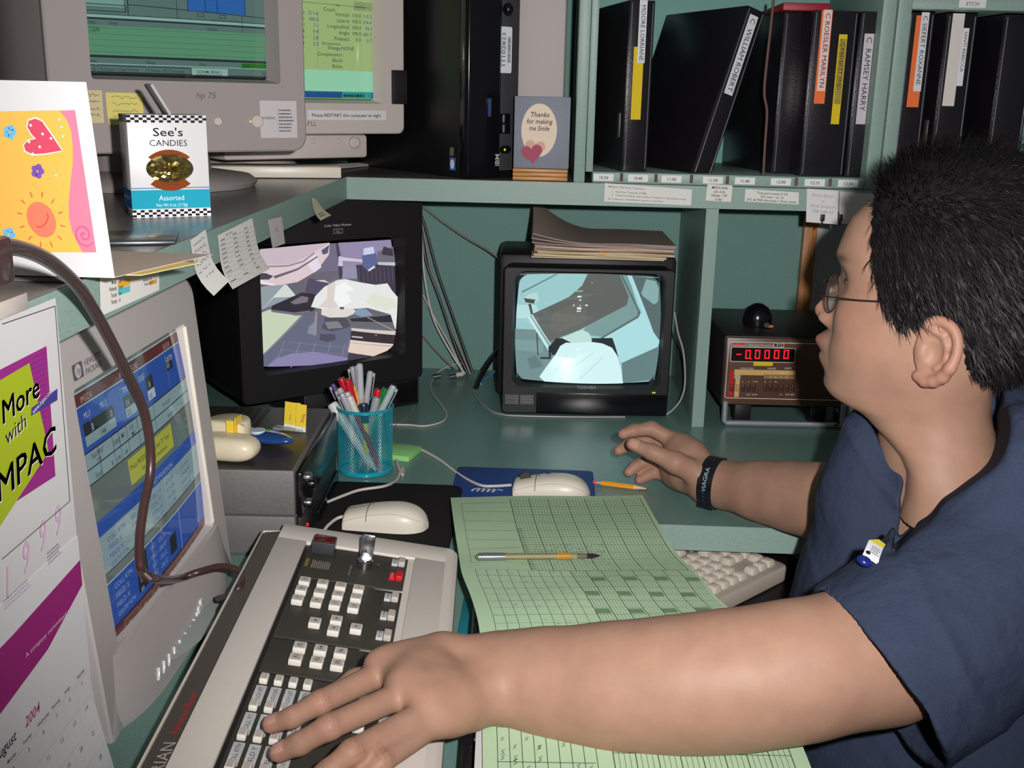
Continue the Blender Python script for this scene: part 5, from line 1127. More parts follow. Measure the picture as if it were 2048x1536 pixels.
T('TREATMENT', .165, .275, .026, kk, sx=.7); T('TYPE', .19, .300, .024, kk, sx=.8); T('ENERGY', .305, .285, .026, kk, sx=.65); T('MU', .36, .28, .028, kk, bold=True, sx=.8); T('DOSE', .42, .272, .022, kk, sx=.7); T('MU', .43, .300, .024, kk, bold=True); T('Fixed', .17, .350, .03, kk, sx=.8); T('X', .27, .35, .03, kk); T('6 MV', .305, .35, .028, kk, sx=.7); T('144', .36, .348, .028, kk, sx=.8)
T('MU ACCUM', .7, .285, .022, kk, sx=.8); T('1.000/0.999', .72, .345, .022, kk, sx=.8)
band(.375, .475, YL, .37, .74); c.up(); T('Press MODE ENABLE and "JY" keys', .38, .42, .03, kk, width=Wd * .33); T('to restore motions.', .46, .455, .028, kk, width=Wd * .22)
T('LAST POSITION', .50, .548, .028, (170, 186, 226), width=Wd * .2)
for i, (s, q) in enumerate((('COLL RTN', '180.0 DEG'), ('FIELD Y', '9.4 CM'), ('FIELD X', '7.1 CM'), ('GANTRY RTN', '180.0'))): T(s, .17, .600 + i * .033, .026, (70, 90, 170), width=Wd * (.12 if i in (0, 3) else .09)); T(q, .33, .600 + i * .033, .026, (70, 90, 170), width=Wd * .08)
for i, (s, q) in enumerate((('COLL Y1', '4.7 CM'), ('COLL Y2', '4.7 CM'), ('COLL X1', '3.6 CM'), ('COLL X2', '3.5 CM'))): T(s, .48, .600 + i * .033, .026, (70, 90, 170), width=Wd * .09); T(q, .62, .600 + i * .033, .026, (70, 90, 170), width=Wd * .07)
for i, s in enumerate(('COUCH VRT', 'COUCH LNG', 'COUCH LAT', 'COUCH RTN')): T(s, .76, .600 + i * .033, .024, (70, 90, 170), width=Wd * .1)
band(.76, .90, DKs, .32, .40); band(.82, .90, DKs, .59, .65); c.up()
for i, s in enumerate(('COLL RTN', 'FIELD Y', 'FIELD X', 'GANTRY RTN')): T(s, .17, .790 + i * .038, .028, (150, 176, 226), width=Wd * (.12 if i in (0, 3) else .09)); T(str((0.5, 9.4, 7.1, 0.0)[i]), .335, .790 + i * .038, .028, WT, sx=.8); T('Y1 4.7', .43, .790 + i * .038, .028, (150, 176, 226), sx=.8); T('COLL X2', .5, .790 + i * .038, .028, (150, 176, 226), sx=.7)
for i in range(6): c.frame(Wd * (.2 + i * .11), Y_(.985), Wd * .1, Hd * .045, .0008, (150, 140, 130)); T('F%d' % (i + 1), .23 + i * .11, .978, .026, (196, 186, 160))
for q_ in range(len(c.sh)):
    vs_, fs_, cl_, ly_ = c.sh[q_]; c.sh[q_] = ([(Wd * float(np.interp(x_ / Wd, [0, .14, 1], [0, .175, 1])), y_) for x_, y_ in vs_], fs_, cl_, ly_)
screen_part(c, sw, shh, .001, .009, ix0 - .05, iz0 - .006, HP, warp=.015, n=16, m=mat('hp_crt_glass', rough=.05, spec=.3, vcol=True, emit=.5))
b = MB(); b.box((ix1 - .001, -.0015, iz0 + .004), (ix1 + .004, .016, iz1 - .004), CREAM, .001); b.build('inner_lip', HP)

# ================================================================ wall calendar hanging from the shelf edge
XC = -.3395
t = thing('wall_calendar', 'white wall calendar with lime and purple picture, taped to the shelf edge at left', 'calendar', (0, 0, 0), 0)
def cpx(px, py): p = atX(px, py, XC); return (p.y, p.z)
yR = cpx(111, 604)[0]; yL = .40; zt = 1.168; zb_ = .985
c = Canvas(); c.rect(yL, zb_, yR - yL, zt - zb_, (206, 205, 206)); c.up()
c.poly([cpx(-120, 800), cpx(92, 692), cpx(110, 952), cpx(36, 1000), cpx(-120, 1100)], (150, 44, 130)); c.up()
for i in range(22): q = cpx(60, 720 + i * 11); c.rect(q[0], q[1], .022, .0006, (122, 40, 120))
c.up(); c.poly([cpx(-120, 830), cpx(57, 726), cpx(94, 892), cpx(95, 905), cpx(0, 1050), cpx(-120, 1220)], (164, 180, 36)); c.up()
c.poly([cpx(60, 832), cpx(61, 816), cpx(113, 777), cpx(113, 800)], (70, 60, 140)); c.up()
K2 = (26, 22, 34)
def ct(s, px, py, size, col=K2, width=None, rot=8, bold=True, sh=.2):
    q = cpx(px, py); [c.text(s, q[0] - .0008 + dx_, q[1] + .0006 + dy_, size, col, rot=rot, width=width, shear=sh, lay=c.lay + 1) for dx_, dy_ in ((.0005, 0), (0, .0004), (.0005, .0004))] if bold else None; c.text(s, q[0] + .0004, q[1] - .0003, size, (226, 226, 210), rot=rot, width=width, shear=sh, lay=c.lay); c.up(); c.text(s, q[0] - .0008, q[1] + .0006, size, col, rot=rot, width=width, shear=sh); c.up()
ct('More', 2, 852, .021, width=.052, rot=5); ct('with', 10, 892, .014, width=.028, bold=False); ct('IMPAC', -22, 1022, .026, width=.092, rot=5)
q = cpx(62, 829); c.text('www.impac.com', q[0], q[1], .0052, (226, 226, 236), rot=14, width=.030)
A, B_ = cpx(0, 648), cpx(106, 612); C_ = cpx(136, 1002); Dn = cpx(0, 1118)
for p_, q_ in ((A, B_), (B_, C_), (C_, Dn)): c.line(p_[0], p_[1], q_[0], q_[1], .0006, (60, 50, 60))
q = cpx(-8, 1200)
for i, ch in enumerate('1999'): q = cpx((2, 40, 74, 105)[i], (1205, 1152, 1107, 1075)[i]); c.text(ch, q[0], q[1], .030, (214, 176, 206), shear=.2, sx=.75)
q = cpx(92, 1131); c.smalltext(q[0], q[1], .022, .010, (170, 140, 170), 4, 3); q = cpx(4, 1222); c.smalltext(q[0], q[1] , .04, .008, (190, 170, 190), 3, 4)
mp = lambda u, v, h: (XC + h, u, v)
b = MB(); b.canvas(c, mp); b.box((XC - .0012, yL, zb_), (XC - .0001, yR, zt), PAPER); b.build('cover_page', t)
# lower leaves bulge outwards
def edge(pts, Y): return [atY(px, py, Y) for px, py in pts]
E1 = edge([(136, 1070), (137, 1130), (128, 1178), (140, 1225), (163, 1300), (186, 1390), (206, 1465), (226, 1530), (244, 1600), (262, 1700)], yR)
prof_ = crom([Vector((max(p.x, XC + .0008), 0, p.z)) for p in E1], 5)
Ls = [0.]
for p_, q_ in zip(prof_, prof_[1:]): Ls.append(Ls[-1] + (q_ - p_).length)
def lowf(u, v, h):   # v = distance down the sheet (negative up)
    d = min(max(-v, 0), Ls[-1] - 1e-6); i = max(j for j in range(len(Ls)) if Ls[j] <= d); i = min(i, len(prof_) - 2); f = (d - Ls[i]) / max(1e-6, Ls[i + 1] - Ls[i]); p = prof_[i].lerp(prof_[i + 1], f)
    tt = (prof_[i + 1] - prof_[i]).normalized(); n = Vector((-tt.z, 0, tt.x)); 
    if n.x < 0: n = -n
    return Vector((p.x, u, p.z)) + n * h
c = Canvas(); LL = Ls[-1]; c.rect(yL, -LL, yR - yL, LL, (214, 214, 217)); c.up()
def dn(py): # distance along the right edge for a pixel row
    zz = [e.z for e in prof_]; pz = min(range(len(prof_)), key=lambda i: abs(((RM.transposed() @ (Vector((prof_[i].x, yR, prof_[i].z)) - CAM)).y / -(RM.transposed() @ (Vector((prof_[i].x, yR, prof_[i].z)) - CAM)).z) * -FPX + H / 2 - py)); return Ls[pz]
d0, d1, d2 = dn(1120), dn(1175), dn(1255)
c.poly([(yR, -d0), (yR - .0, -d1 + .004), (yR - .06, -d1 - .016), (yR - .16, -d1 - .028), (yL, -d1 - .03), (yL, -d0 - .012), (yR - .1, -d0 - .006)], (150, 36, 116)); c.up()
c.text('A company committed to you', yR - .09, -d1 - .006, .0048, (226, 190, 216), width=.08); 
c.text('August', yR - .142, -d2 - .022, .0105, (50, 44, 56), shear=.2, bold=True); c.text('2004', yR - .100, -d2 - .022, .0105, (170, 50, 120), shear=.2, bold=True)
gx0, gx1, gy0 = yR - .150, yR - .004, -d2 - .008 - .026
for i, s in enumerate(('Sunday', 'Monday', 'Tuesday', 'Wednesday', 'Thursday', 'Friday', 'Saturday')):
    x = gx0 + (gx1 - gx0) * i / 7; c.text(s, x + .003, gy0 + .0025, .0036, (60, 56, 66), bold=True)
for i in range(8): x = gx0 + (gx1 - gx0) * i / 7; c.rect(x, gy0 - .14, .0003, .14, (196, 196, 204))
for j in range(7): c.rect(gx0, gy0 - j * .021, gx1 - gx0, .0003, (170, 172, 184))
for dday in range(1, 32):
    i, j = (dday - 1) % 7, (dday - 1) // 7; c.text(str(dday), gx0 + (gx1 - gx0) * (i + .4) / 7, gy0 - j * .021 - .007, .0052, (90, 92, 110))
b = MB(); cuts = [-LL * i / 40 for i in range(1, 40)]; b.canvas(c, lowf, cvv=cuts)
b.grid(lambda u, v: lowf(yL + (yR - yL) * u, -LL * v, 0), 1, 44, PAPER, thick=-.0008); b.build('month_page', t)
b = MB(); b.grid(lambda u, v: Vector((XC - .0012, yL + (yR - .006 - yL) * u, .99 - .30 * v)), 1, 12, PAPER, thick=.0012); b.build('back_pages', t)
b = MB(); q = cpx(36, 612); b.box((XC + .0002, q[0] - .05, q[1] - .004), (XC + .0006, q[0] + .012, q[1] + .0065), mat('clear_tape', (206, 196, 190), rough=.2), .0001); b.build('tape', t)

# ================================================================ brown cable hanging across the blue monitor
BRN = mat('brown_cable_jacket', (66, 44, 42), rough=.35, coat=.3)
P_ = [atX(*q) for q in ((-60, 560, -.27), (2, 500, -.275), (50, 500, -.285), (110, 530, -.30), (165, 585, -.315), (215, 670, -.328), (255, 750, -.336), (287, 820, -.340), (300, 890, -.341), (300, 950, -.341), (288, 1010, -.340), (279, 1080, -.337), (283, 1140, -.330), (310, 1157, -.322))]
P_ += [atY(*q) for q in ((355, 1158, 1.00), (400, 1143, 1.03), (440, 1133, 1.05), (470, 1138, 1.06), (484, 1150, 1.06))] + [atZ(480, 1172, .806), atZ(462, 1190, .796), atZ(436, 1197, .785)]
b = MB(); b.tube(P_, [.0045, .0045, .0045, .004, .004, .0038, .0036, .0036], BRN, 12); b.build('power_cord', None, 'thick brown cord hanging down across the blue screen monitor onto the console', 'cord')
b = MB(); b.box((-.012, -.02, -.012), (.012, .02, .012), BRN, .003); b.build('cord_plug', None, 'brown cord end at the left edge below the greeting card', 'plug', loc=P_[1] + Vector((-.004, -.022, -.004)))

# ================================================================ chart sheets on the black binder
def sheet(name, label, rows, Wd, draw, nfine=6, wave=.0015, cat='chart sheet', col=(184, 212, 176)):
    Lp_ = crom([atZ(r[0], r[1], r[4]) for r in rows], nfine); Rp_ = crom([atZ(r[2], r[3], r[4] + (r[5] if len(r) > 5 else 0)) for r in rows], nfine); n = len(Lp_) - 1
    Hh = sum(((a + c_) / 2 - (b_ + d) / 2).length for a, c_, b_, d in zip(Lp_, Rp_, Lp_[1:], Rp_[1:]))
    def f(u, v, h):
        q = (1 - v / Hh) * n; i = min(n - 1, max(0, int(q))); w = q - i; l_ = Lp_[i].lerp(Lp_[i + 1], w); r_ = Rp_[i].lerp(Rp_[i + 1], w); p = l_.lerp(r_, u / Wd)
        return Vector((p.x, p.y, p.z + h + wave * math.sin(u / Wd * 5 + q * .5) * math.sin(math.pi * min(1, max(0, u / Wd)))))
    c = Canvas(); c.rect(0, 0, Wd, Hh, col); c.up(); draw(c, Wd, Hh)
    b = MB(); b.canvas(c, f, cu=rng(0, Wd, 8), cvv=[Hh * i / n for i in range(1, n)], base=.0006)
    b.grid(lambda u, v: f(u * Wd, v * Hh, 0), 10, n, mat('green_ledger_back', (150, 190, 146), rough=.8), thick=-.0005)
    return b.build(name, None, label, cat)
GK = (44, 60, 48); GF = (80, 102, 78)
def drawA(c, W_, H_):
    r = random.Random(5); g0 = W_ * .30
    fold = H_ * .60
    for i in range(8): y = H_ * (.965 - i * .045); c.rect(W_ * .05, y, g0 - W_ * .05, .0005, GK)
    c.rect(W_ * .05, H_ * .65, .0004, H_ * .32, GK)
    # upper grid
    n = 42
    for i in range(n + 1): x = g0 + (W_ * .975 - g0) * i / n; c.rect(x, fold, .0009 if i % 6 == 0 else .00035, H_ * .985 - fold, GK if i % 6 == 0 else GF)
    for j in range(30): y = fold + (H_ * .985 - fold) * j / 30; c.rect(g0, y, W_ * .975 - g0, .0003 if j % 3 else .0006, GF if j % 3 else GK)
    for i in range(24): c.rect(g0 + W_ * .004, fold + i * .0058, .003, .0012, GK); c.rect(g0 + W_ * .018, fold + i * .0058, .002, .0012, GK)
    for i in range(340): x, y = g0 + W_ * .05 + r.random() * W_ * .33, H_ * .645 + r.random() * H_ * .11; s = .0012; c.path([(x, y), (x + s * r.uniform(-1, 1), y + s), (x + s, y + s * r.uniform(-1, 1))], .0004, (66, 76, 66))
    for i in range(4): c.scribble(W_ * (.2 + .05 * (i % 2)), H_ * (.74 - i * .035), W_ * .08, .004, (96, 116, 96), 5, .0004, i)
    # lower grid
    l0 = W_ * .06; 
    for j in range(17): y = fold - (fold) * j / 16 - .001; c.rect(l0, y, W_ * .92, .0006 if j % 2 else .0004, GK)
    xs = [l0 + W_ * .045 * i for i in range(9)]
    for x in xs: c.rect(x, 0, .0005, fold, GK)
    m0 = xs[-1] + W_ * .045
    for i in range(40): x = m0 + (W_ * .98 - m0) * i / 39; c.rect(x, 0, .0009 if i % 5 == 0 else .0004, fold, GK if i % 5 == 0 else GF)
    for j in (1.5, 4, 6.5, 9, 11, 13.2, 15):
        y = fold - fold * j / 16
        for i in range(0, 39, 5):
            if (i // 5 + int(j)) % 2 == 0: x0 = m0 + (W_ * .98 - m0) * i / 39; c.rect(x0, y - fold / 40, (W_ * .98 - m0) * 4.6 / 39, fold / 24, (120, 148, 116))
    for i in range(150):
        x, y = r.choice(xs[:-1]) + W_ * .008, fold - r.random() * fold * .97; c.path([(x, y), (x + .002, y + r.uniform(-.001, .001)), (x + .004, y + r.uniform(-.002, .002))], .00045, (84, 92, 84))
    for i in range(120): x, y = m0 + r.random() * W_ * .3, fold - fold * (9.5 + r.choice((0, 5)) + r.random() * .5) / 16; c.path([(x, y), (x + .0015, y + r.uniform(-.001, .001))], .0005, (84, 92, 84))
rowsA = [(901, 996, 1285, 991, .768), (908, 1050, 1318, 1050, .782), (917, 1108, 1352, 1105, .786), (924, 1148, 1396, 1150, .794), (943, 1197, 1434, 1196, .800), (958, 1255, 1483, 1242, .803), (963, 1330, 1530, 1320, .802), (964, 1375, 1550, 1365, .802)]
sheet('chart_sheet', 'green ledger sheet with fine grid under the clear pen, curling over the binder', rowsA, .27, drawA)
def drawB(c, W_, H_):
    r = random.Random(9); x0 = W_ * .045; y1 = H_ * .80
    for i in range(9): c.rect(x0 + W_ * .038 * i, 0, .0006, y1, GK)
    for j in range(4): c.rect(x0, y1 - j * H_ * .27, W_ * .30, .0006, GK)
    g0 = W_ * .40
    for i in range(33): x = g0 + (W_ * .95 - g0) * i / 32; c.rect(x, 0, .0008 if i % 4 == 0 else .0004, y1 + .004, GK)
    for j in range(9): c.rect(g0, y1 + .004 - j * H_ * .1, W_ * .95 - g0, .0006, GK)
    for i in range(0, 32, 8): x = g0 + (W_ * .95 - g0) * (i + 2) / 32; c.rect(x, y1 - H_ * .09, (W_ * .95 - g0) * 4 / 32, H_ * .09, (120, 146, 116))
    for i in range(60): x, y = x0 + W_ * .01 + r.randrange(8) * W_ * .038, r.random() * y1; c.path([(x, y), (x + .003, y + .002), (x + .001, y + .004), (x + .004, y + .006)], .0006, (70, 84, 72))
    for i in range(50): x = g0 + r.random() * W_ * .5; c.path([(x, H_ * .12), (x + .002, H_ * .12 + .006), (x + .003, H_ * .12)], .0005, (70, 84, 72))
rowsB = [(962, 1380, 1560, 1380, .795), (964, 1431, 1585, 1450, .795), (965, 1500, 1612, 1510, .795), (966, 1640, 1668, 1660, .795)]
sheet('chart_sheet', 'lower green ledger sheet with ruled table below the forearm of the man', rowsB, .28, drawB, wave=.0)
bp = [atZ(952, 1200, .76), atZ(952, 1700, .76)]
t = thing('chart_binder', 'black chart binder lying open under the green ledger sheets', 'binder', (0, 0, 0))
xl0, yl0 = atZ(948, 1200, .775).x, atZ(948, 1200, .775).y
BP = [(xl0 + .004, yl0 - .003), (xl0 + .245, yl0 + .02), (xl0 + .275, .60), (xl0 + .02, .60)]
b = MB(); b.prism(BP, ZD + .0005, ZD + .006, VINYL, .001); b.build('back_cover', t)
b = MB(); b.prism([(xl0 + .01, yl0 - .012), (xl0 + .235, yl0 + .008), (xl0 + .262, .61), (xl0 + .03, .61)], ZD + .0065, .791, PAPER); b.build('page_block', t)
b = MB(); b.prism([(xl0, yl0), (xl0 + .009, yl0), (xl0 + .027, .60), (xl0 + .018, .60)], ZD + .0005, .785, VINYL, .002); b.build('spine', t)
b = MB(); q = atZ(958, 1470, .786); b.box((q.x - .004, q.y - .01, .785), (q.x + .004, q.y + .01, .789), CHROME, .001); b.build('spine_clip', t)
b = MB(); q = atZ(914, 1272, ZD + .004); q2 = atZ(948, 1195, ZD + .004); b.box((q.x, q.y, ZD + .0006), (q2.x + .012, q2.y, ZD + .0035), mat('petrol_card', (20, 112, 124), rough=.4), .0004); b.build('divider_tab', None, 'petrol blue card sticking out left of the black chart binder', 'card')
# clear pen
p0, p1_ = atZ(951, 1114, .7945), atZ(1199, 1113, .7935)
t = thing('ballpoint_pen', 'clear barrelled pen lying across the green ledger sheet', 'pen', p0, math.degrees(math.atan2(p1_.y - p0.y, p1_.x - p0.x))); ln = (p1_ - p0).length
b = MB(); b.lathe([(.0012, .0), (.0042, .003), (.0044, .036), (.0040, .037), (.0040, ln - .03), (.0026, ln - .012)], mat('pen_clear', (214, 206, 170), rough=.12, trans=.8, coat=.4), 16, M=RY); b.build('barrel', t)
b = MB(); b.lathe([(.0020, .002), (.0047, .0035), (.0049, .012), (.0046, .034)], mat('pen_end', (150, 152, 160), rough=.15, metal=.7), 16, M=RY); b.build('end_plug', t)
b = MB(); b.lathe([(.0014, .02), (.0014, ln - .03)], mat('pen_ink_straw', (224, 214, 176), rough=.4), 8, M=RY); b.build('refill', t)
b = MB(); b.lathe([(.0041, ln - .05), (.0042, ln - .034)], mat('pen_amber', (206, 146, 50), rough=.2, trans=.3), 14, M=RY); b.build('amber_band', t)
b = MB(); b.lathe([(.0030, ln - .026), (.0028, ln - .008), (.0008, ln)], mat('pen_nib', (50, 46, 46), rough=.25, metal=.4), 12, M=RY); b.build('nib', t)

# ================================================================ keyboard on the pull-out tray below the worktop
ZK = .672
k1, k2 = atZ(1447, 1196, ZK + .022), atZ(1580, 1130, ZK + .022); ak = math.degrees(math.atan2(k2.y - k1.y, k2.x - k1.x))
t = thing('keyboard', 'putty computer keyboard on the pull-out tray right of the green sheets', 'keyboard', (k2.x, k2.y, ZK), ak)
KB = mat('keyboard_putty', (190, 178, 164), rough=.5, spec=.35); 
b = MB(); b.prism(rrect(-.455, -.001, 0, .175, .014), .001, .022, KB, .003); b.build('case', t)
kb0 = None
for j in range(6):
    for i in range(16):
        x, y = -.022 - i * .0192 - (.008 if i > 2 else 0), .022 + j * .0192 + (.006 if j == 5 else 0)
        if j == 1 and 0 < i < 3: continue
        if kb0 is None:
            b = MB(); b.box((-.0088, -.0088, 0), (.0088, .0088, .0095), mat('keyboard_key', (206, 196, 182), rough=.5), .0018, top=(.74, .74)); kb0 = b.build('key', t, loc=(x, y, .0205))
        else: o = kb0.copy(); COL.objects.link(o); o.parent = t; o.location = (x, y, .0205)
t = thing('keyboard_tray', 'black pull-out tray with a white label carrying the keyboard', 'tray', (k2.x, k2.y, 0), ak)
b = MB(); b.box((-.5, -.035, .645), (.075, .21, .6715), BLACK, .003); b.build('tray_board', t)
b = MB(); b.box((-.5, -.036, .57), (.07, .2, .644), mat('tray_dark', (34, 30, 30), rough=.5), .003)
cw = Canvas(); cw.rect(0, 0, .03, .022, (206, 206, 208)); cw.up(); cw.smalltext(.003, .004, .022, .014, (90, 90, 96), 3, 4); b.canvas(cw, lambda u, v, h: (-.075 + u, -.0362 - h, .612 + v)); b.build('drawer_box', t)
b = MB(); b.box((-.3, .05, 0), (-.26, .15, .569), mat('tray_leg', (40, 40, 42))); b.build('bracket', t)

# ================================================================ electrometer in the niche
O5 = Vector((.309, 1.842, ZD)); t = thing('electrometer', 'brown electrometer with red digits and a row of push buttons in the niche', 'instrument', O5, 2)
L5 = loc_frame(O5, 2); zb5, zt5 = L5(1450, 812)[1], L5(1450, 672)[1]; wf = .225
b = MB(); b.box((0, .006, zb5), (wf, .26, zt5), mat('instrument_case', (40, 34, 36), rough=.5, noise=(400, .1)), .004); b.build('case', t)
BRM = mat('panel_brown', (92, 62, 48), rough=.35, spec=.4)
b = MB(); b.box((.002, -.002, zb5 + .004), (wf, .0065, zt5 - .002), BRM, .002)
c = Canvas(); x0, z0 = .006, L5(1455, 795)[1]; x1, z1 = wf - .004, L5(1455, 683)[1]; wh = (226, 218, 210)
def E5(px, py): return L5(px, py)
def e2(x, y): return L5(1340 + x * .3255, 380 + y * .3255)
fr = rrect(x0, z0, x1, z1, .004); c.path(fr + [fr[0]], .0011, wh)
dx0, dz0 = e2(368, 1052); dx1, dz1 = e2(772, 970); c.poly(rrect(dx0, dz0, dx1, dz1, .002), wh); c.up(); c.poly(rrect(dx0 + .001, dz0 + .001, dx1 - .001, dz1 - .001, .002), (16, 6, 8))
q0, q1_ = e2(380, 962), e2(462, 940); c.rect(q0[0], q0[1], q1_[0] - q0[0], q1_[1] - q0[1], (190, 60, 70)); q0, q1_ = e2(635, 966), e2(700, 938); c.rect(q0[0], q0[1], q1_[0] - q0[0], q1_[1] - q0[1], wh); c.up(); q0_, q1__ = e2(638, 963), e2(697, 941); c.rect(q0_[0], q0_[1], q1__[0] - q0_[0], q1__[1] - q0_[1], (70, 50, 44)); c.up()
c.text('31C', q0_[0] + .003, q0_[1] + .001, .0075, wh); q = e2(480, 960); c.text('ION ELECTROMETER', q[0], q[1], .0058, wh, width=.045); q = e2(384, 960); c.text('KEITHLEY', q[0], q[1], .0055, (240, 200, 200), width=.024)
q0, q1_ = e2(510, 1077), e2(630, 1057); c.rect(q0[0], q0[1], q1_[0] - q0[0], q1_[1] - q0[1], (226, 200, 30))
TN = (214, 176, 112)
for (a1, b1), (a2, b2), cl in (((392, 1133), (770, 1108), TN), ((575, 1156), (770, 1135), (150, 118, 84)), ((392, 1268), (430, 1133), TN), ((356, 1268), (392, 1108), (200, 36, 40)), ((392, 1156), (432, 1136), (180, 170, 160))):
    q0, q1_ = e2(a1, b1), e2(a2, b2); c.rect(q0[0], q0[1], q1_[0] - q0[0], q1_[1] - q0[1], cl); c.up()
for x, y, s in ((430, 1098, 'FUNCTION'), (595, 1098, 'RANGE'), (700, 1098, 'UNITS')): q = e2(x, y); c.text(s, q[0], q[1], .0045, wh)
for x, y, s in ((440, 1180, 'R'), (478, 1180, 'V'), (505, 1178, 'COUL'), (575, 1180, '-8'), (610, 1180, '9'), (640, 1180, 'PC'), (575, 1152, '2'), (607, 1152, '20'), (635, 1152, '200'), (672, 1152, 'PA'), (705, 1152, 'NA'), (740, 1152, 'uA'), (672, 1126, 'ZERO'), (735, 1126, 'mV'), (465, 1258, 'FAST'), (500, 1258, 'SLOW'), (670, 1258, 'LO'), (705, 1258, 'SUPP'), (738, 1258, 'BIAS')): q = e2(x, y); c.text(s, q[0], q[1], .0036, wh)
b.canvas(c, XZ(-.0022)); FP_ = b.build('front_panel', t)
b = MB(); RDm = mat('red_digits', (255, 16, 24), emit=3.0, rough=.4); SG = ((0, 1, 1, 1), (0, 0, 0, 1))
def seg(b, x, z, w, h, s):
    tk = .0014
    for k_ in s:
        bx_ = {'a': (0, h - tk, w, h), 'd': (0, 0, w, tk), 'g': (0, h / 2 - tk / 2, w, h / 2 + tk / 2), 'f': (0, h / 2, tk, h), 'b': (w - tk, h / 2, w, h), 'e': (0, 0, tk, h / 2), 'c': (w - tk, 0, w, h / 2)}[k_]
        b.box((x + bx_[0], -.0034, z + bx_[1]), (x + bx_[2], -.0028, z + bx_[3]), RDm)
q = e2(405, 1032); seg(b, q[0], q[1], .008, .0145, 'g')
for i in range(5): q = e2(460 + i * 58.5, 1034); seg(b, q[0], q[1], .0085, .0155, 'abcdef')
q = e2(490, 1036); b.box((q[0] + .0012, -.0034, q[1]), (q[0] + .0026, -.0028, q[1] + .0014), RDm); b.build('red_digits', FP_)
for i, px in enumerate((377, 412, 447, 480, 512, 583, 615, 650, 683, 718, 752)):
    q0, q1_ = e2(px - 12, 1232), e2(px + 12, 1192); m_ = mat('button_red', (120, 16, 20)) if i == 0 else mat('button_tan', (186, 150, 96)) if i == 1 else mat('button_brown', (66, 44, 34), rough=.3)
    b = MB(); b.box((q0[0], -.0075, q0[1]), (q1_[0], -.002, q1_[1]), m_, .0008); b.build('push_button', FP_)
b = MB(); z_ = .006; x0, x1 = .004, wf - .004
b.tube([(x0 + .004, -.001, zb5 + .01), (x0 + .004, -.002, .010), (x0 + .008, -.002, z_), (x1 - .008, -.002, z_), (x1 - .004, -.002, .010), (x1 - .004, -.001, zb5 + .01)], .0055, STEEL, 10, smooth=False)
b.build('tilt_handle', t)
for x in (.03, wf - .06): b = MB(); b.box((x, .02, .001), (x + .03, .05, zb5 + .001), BLACK, .003); b.build('foot', t)
for x in (.03, wf - .06): b = MB(); b.box((x, .18, .001), (x + .03, .21, zb5 + .001), BLACK, .003); b.build('foot', t)
p = atY(1511, 655, 1.95); t = thing('glossy_dome', 'black glossy dome on top of the electrometer', 'desk gadget', (p.x, 1.94, ZD + zt5), 0)  # shiny black blob built as a plain dome, gives no light
b = MB(); b.lathe([(.024, .0002), (.0265, .008), (.025, .022), (.019, .034), (.008, .041), (.001, .042)], BLACKG, 28); b.build('dome', t)
b = MB(); b.lathe([(.005, 0), (.005, .004)], CHROME, 14, M=Matrix.Translation((.012, -.026, .008)) @ Matrix.Rotation(math.pi / 2, 4, 'X')); b.box((.014, -.028, .003), (.024, -.024, .007), mat('orange_glint', (220, 110, 50))); b.build('jack_and_glint', t)  # orange reflection on the dome put in as a small coloured block
# silver bracket with bead chain right of the electrometer
p = atZ(1672, 852, ZD); t = thing('metal_clamp', 'silver metal block with a bead chain at the shoulder of the man', 'clamp', (p.x + .012, p.y - .02, ZD), 15)
b = MB(); b.box((0, 0, .001), (.022, .05, .045), CHROME, .003); b.build('block', t)
b = MB(); [b.ball((-.006 + .001 * math.sin(i), .01, .012 + i * .0042), .0018, CHROME, 8) for i in range(16)]; b.tube([(-.02, .0, .008), (-.006, .01, .012)], .0025, DARK, 8, smooth=False); b.build('bead_chain', t)
# ================================================================ the seated man
def smin(a, b, k):
    h = np.clip(.5 + .5 * (b - a) / k, 0, 1); return b * (1 - h) + a * h - k * h * (1 - h)
def smax(a, b, k): return -smin(-a, -b, k)
def cap(P, a, b, ra, rb):
    a = np.array(a, float); b = np.array(b, float); ab = b - a; t = np.clip(((P - a) @ ab) / max(1e-9, ab @ ab), 0, 1)
    return np.linalg.norm(P - a - t[:, None] * ab, axis=1) - (ra + (rb - ra) * t)
def chain(P, pts, k=.01):
    d = None
    for (a, ra), (b, rb) in zip(pts, pts[1:]):
        e = cap(P, a, b, ra, rb); d = e if d is None else smin(d, e, k)
    return d
def ellip(P, c, r, R=None):
    q = P - np.array(c, float)
    if R is not None: q = q @ R
    r = np.array(r, float); k0 = np.linalg.norm(q / r, axis=1); k1 = np.linalg.norm(q / (r * r), axis=1); return k0 * (k0 - 1) / np.maximum(k1, 1e-9)
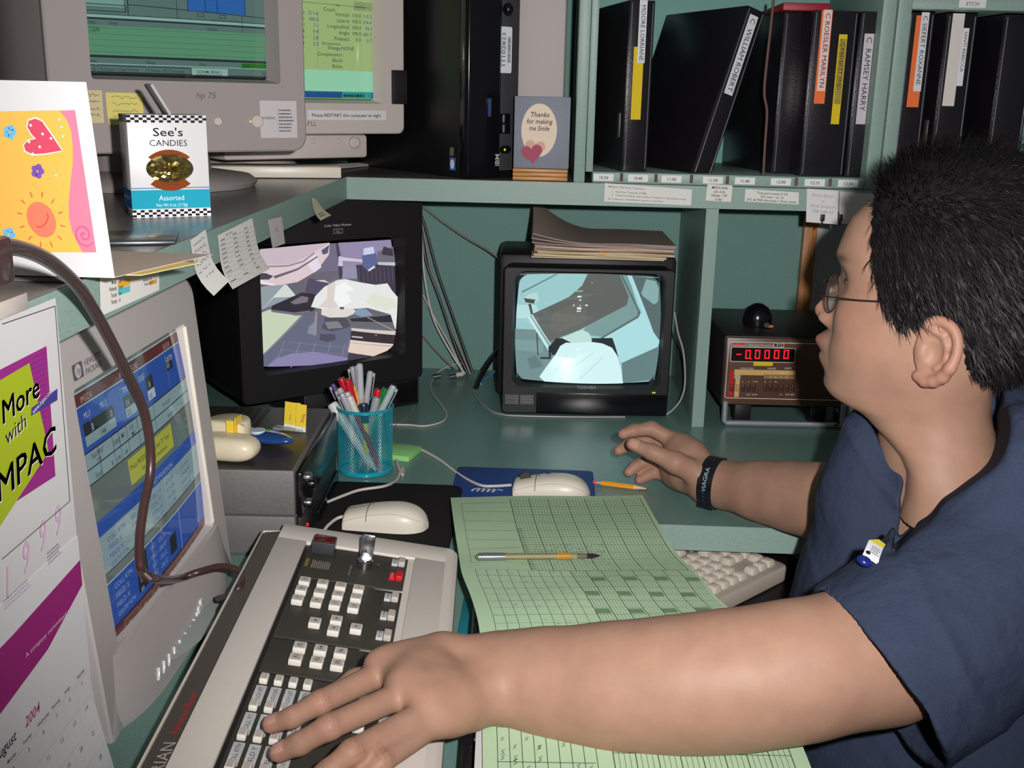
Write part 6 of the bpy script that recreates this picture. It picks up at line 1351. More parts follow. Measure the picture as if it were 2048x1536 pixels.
def nets(fn, lo, hi, h, B=16, slack=.012):
    lo = np.array(lo, float); n = np.ceil((np.array(hi, float) - lo) / (h * B)).astype(int); bs = h * B
    I = np.stack(np.meshgrid(*[np.arange(k) for k in n], indexing='ij'), -1).reshape(-1, 3)
    c = lo + (I + .5) * bs; v = fn(c); I = I[np.abs(v) < bs * .88 + slack]
    g = np.stack(np.meshgrid(*[np.arange(B + 1)] * 3, indexing='ij'), -1).reshape(-1, 3)
    N = n * B + 2; vid, vp, edges = [], [], [[], [], []]
    OFF = np.array([(0, 0, 0), (1, 0, 0), (0, 1, 0), (1, 1, 0), (0, 0, 1), (1, 0, 1), (0, 1, 1), (1, 1, 1)])
    E = [(0, 1), (2, 3), (4, 5), (6, 7), (0, 2), (1, 3), (4, 6), (5, 7), (0, 4), (1, 5), (2, 6), (3, 7)]
    cid = lambda q: q[:, 0] + N[0] * (q[:, 1] + N[1] * q[:, 2])
    for s in range(0, len(I), 40):
        bb = I[s:s + 40]; G = (bb[:, None, :] * B + g[None]).reshape(-1, 3); V = fn(lo + G * h).reshape(len(bb), B + 1, B + 1, B + 1)
        cor = [V[:, o[0]:o[0] + B, o[1]:o[1] + B, o[2]:o[2] + B] for o in OFF]
        neg = sum((x < 0).astype(int) for x in cor); m = (neg > 0) & (neg < 8)
        w = np.argwhere(m); 
        if not len(w): continue
        cc = bb[w[:, 0]] * B + w[:, 1:]; cv = np.stack([x[m] for x in cor], 1)
        acc = np.zeros((len(w), 3)); cnt = np.zeros(len(w))
        for a, b in E:
            va, vb = cv[:, a], cv[:, b]; x = (va < 0) != (vb < 0); t = np.where(x, va / np.where(x, va - vb, 1), 0)
            p = OFF[a] + t[:, None] * (OFF[b] - OFF[a]); acc += p * x[:, None]; cnt += x
        vid.append(cid(cc)); vp.append(lo + (cc + acc / cnt[:, None]) * h)
        for ax, j in ((0, 1), (1, 2), (2, 4)):
            x = (cv[:, 0] < 0) != (cv[:, j] < 0); edges[ax].append(np.concatenate([cc[x], (cv[x, 0] < 0)[:, None].astype(int)], 1))
    vid = np.concatenate(vid); vp = np.concatenate(vp); o = np.argsort(vid); vid = vid[o]; vp = vp[o]
    F = []
    for ax in range(3):
        e = np.concatenate(edges[ax]); q = e[:, :3]; u = np.eye(3, dtype=int)[(ax + 1) % 3]; w = np.eye(3, dtype=int)[(ax + 2) % 3]
        ids = [cid(q), cid(q - u), cid(q - u - w), cid(q - w)]; ix = [np.searchsorted(vid, i).clip(0, len(vid) - 1) for i in ids]
        ok = np.all([vid[a] == b for a, b in zip(ix, ids)], axis=0); f = np.stack(ix, 1)[ok]; s = e[ok, 3] == 1
        F.append(np.where(s[:, None], f, f[:, ::-1]))
    return vp, np.concatenate(F)
def mesh_np(name, V, F, m, smooth=True):
    me = D.meshes.new(name); me.from_pydata([tuple(map(float, v)) for v in V], [], [tuple(map(int, f)) for f in F]); me.update()
    if smooth: me.polygons.foreach_set('use_smooth', [True] * len(me.polygons))
    if m: me.materials.append(m)
    return me
A3 = lambda px, py, Y: np.array(atY(px, py, Y))
Z3 = lambda px, py, z: np.array(atZ(px, py, z))

# ---- head frame (forward f, left s, up u)
ya = math.radians(32); HF = np.array([-math.cos(ya), math.sin(ya), 0]); HS = np.array([-math.sin(ya), -math.cos(ya), 0]); HU = np.array([0, 0, 1.])
HC = np.array([.38456, 1.08, 1.14069])
def HP3(f, s, u): return HC + HF * f + HS * s + HU * u
TB = np.array([  # u, front, back, half width
    (.117, .004, -.030, .014), (.112, .030, -.055, .036), (.100, .047, -.076, .056), (.084, .060, -.089, .067), (.070, .0745, -.094, .072), (.058, .0855, -.097, .0745), (.045, .0905, -.099, .076),
    (.032, .0945, -.100, .077), (.020, .0950, -.100, .077), (.008, .0930, -.099, .0765), (0, .0915, -.098, .076), (-.015, .0905, -.095, .075), (-.030, .0910, -.091, .0745),
    (-.047, .0920, -.085, .0735), (-.062, .0935, -.080, .072), (-.075, .0955, -.076, .0705), (-.087, .0955, -.072, .0690), (-.097, .0955, -.070, .0670), (-.105, .0965, -.069, .0650), (-.113, .0975, -.068, .063),
    (-.121, .0970, -.068, .061), (-.128, .0920, -.068, .059), (-.133, .0820, -.069, .058), (-.137, .0670, -.070, .0575), (-.143, .0540, -.072, .0575), (-.152, .0420, -.075, .058), (-.163, .0265, -.079, .059),
    (-.175, .0110, -.084, .061), (-.190, .0010, -.090, .064), (-.215, .000, -.10, .067), (-.240, .004, -.115, .07)])
uu = TB[::-1, 0]
def tb(u, j): return np.interp(u, uu, TB[::-1, j])
NOSE = [(.008, 0), (-.004, .0035), (-.012, .007), (-.0224, .0130), (-.0343, .0220), (-.0415, .0270), (-.048, .0260), (-.0535, .0205), (-.0575, .012), (-.062, .005), (-.066, 0)]
LIP = [(-.062, 0), (-.0655, .0100), (-.0725, .0185), (-.0775, .0185), (-.0835, .0140), (-.0874, .0105), (-.0905, .0130), (-.0962, .0125), (-.101, .0085), (-.1051, .004), (-.111, 0)]
ip = lambda T, u: np.interp(u, [t[0] for t in T[::-1]], [t[1] for t in T[::-1]])
def headsurf(u, th):
    F, Bk, w = tb(u, 1), tb(u, 2), tb(u, 3); fc = -.008 if u > -.12 else -.008 - (-.12 - u) * .35
    c, s = math.cos(th), math.sin(th); e = 2 / 2.25
    if c > 0: f = fc + (F - fc) * abs(c) ** e; ss = w * math.copysign(abs(s) ** e, s)
    else: f = fc - (fc - Bk) * abs(c); ss = w * s
    if c > 0 and u > -.13:
        G = lambda x, m, q: math.exp(-((x - m) / q) ** 2)
        nw = .0062 + .006 * min(1, max(0, -u / .045))
        f += ip(NOSE, u) * G(ss, 0, nw) + .0115 * (G(ss, .0145, .0062) + G(ss, -.0145, .0062)) * G(u, -.0515, .0085)
        f += ip(LIP, u) * G(ss, 0, .021) * (1 if abs(ss) < .03 else .6)
        f -= .0085 * (G(ss, .033, .014) + G(ss, -.033, .014)) * G(u, -.006, .013)
        f += .0035 * (G(ss, .033, .0105) + G(ss, -.033, .0105)) * G(u, -.007, .008)
        f += .0028 * G(u, .019, .008) * (G(ss, .026, .02) + G(ss, -.026, .02))
        f += .0045 * (G(ss, .046, .016) + G(ss, -.046, .016)) * G(u, -.040, .018)
        f -= .0020 * (G(ss, .028, .005) + G(ss, -.028, .005)) * G(u, -.075, .014)
        f += .003 * G(ss, 0, .016) * G(u, -.118, .008)
    bias = .004 * math.exp(-((u + .075) / .03) ** 2) * math.exp(-((abs(ss) - .06) / .03) ** 2)
    return f + bias * .5, ss + math.copysign(bias, ss) * .8
def head_mesh():
    US = np.concatenate([np.linspace(.117, .1, 8)[:-1], np.linspace(.1, -.135, 150)[:-1], np.linspace(-.135, -.24, 36)]); NT = 150; V = []; F = []
    for u in US:
        for j in range(NT): 
            th = -math.pi + 2 * math.pi * j / NT; th = th - .35 * math.sin(th); f, s = headsurf(u, th); V.append(HP3(f, s, u))
    for i in range(len(US) - 1):
        for j in range(NT): a, b = i * NT + j, i * NT + (j + 1) % NT; F.append((a, b, b + NT, a + NT))
    V.append(HP3(-.012, 0, .1185)); t = len(V) - 1; V.append(HP3(-.05, 0, -.242)); q = len(V) - 1; n = (len(US) - 1) * NT
    for j in range(NT): F.append((t, (j + 1) % NT, j, j)[:3]); F.append((q, n + j, n + (j + 1) % NT))
    return np.array(V), F
hv, hf = head_mesh()
b0 = bmesh.new(); bv = [b0.verts.new(v) for v in hv]
for f in hf:
    try: b0.faces.new([bv[i] for i in f])
    except ValueError: pass
bmesh.ops.recalc_face_normals(b0, faces=b0.faces)
meh = D.meshes.new('head'); b0.to_mesh(meh); b0.free()

# ---- ear (near side), SDF pieces in the head frame
def sagp(px, py, off):
    O = Vector(HC + HS * off); n = Vector(HS); d = ray(px, py); t = (O - CAM).dot(n) / d.dot(n); p = np.array(CAM + d * t) - HC; return p @ HF, p @ HU
EO = [(1848, 668), (1856, 648), (1872, 641), (1892, 646), (1909, 661), (1916, 687), (1911, 716), (1899, 738)]
EL = [(1899, 738), (1886, 754), (1868, 762), (1851, 762), (1836, 752)]
def ear_pts(L_, off0, off1): 
    out = []
    for i, (x, y) in enumerate(L_): w = i / (len(L_) - 1); of = off0 + (off1 - off0) * w; f, u = sagp(x, y, of + .0); out.append(HP3(f, of, u))
    return out
eo = [np.array(v) for v in crom([Vector(p) for p in ear_pts(EO, .079, .094)], 3)]; el = ear_pts(EL, .093, .077)
def earsdf(P):
    d = chain(P, [(p, .0042) for p in eo], .003); d = smin(d, chain(P, [(p, .0058) for p in el], .004), .004)
    c0 = HP3(*[q for q in (sagp(1873, 705, .08)[0], .079, sagp(1873, 705, .08)[1])])
    R_ = np.stack([HF, HS, HU], 1); d = smin(d, ellip(P, c0 + HS * .001, (.021, .006, .029), R_), .004)
    anti = [A_ for A_ in ear_pts([(1868, 662), (1888, 672), (1895, 697), (1889, 722), (1872, 735)], .086, .086)]; d = smin(d, chain(P, [(p, .0032) for p in anti], .003), .003)
    cc = HP3(sagp(1866, 706, .085)[0], .090, sagp(1866, 706, .085)[1]); d = smax(d, -ellip(P, cc, (.0095, .008, .0115), R_), .003)
    tr = HP3(sagp(1845, 704, .08)[0], .081, sagp(1845, 704, .08)[1]); return smin(d, ellip(P, tr, (.0055, .0055, .008), R_), .003)
ev, ef = nets(earsdf, HP3(.03, .06, -.1).clip() if False else HC + np.array([-.10, -.13, -.12]), HC + np.array([.10, .0, .02]), .0011)

# ---- arms, hands, chest under the shirt
LW, LE, LS = A3(962, 1350, .838), A3(1500, 1362, .80), A3(2040, 1130, .90)
def hand(P, W1, W2, mc, fingers, thumb, rw=.021, k=.009, up_h=np.array([0, 0, 1.]), roots=None):
    d = smin(cap(P, W1[0], W1[1], W1[2], W1[2] * .95), cap(P, W2[0], W2[1], W2[2], W2[2] * .95), .02)
    for i, (m, r) in enumerate(mc): d = smin(d, cap(P, (W1[1] if i < 2 else W2[1]) , m - up_h * .002, rw * .92, r), .020)
    for w_, r_ in ((.88, .0120), (.66, .0150), (.42, .0175)):
        for i in range(len(mc) - 1): d = smin(d, cap(P, mc[i][0] * w_ + W1[1] * (1 - w_), mc[i + 1][0] * w_ + W2[1] * (1 - w_), r_, r_), .014)
    for i, ((m, r), f) in enumerate(zip(mc, fingers)): d = smin(d, chain(P, [(m if roots is None else roots[i], r * .92)] + f, .004), .0055)
    return smin(d, chain(P, thumb, .006), .009)
fz = lambda x, y, z, r: (Z3(x, y, z), r)
L_mc = [(Z3(757, 1328, .840), .0120), (Z3(803, 1374, .843), .0118), (Z3(846, 1412, .838), .0115), (Z3(874, 1436, .828), .011)]
L_rt = [Z3(752, 1352, .834), Z3(796, 1392, .838), Z3(842, 1430, .834), Z3(866, 1450, .824)]
L_f = [[fz(640, 1405, .838, .0096), fz(584, 1435, .826, .0084), fz(543, 1449, .817, .0075)], [fz(658, 1454, .843, .0098), fz(600, 1487, .829, .0087), fz(558, 1505, .819, .0077)],
       [fz(704, 1504, .840, .0094), fz(655, 1543, .828, .0083), fz(615, 1571, .818, .0074)], [fz(764, 1524, .830, .0084), fz(728, 1560, .823, .0076), fz(700, 1584, .816, .0068)]]
L_th = [fz(915, 1335, .824, .019), fz(800, 1345, .814, .0150), fz(712, 1365, .815, .0112), fz(655, 1398, .812, .0092)]
wdir = np.array([.0, .0, 1.]); 
LWa, LWb = A3(968, 1328, .852), A3(968, 1375, .828)
def leftarm(P):
    fore = [(A3(985, 1348, .838), .0315), (A3(1060, 1362, .833), .0375), (A3(1150, 1374, .825), .0425), (A3(1250, 1375, .815), .0480), (A3(1380, 1368, .806), .0500), (A3(1500, 1356, .802), .0500), (A3(1620, 1336, .806), .0500), (A3(1760, 1305, .825), .053), (A3(1900, 1240, .86), .056), (LS, .062)]
    d = chain(P, fore, .03)
    return smin(d, hand(P, (A3(1000, 1335, .848), LWa * .6 + L_mc[0][0] * .4, .0235), (A3(1000, 1372, .826), LWb * .6 + L_mc[3][0] * .4, .0225), L_mc, L_f, L_th, roots=L_rt), .018)
RW = A3(1425, 968, 1.44)
r_mc = [(A3(1352, 884, 1.495), .0132), (A3(1346, 905, 1.512), .0130), (A3(1342, 930, 1.515), .0126), (A3(1344, 952, 1.513), .0116)]
r_f = [[(A3(1303, 857, 1.505), .0108), (A3(1268, 861, 1.50), .0090), (A3(1246, 868, 1.495), .0076)], [(A3(1296, 880, 1.535), .0106), (A3(1258, 890, 1.53), .0092), (A3(1238, 901, 1.52), .0078)],
       [(A3(1300, 918, 1.53), .0100), (A3(1272, 932, 1.525), .0088), (A3(1258, 944, 1.52), .0077)], [(A3(1310, 945, 1.52), .0090), (A3(1290, 954, 1.52), .0079), (A3(1279, 960, 1.515), .0070)]]
r_th = [(A3(1400, 950, 1.43), .0172), (A3(1352, 926, 1.425), .0152), (A3(1304, 904, 1.435), .0110), (A3(1265, 888, 1.445), .0090)]
def rightarm(P):
    fore = [(A3(1410, 963, 1.442), .0262), (A3(1450, 970, 1.427), .0275), (A3(1520, 982, 1.385), .0345), (A3(1590, 994, 1.345), .0405), (A3(1660, 1006, 1.305), .0445), (A3(1740, 1012, 1.285), .046), (A3(1840, 1000, 1.27), .048), (A3(1930, 960, 1.26), .053), (A3(1960, 930, 1.24), .058)]
    d = chain(P, fore, .03)
    return smin(d, hand(P, (A3(1415, 950, 1.440), A3(1380, 915, 1.465), .0215), (A3(1415, 975, 1.445), A3(1372, 948, 1.475), .0205), r_mc, r_f, r_th), .016)
CHS = [(A3(1868, 840, 1.075), .054), (A3(1870, 905, 1.09), .050), (A3(1872, 985, 1.105), .050), (A3(1890, 1100, 1.13), .058), (A3(1905, 1250, 1.11), .078)]
def chest(P):
    d = chain(P, CHS, .03); d = smin(d, cap(P, LS, A3(1960, 930, 1.24), .05, .05), .05)
    d = smin(d, cap(P, A3(1838, 895, 1.105), A3(1808, 1052, 1.09), .036, .022), .012)
    return smin(d, chain(P, [(A3(1872, 930, 1.07), .042), (A3(1846, 1010, 1.07), .030), (A3(1822, 1085, 1.075), .022)], .02), .02)
lv, lf = nets(leftarm, (-.28, .62, .76), (.55, 1.0, 1.14), .0016)
rv, rf = nets(rightarm, (.07, 1.12, .72), (.74, 1.68, 1.04), .0018)
cv_, cf_ = nets(chest, (.22, .80, .60), (.66, 1.36, 1.14), .004)
bj = bmesh.new(); bj.from_mesh(meh); D.meshes.remove(meh)
for V, F in ((ev, ef), (lv, lf), (rv, rf), (cv_, cf_)):
    m_ = mesh_np('tmp', V, F, None); bj.from_mesh(m_); D.meshes.remove(m_)
mj = D.meshes.new('body'); bj.to_mesh(mj); bj.free()
tmp = D.objects.new('tmp_body', mj); COL.objects.link(tmp)
rmod = tmp.modifiers.new('join', 'REMESH'); rmod.mode = 'VOXEL'; rmod.voxel_size = .0016; rmod.use_smooth_shade = True; rmod.use_remove_disconnected = False
sm = tmp.modifiers.new('relax', 'SMOOTH'); sm.factor = .5; sm.iterations = 3
dg = bpy.context.evaluated_depsgraph_get(); body = D.meshes.new_from_object(tmp.evaluated_get(dg)); D.objects.remove(tmp)
n = len(body.vertices); co = np.empty(n * 3, np.float32); body.vertices.foreach_get('co', co); co = co.reshape(-1, 3)
def blob(c, r): return np.exp(-(np.linalg.norm(co - np.array(c), axis=1) / r) ** 2)
SK = np.array(lin((158, 122, 103))); col = np.tile(SK, (n, 1))
def tint(w, c, a): 
    global col
    w = (np.clip(w, 0, 1) * a)[:, None]; col = col * (1 - w) + np.array(lin(c)) * w
for u in (-.074, -.096): 
    for s in (-.012, 0, .012): tint(blob(HP3(.111 - abs(s) * .3, s, u), .0080), (176, 98, 90), .75)
tint(blob(HP3(.11, 0, -.042), .016), (184, 122, 106), .5); tint(blob(HP3(.06, .055, -.045), .03), (176, 122, 104), .3)
for p in el + eo[::4]: tint(blob(p, .009), (180, 118, 104), .3)
for mcs, fs in ((L_mc, L_f), (r_mc, r_f)):
    for (m_, _), f in zip(mcs, fs): tint(blob(f[0][0], .012), (180, 122, 106), .3); tint(blob(f[-1][0], .012), (190, 130, 116), .45); tint(blob(m_, .014), (180, 126, 108), .2)
tint(blob(r_th[-1][0], .012), (190, 130, 116), .4)
for rt_, f in zip(L_rt, L_f):
    for (a_, b_, c_), offs, am in (((rt_, f[0][0], f[1][0]), (-.0042, -.0012, .0018, .0046), .34), ((f[0][0], f[1][0], f[2][0]), (-.0012, .0016), .26)):
        ax_ = (c_ - a_) / np.linalg.norm(c_ - a_)
        for o_ in offs:
            q_ = co - b_; t_ = q_ @ ax_; side_ = np.linalg.norm(q_ - t_[:, None] * ax_, axis=1); tint(np.exp(-((t_ - o_ - .0006 * np.sin(q_[:, 1] * 900)) / .0007) ** 2) * (side_ < .014) * (q_[:, 2] > .002), (104, 66, 52), am)
rel = co - HC; Fh, Sh, Uh = rel @ HF, rel @ HS, rel @ HU
brow = np.exp(-((Uh - .017 - .10 * np.clip(np.abs(Sh) - .03, 0, 1)) / .0042) ** 2) * np.exp(-((np.abs(Sh) - .034) / .019) ** 4) * (Fh > .05); tint(brow, (40, 28, 24), .75)
mstache = np.exp(-((Uh + .061) / .005) ** 2) * (np.abs(Sh) < .028) * (Fh > .08); tint(mstache, (120, 90, 78), .25)
ca = body.color_attributes.new('Col', 'FLOAT_COLOR', 'POINT'); ca.data.foreach_set('color', np.concatenate([col, np.ones((n, 1))], 1).astype(np.float32).ravel())
SKIN = mat('skin', rough=.52, spec=.28, vcol=True, noise=(46, .07), bump=(420, .14, .0008), sss=.06)
body.materials.clear(); body.materials.append(SKIN)
ME = thing('person', 'man in navy scrub top seated at right, reaching left over the console', 'person', (.62, 1.08, 0))
bo = D.objects.new('body', body); COL.objects.link(bo); bo.parent = ME; bo.matrix_parent_inverse = Matrix.Translation(-ME.location)
def adopt(o): o.parent = ME; o.matrix_parent_inverse = Matrix.Translation(-ME.location); return o

# ---- eye (near and far)
for s in (.031, -.031):
    c = HP3(.0662, s, -.0075); b = MB(); b.ball(c, .0116, mat('eye_white', (226, 220, 212), rough=.15), 20); b.ball(Vector(c) + Vector(HF) * .0066, .0058, mat('iris_dark', (34, 20, 14), rough=.1), 14); b.build('eye', bo)
    lid = MB(); pts = [HP3(.0785 - abs(x) ** 2 * 22, s + x, -.0035 - abs(x) * .12) for x in (-.013, -.007, 0, .007, .013)]; lid.tube([Vector(p) for p in pts], .0013, mat('lash_dark', (60, 38, 32)), 6); lid.build('eyelid', bo)
# ---- nails
NM = mat('fingernail', (186, 142, 126), rough=.22, spec=.5, coat=.3)
def nail(tip, prev, rr, up, w=.0060, l=.0062, back=.003):
    tip, prev = Vector(tip), Vector(prev); d = (tip - prev).normalized(); up = Vector(up); up = (up - d * up.dot(d)).normalized(); sd = d.cross(up); b = MB()
    def f(u, v):
        x = (u - .5) * 2; y = (v - .5) * 2; ww = w * (1 - .25 * max(0, y) ** 2); a = x * ww / rr * 1.0
        return tip + d * (-back + y * l) + (sd * math.sin(a) + up * math.cos(a)) * (rr + .0006 - .0014 * max(0, y) ** 2)
    b.grid(f, 8, 6, NM, thick=.0005); b.build('fingernail', bo)
for i in range(3):
    nail(L_f[i][2][0], L_f[i][1][0], .0075, (.0, -.35, 1.) if i else (0, -.25, 1.))
nail(r_th[-1][0], r_th[-2][0], .0092, (-.25, -.75, .62), .0072, .0066)

# ---- hair: dense cap under thousands of short strands
HAIR = mat('black_hair', (22, 19, 21), rough=.7, spec=.12, noise=(160, .3)); 
def hairline(u, th):   # 1 inside the hair region
    f, s = headsurf(u, th); s = abs(s)
    line = np.interp(f, [-.12, -.086, -.065, -.050, -.046, -.035, -.016, -.004, .011, .020, .031, .038, .043, .046, .050, .057, .09], [-.108, -.096, -.085, -.073, -.045, -.024, -.022, -.034, -.040, -.034, -.0215, -.005, .012, .050, .075, .088, .11])
    if s < .035 and f > 0: line = max(line, .088 - .0)
    return u - line
b = MB(); bb = bmesh.new(); NU, NT = 70, 110; g = []
r = random.Random(11)
def thick(u, th): 
    hl = hairline(u, th); return .0015 + .0125 * min(1, max(0, hl / .03)) + (.0035 * min(1, max(0, (u - .06) / .05))) + .004 * max(0, -math.cos(th)) * (1 if u > -.08 else .4)
def hs(u, th, t):
    f, s = headsurf(u, th); f2, s2 = headsurf(u, th + .02); f3, s3 = headsurf(u - .004, th)
    p, q, w = HP3(f, s, u), HP3(f2, s2, u), HP3(f3, s3, u - .004); nn = np.cross(q - p, w - p); nn = nn / max(1e-9, np.linalg.norm(nn))
    if nn @ (p - HP3(-.01, 0, .0)) < 0: nn = -nn
    return p, nn
for i in range(NU + 1):
    row = []
    for j in range(NT):
        u = .1168 - (.1168 + .125) * (i / NU); th = 2 * math.pi * j / NT
        p, nn = hs(u, th, 0); hl = hairline(u, th); t = thick(u, th) - .0035 if hl > 0 else -.006; row.append(bb.verts.new(p + nn * t))
    g.append(row)
for i in range(NU):
    for j in range(NT): bb.faces.new([g[i][j], g[i][(j + 1) % NT], g[i + 1][(j + 1) % NT], g[i + 1][j]])
tv = bb.verts.new(HP3(-.013, 0, .1285)); [bb.faces.new([tv, g[0][(j + 1) % NT], g[0][j]]) for j in range(NT)]
bmesh.ops.recalc_face_normals(bb, faces=bb.faces)
for f in bb.faces: f.smooth = True
b.take(bb, HAIR, True)
hb = bmesh.new(); cnt = 0
while cnt < 11000:
    u = r.uniform(-.118, .1165); th = r.uniform(-math.pi, math.pi)
    if math.sin(th) < -.25 and r.random() < .6: continue
    hl = hairline(u, th)
    if hl < r.uniform(-.003, .004): continue
    cnt += 1; p, nn = hs(u, th, 0); f_, s_ = headsurf(u, th); top = min(1, max(0, (u - .045) / .05)); T = thick(u, th)
    down = -HU + nn * (nn @ HU); fd = HF - nn * (nn @ HF)
    # sides comb down and back, crown stands up and back, front edge brushes up
    side = down * .9 - fd * .75; up_ = -fd * .9 + nn * .55 + HU * .1
    d_ = side * (1 - top) + up_ * top; d_ = d_ / max(1e-6, np.linalg.norm(d_)); d_ = d_ + np.array([r.gauss(0, .22) for _ in range(3)]); d_ /= np.linalg.norm(d_)
    L_ = (.022 + r.uniform(-.006, .008)) * (1 - .45 * top) * (1 if hl > .012 else .55); base = p + nn * (T * .35); sgn = 0
    pts = [base, base + nn * T * .45 + d_ * L_ * .35, base + nn * T * (.62 + .25 * r.random()) + d_ * L_ * .7, base + nn * T * (.62 + .35 * r.random()) + d_ * L_ + down * .002]
    w = r.uniform(.00035, .0007) if hl > .01 else .0003; sd = np.cross(d_, nn); sd /= max(1e-6, np.linalg.norm(sd)); sd = sd + nn * r.uniform(-.6, .6)
    vs = []
    for q, k_ in zip(pts, (1, 1, .75, .12)): vs.append((hb.verts.new(q + sd * w * k_), hb.verts.new(q - sd * w * k_)))
    for a, c in zip(vs, vs[1:]): f = hb.faces.new([a[0], a[1], c[1], c[0]]); f.smooth = True
b.take(hb, mat('hair_strand', (30, 26, 28), rough=.5, spec=.22)); adopt(b.build('hair', sharp=180))

# ---- scrub top
SHC = [(A3(1822, 930, 1.19), .085), (A3(1822, 1080, 1.18), .100), (A3(1815, 1250, 1.11), .118), (A3(1880, 1500, .99), .15), (A3(2000, 1900, .95), .17), (np.array([.62, 1.06, .50]), .18)]
NS_, FS_ = A3(2062, 985, .905), A3(1930, 935, 1.28)
SLa, SLb = A3(2070, 1120, .90), A3(1745, 1362, .815)
HA, HCp, HB_ = A3(1636, 1206, .865), A3(1776, 1295, .735), A3(1882, 1522, .765)
HN = np.cross(HCp - HA, HB_ - HA); HN /= np.linalg.norm(HN)
if HN @ (SLb - SLa) < 0: HN = -HN
SLe = SLb + (SLb - SLa) * .45
VB = A3(1797, 1070, 1.035)
def vnoise(P, f, seed=0):
    r_ = np.random.RandomState(seed); d = np.zeros(len(P))
    for i in range(7):
        k = r_.normal(size=3); k /= np.linalg.norm(k); d += np.sin(P @ k * f * (1 + .35 * i) + r_.uniform(0, 6.28)) / (1 + .35 * i)
    return d / 3
def shirt(P):
    d = chain(P, SHC, .05)
    d = smin(d, chain(P, [(A3(1776, 885, 1.12), .052), (A3(1768, 1000, 1.12), .066), (A3(1775, 1150, 1.10), .085)], .03), .03)
    d = smin(d, cap(P, NS_, FS_, .072, .070), .05); d = smin(d, cap(P, A3(1990, 905, 1.05), A3(2110, 1010, 1.03), .070, .10), .05)
    d = smin(d, cap(P, A3(1958, 1000, .99), NS_, .058, .070), .03); d = smin(d, cap(P, A3(2110, 1010, 1.05), np.array([.74, 1.08, .6]), .12, .17), .06)
    d = smin(d, cap(P, FS_, A3(1840, 1010, 1.33), .07, .072), .04)
    ax = (SLb - SLa) / np.linalg.norm(SLb - SLa); fold = .0035 * np.sin(((P - SLa) @ np.array([.35, -.2, .9])) * 95) * np.clip(((P - SLa) @ ax) / .2, 0, 1) * .35
    sl = cap(P, SLa, SLe, .092, .0850) + fold
    hem = (P - HA) @ HN
    inner = cap(P, SLb - (SLb - SLa) * .18, SLe + ax * .1, .0815, .0780)
    slv = np.maximum(np.maximum(sl, hem), -inner)
    d = smin(d, slv, .022)
    d = np.maximum(d, -np.maximum(inner, -.02 - hem * 0 + (-(P - (SLb - (SLb - SLa) * .18)) @ ax)))
    fx = P @ np.array([.55, -.25, .8]); gx_ = P @ np.array([.8, .3, -.5])
    d = d + .0026 * vnoise(P * np.array([1.4, 1., .8]), 38, 3) + .0012 * vnoise(P, 90, 5) - .003 * np.exp(-(np.sin(fx * 26 + 1.5 * np.sin(gx_ * 9)) / .16) ** 2) * (.5 + .5 * np.sin(gx_ * 13 + 1))
    # V neck
    d0 = A3(1850, 930, 1.2) - A3(1850, 930, .9); d0 /= np.linalg.norm(d0); fl_ = lambda p: p - (p @ d0)[..., None] * d0 if p.ndim > 1 else p - (p @ d0) * d0
    VP_ = [((1862, 790), .070), ((1876, 850), .056), ((1890, 885), .037), ((1866, 935), .0255), ((1836, 1000), .014), ((1798, 1072), .002)]
    vn = chain(fl_(P), [(fl_(A3(x_, y_, 1.03)), r_) for (x_, y_), r_ in VP_], .012); vn = np.maximum(vn, (P - A3(1850, 930, 1.115)) @ d0)
    d = smax(d, -vn, .004)
    return d
sv, sf = nets(shirt, (.20, .66, .40), (1.0, 1.50, 1.16), .0026, slack=.03)
SCR = mat('navy_scrub', (50, 58, 78), rough=.85, spec=.12, noise=(900, .12), bump=(46, .6, .006))
me = mesh_np('scrub_top', sv, sf, SCR); so = D.objects.new('scrub_top', me); COL.objects.link(so); adopt(so)
smo = so.modifiers.new('relax', 'SMOOTH'); smo.factor = .5; smo.iterations = 4
def pants(P):
    d = chain(P, [(np.array([.66, 1.06, .50]), .16), (np.array([.62, 1.06, .46]), .15)], .03)
    for y in (.95, 1.18): d = smin(d, chain(P, [(np.array([.62, y, .50]), .095), (np.array([.30, y - .03, .52]), .075), (np.array([.27, y - .03, .30]), .062), (np.array([.28, y - .03, .09]), .055)], .03), .03)
    return d
pv, pf = nets(pants, (.12, .76, .02), (.9, 1.4, .7), .009)
po = D.objects.new('scrub_trousers', mesh_np('scrub_trousers', pv, pf, SCR)); COL.objects.link(po); adopt(po)
for y in (.92, 1.15): b = MB(); b.ball((.24, y, .045), (.13, .048, .045), mat('shoe_dark', (40, 40, 44), rough=.5), 20); adopt(b.build('shoe'))
t = thing('office_chair', 'dark office chair under the seated man, almost out of the photo', 'chair', (.66, 1.06, 0))
b = MB(); b.box((-.23, -.25, .29), (.22, .25, .345), mat('chair_fabric', (40, 42, 50), rough=.9), .03); b.build('seat', t)
b = MB(); b.tube([(0, 0, .30), (0, 0, .06)], .03, DARK, 12, smooth=False); b.build('column', t)
for i in range(5): a = i * 1.2566; b = MB(); b.tube([(0, 0, .09), (.27 * math.cos(a), .27 * math.sin(a), .05)], .018, DARK, 8, smooth=False); b.ball((.27 * math.cos(a), .27 * math.sin(a), .0265), .026, BLACK, 12); b.build('leg', t)

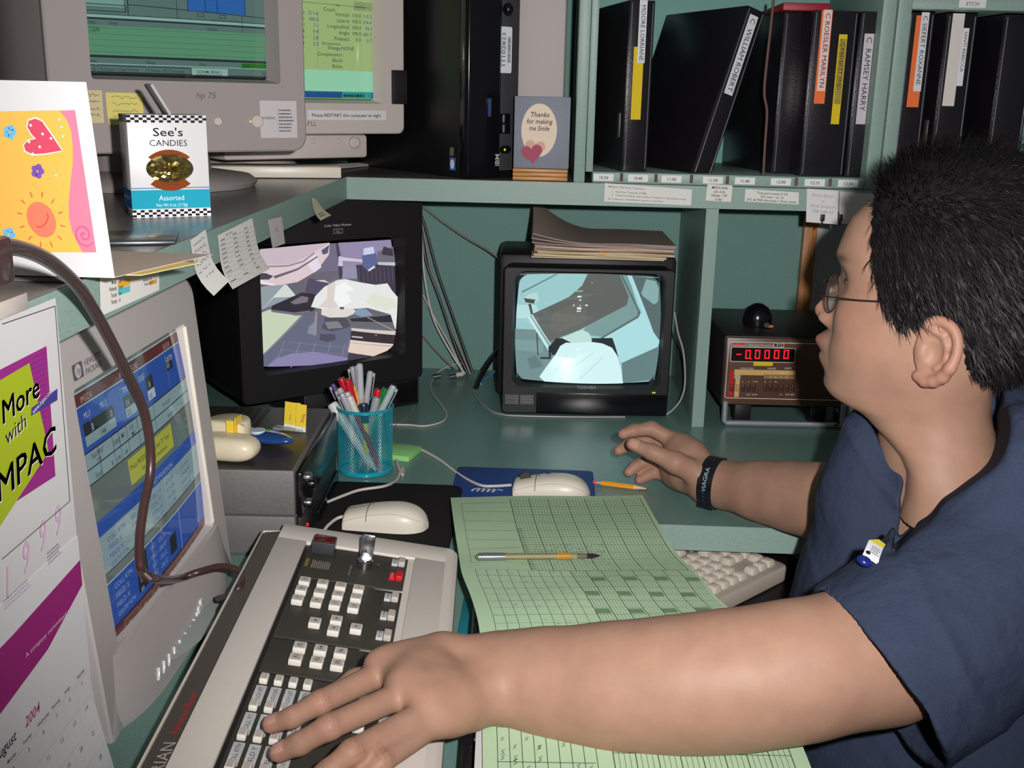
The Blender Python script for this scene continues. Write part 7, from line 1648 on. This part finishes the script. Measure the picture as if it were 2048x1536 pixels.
# ---- eyeglasses, wristband, badge
def hp_(px, py, off): f, u = sagp(px, py, off); return Vector(HP3(f, off, u))
t = thing('eyeglasses', 'round thin metal eyeglasses worn by the man', 'eyeglasses', hp_(1665, 588, .031))
o0 = t.location
GM = mat('wire_rim', (70, 56, 54), rough=.3, metal=.7)
for s in (.036, -.030):
    lf_, lu_ = sagp(1666, 586, .036); cen = Vector(HP3(lf_, s, lu_)); b = MB(); pr = [cen + Vector(HS) * .0205 * math.cos(a) + Vector(HU) * .0195 * math.sin(a) - Vector(HF) * .06 * (.0205 * math.cos(a)) * (1 if s > 0 else -1) - o0 for a in [i * math.pi / 16 for i in range(33)]]
    b.tube(pr, .0007, GM, 6, smooth=False); b.build('rim', t)
    b = MB(); b.grid(lambda u, v: cen + Vector(HS) * .0200 * v * math.cos(u * 2 * math.pi) + Vector(HU) * .019 * v * math.sin(u * 2 * math.pi) + Vector(HF) * .0012 * (1 - v * v) - o0, 32, 4, mat('spectacle_glass', (240, 244, 240), rough=.02, trans=1., alpha=.3), thick=.0012); b.build('lens', t)
e1 = hp_(1640, 592, .057); e2_ = hp_(1790, 608, .080); e3 = hp_(1850, 640, .083)
b = MB(); b.tube([e1 - o0, e1.lerp(e2_, .5) - o0 + Vector(HS) * .001, e2_ - o0, e3 - o0], .0009, GM, 6); b.build('temple_arm', t)
e1b = Vector(HP3(.1010, -.052, -.0175)); b = MB(); b.tube([e1b - o0, Vector(HP3(.03, -.080, -.02)) - o0, Vector(HP3(-.005, -.082, -.028)) - o0], .0009, GM, 6); b.build('temple_arm', t)
b = MB(); b.tube([Vector(HP3(.1045, .0140, -.017)) - o0, Vector(HP3(.1100, .002, -.0125)) - o0, Vector(HP3(.1045, -.0100, -.017)) - o0], .0009, GM, 6); b.build('bridge', t)
b = MB(); b.ball(Vector(HP3(.1005, .0105, -.021)) - o0, (.0025, .0025, .004), CLEAR, 10); b.build('nose_pad', t)
# wristband
wa = A3(1412, 962, 1.441); wb_ = A3(1450, 971, 1.427); wx = Vector(wb_ - wa).normalized(); wc = Vector(A3(1426, 967, 1.436))
q = wx.to_track_quat('Z', 'Y'); t = thing('wristband', 'black rubber wristband with pale lettering on the far wrist', 'wristband', wc); t.rotation_euler = q.to_euler()
def rad_at(a):  # radius of the forearm around the band
    d = q @ Vector((math.cos(a), math.sin(a), 0)); lo_, hi_ = .01, .06
    for _ in range(18):
        m_ = (lo_ + hi_) / 2; P_ = np.array([wc + d * m_])
        if rightarm(P_)[0] < 0: lo_ = m_
        else: hi_ = m_
    return hi_
RA = [rad_at(2 * math.pi * i / 40) for i in range(40)]; hw_ = .0105
def band_p(a, z, e): 
    i = a / (2 * math.pi) * 40; i0 = int(math.floor(i)) % 40; w = i - math.floor(i); r_ = RA[i0] * (1 - w) + RA[(i0 + 1) % 40] * w; return Vector(((r_ + e) * math.cos(a), (r_ + e) * math.sin(a), z))
b = MB(); BDM = mat('black_rubber', (22, 22, 30), rough=.3, spec=.5)
prof = [(-hw_, .0004), (-hw_, .0022), (hw_, .0022), (hw_, .0004)]
bb = bmesh.new(); rg = [[bb.verts.new(band_p(2 * math.pi * i / 40, z, e)) for z, e in prof] for i in range(40)]
for i in range(40):
    for j in range(4): f = bb.faces.new([rg[i][j], rg[(i + 1) % 40][j], rg[(i + 1) % 40][(j + 1) % 4], rg[i][(j + 1) % 4]]); f.smooth = True
bmesh.ops.recalc_face_normals(bb, faces=bb.faces); b.take(bb, BDM)
vdir = q.inverted() @ (CAM - wc); a0 = math.atan2(vdir.y, vdir.x)
up_l = q.inverted() @ Vector((0, 0, 1)); sgn = 1 if (-math.sin(a0) * up_l.x + math.cos(a0) * up_l.y) > 0 else -1
c = Canvas(); c.text('VIAGRA', -.004, -.003, .0080, (140, 170, 176), width=.028, bold=True)
for i in range(5): c.ell(-.006 - i * .005, 0, .0005, .0005, (150, 150, 160), n=8)
b.canvas(c, lambda u_, v_, h: band_p(a0 + sgn * (u_ - .008) / .03, v_ * sgn, .0024 + h), cu=rng(-.03, .034, 18)); b.build('band', t)
b = MB(); b.box((-.004, -.004, -hw_ - .0012), (.004, .004, hw_ + .0012), BDM, .001, M=Matrix.Translation(band_p((a0 - sgn * 1.25) % (2 * math.pi), 0, .001))); b.build('clasp', t)
# badge clipped at the V neck
bp_ = Vector(A3(1748, 1112, 1.02))
def hit_shirt(px, py, y0=.8, y1=1.3):
    P_ = np.array([A3(px, py, y0 + (y1 - y0) * i / 400) for i in range(401)]); d_ = shirt(P_); i = int(np.argmax(d_ < 0)); return Vector(P_[i]) if (d_ < 0).any() else Vector(A3(px, py, 1.05))
Bq = [hit_shirt(*p_) for p_ in ((1765, 1082), (1728, 1140), (1745, 1112))]
up_ = (Bq[0] - Bq[1]).normalized(); vd = (CAM - Bq[2]).normalized(); rt = up_.cross(vd).normalized(); nb_ = rt.cross(up_).normalized()
MBd = Matrix((( -rt.x, up_.x, nb_.x, 0), (-rt.y, up_.y, nb_.y, 0), (-rt.z, up_.z, nb_.z, 0), (0, 0, 0, 1)))
rt2 = -rt if rt.x < 0 else rt; MBd = Matrix(((rt2.x, up_.x, nb_.x, 0), (rt2.y, up_.y, nb_.y, 0), (rt2.z, up_.z, nb_.z, 0), (0, 0, 0, 1)))
t = thing('name_badge', 'white and yellow clip badge with a blue clip at the chest of the man', 'badge', Bq[2] + nb_ * .006); t.rotation_euler = MBd.to_3x3().to_euler()
b = MB(); b.M = Matrix.Scale(.72, 4); b.prism([(-.010, -.022), (.008, -.024), (.013, -.010), (.012, .022), (-.004, .026), (-.013, .012)], -.001, .001, mat('badge_white', (220, 222, 226), rough=.25), .0004)
c = Canvas(); c.poly([(-.012, .012), (-.004, .024), (.012, .021), (.012, .013)], (206, 190, 50)); c.up(); c.smalltext(-.006, -.012, .013, .018, (90, 96, 110), 4, 3); c.ell(-.006, -.015, .003, .004, (30, 30, 36), n=10)
b.canvas(c, XYp(.0011)); b.build('badge_card', t)
b = MB(); b.ball((-.003, -.021, -.002), (.0065, .0055, .004), mat('blue_clip', (24, 34, 110), rough=.25), 16); b.build('blue_clip', t)
b = MB(); b.box((.008, .006, -.001), (.014, .017, .0006), CLEAR, .0005); b.build('clear_strap', t)
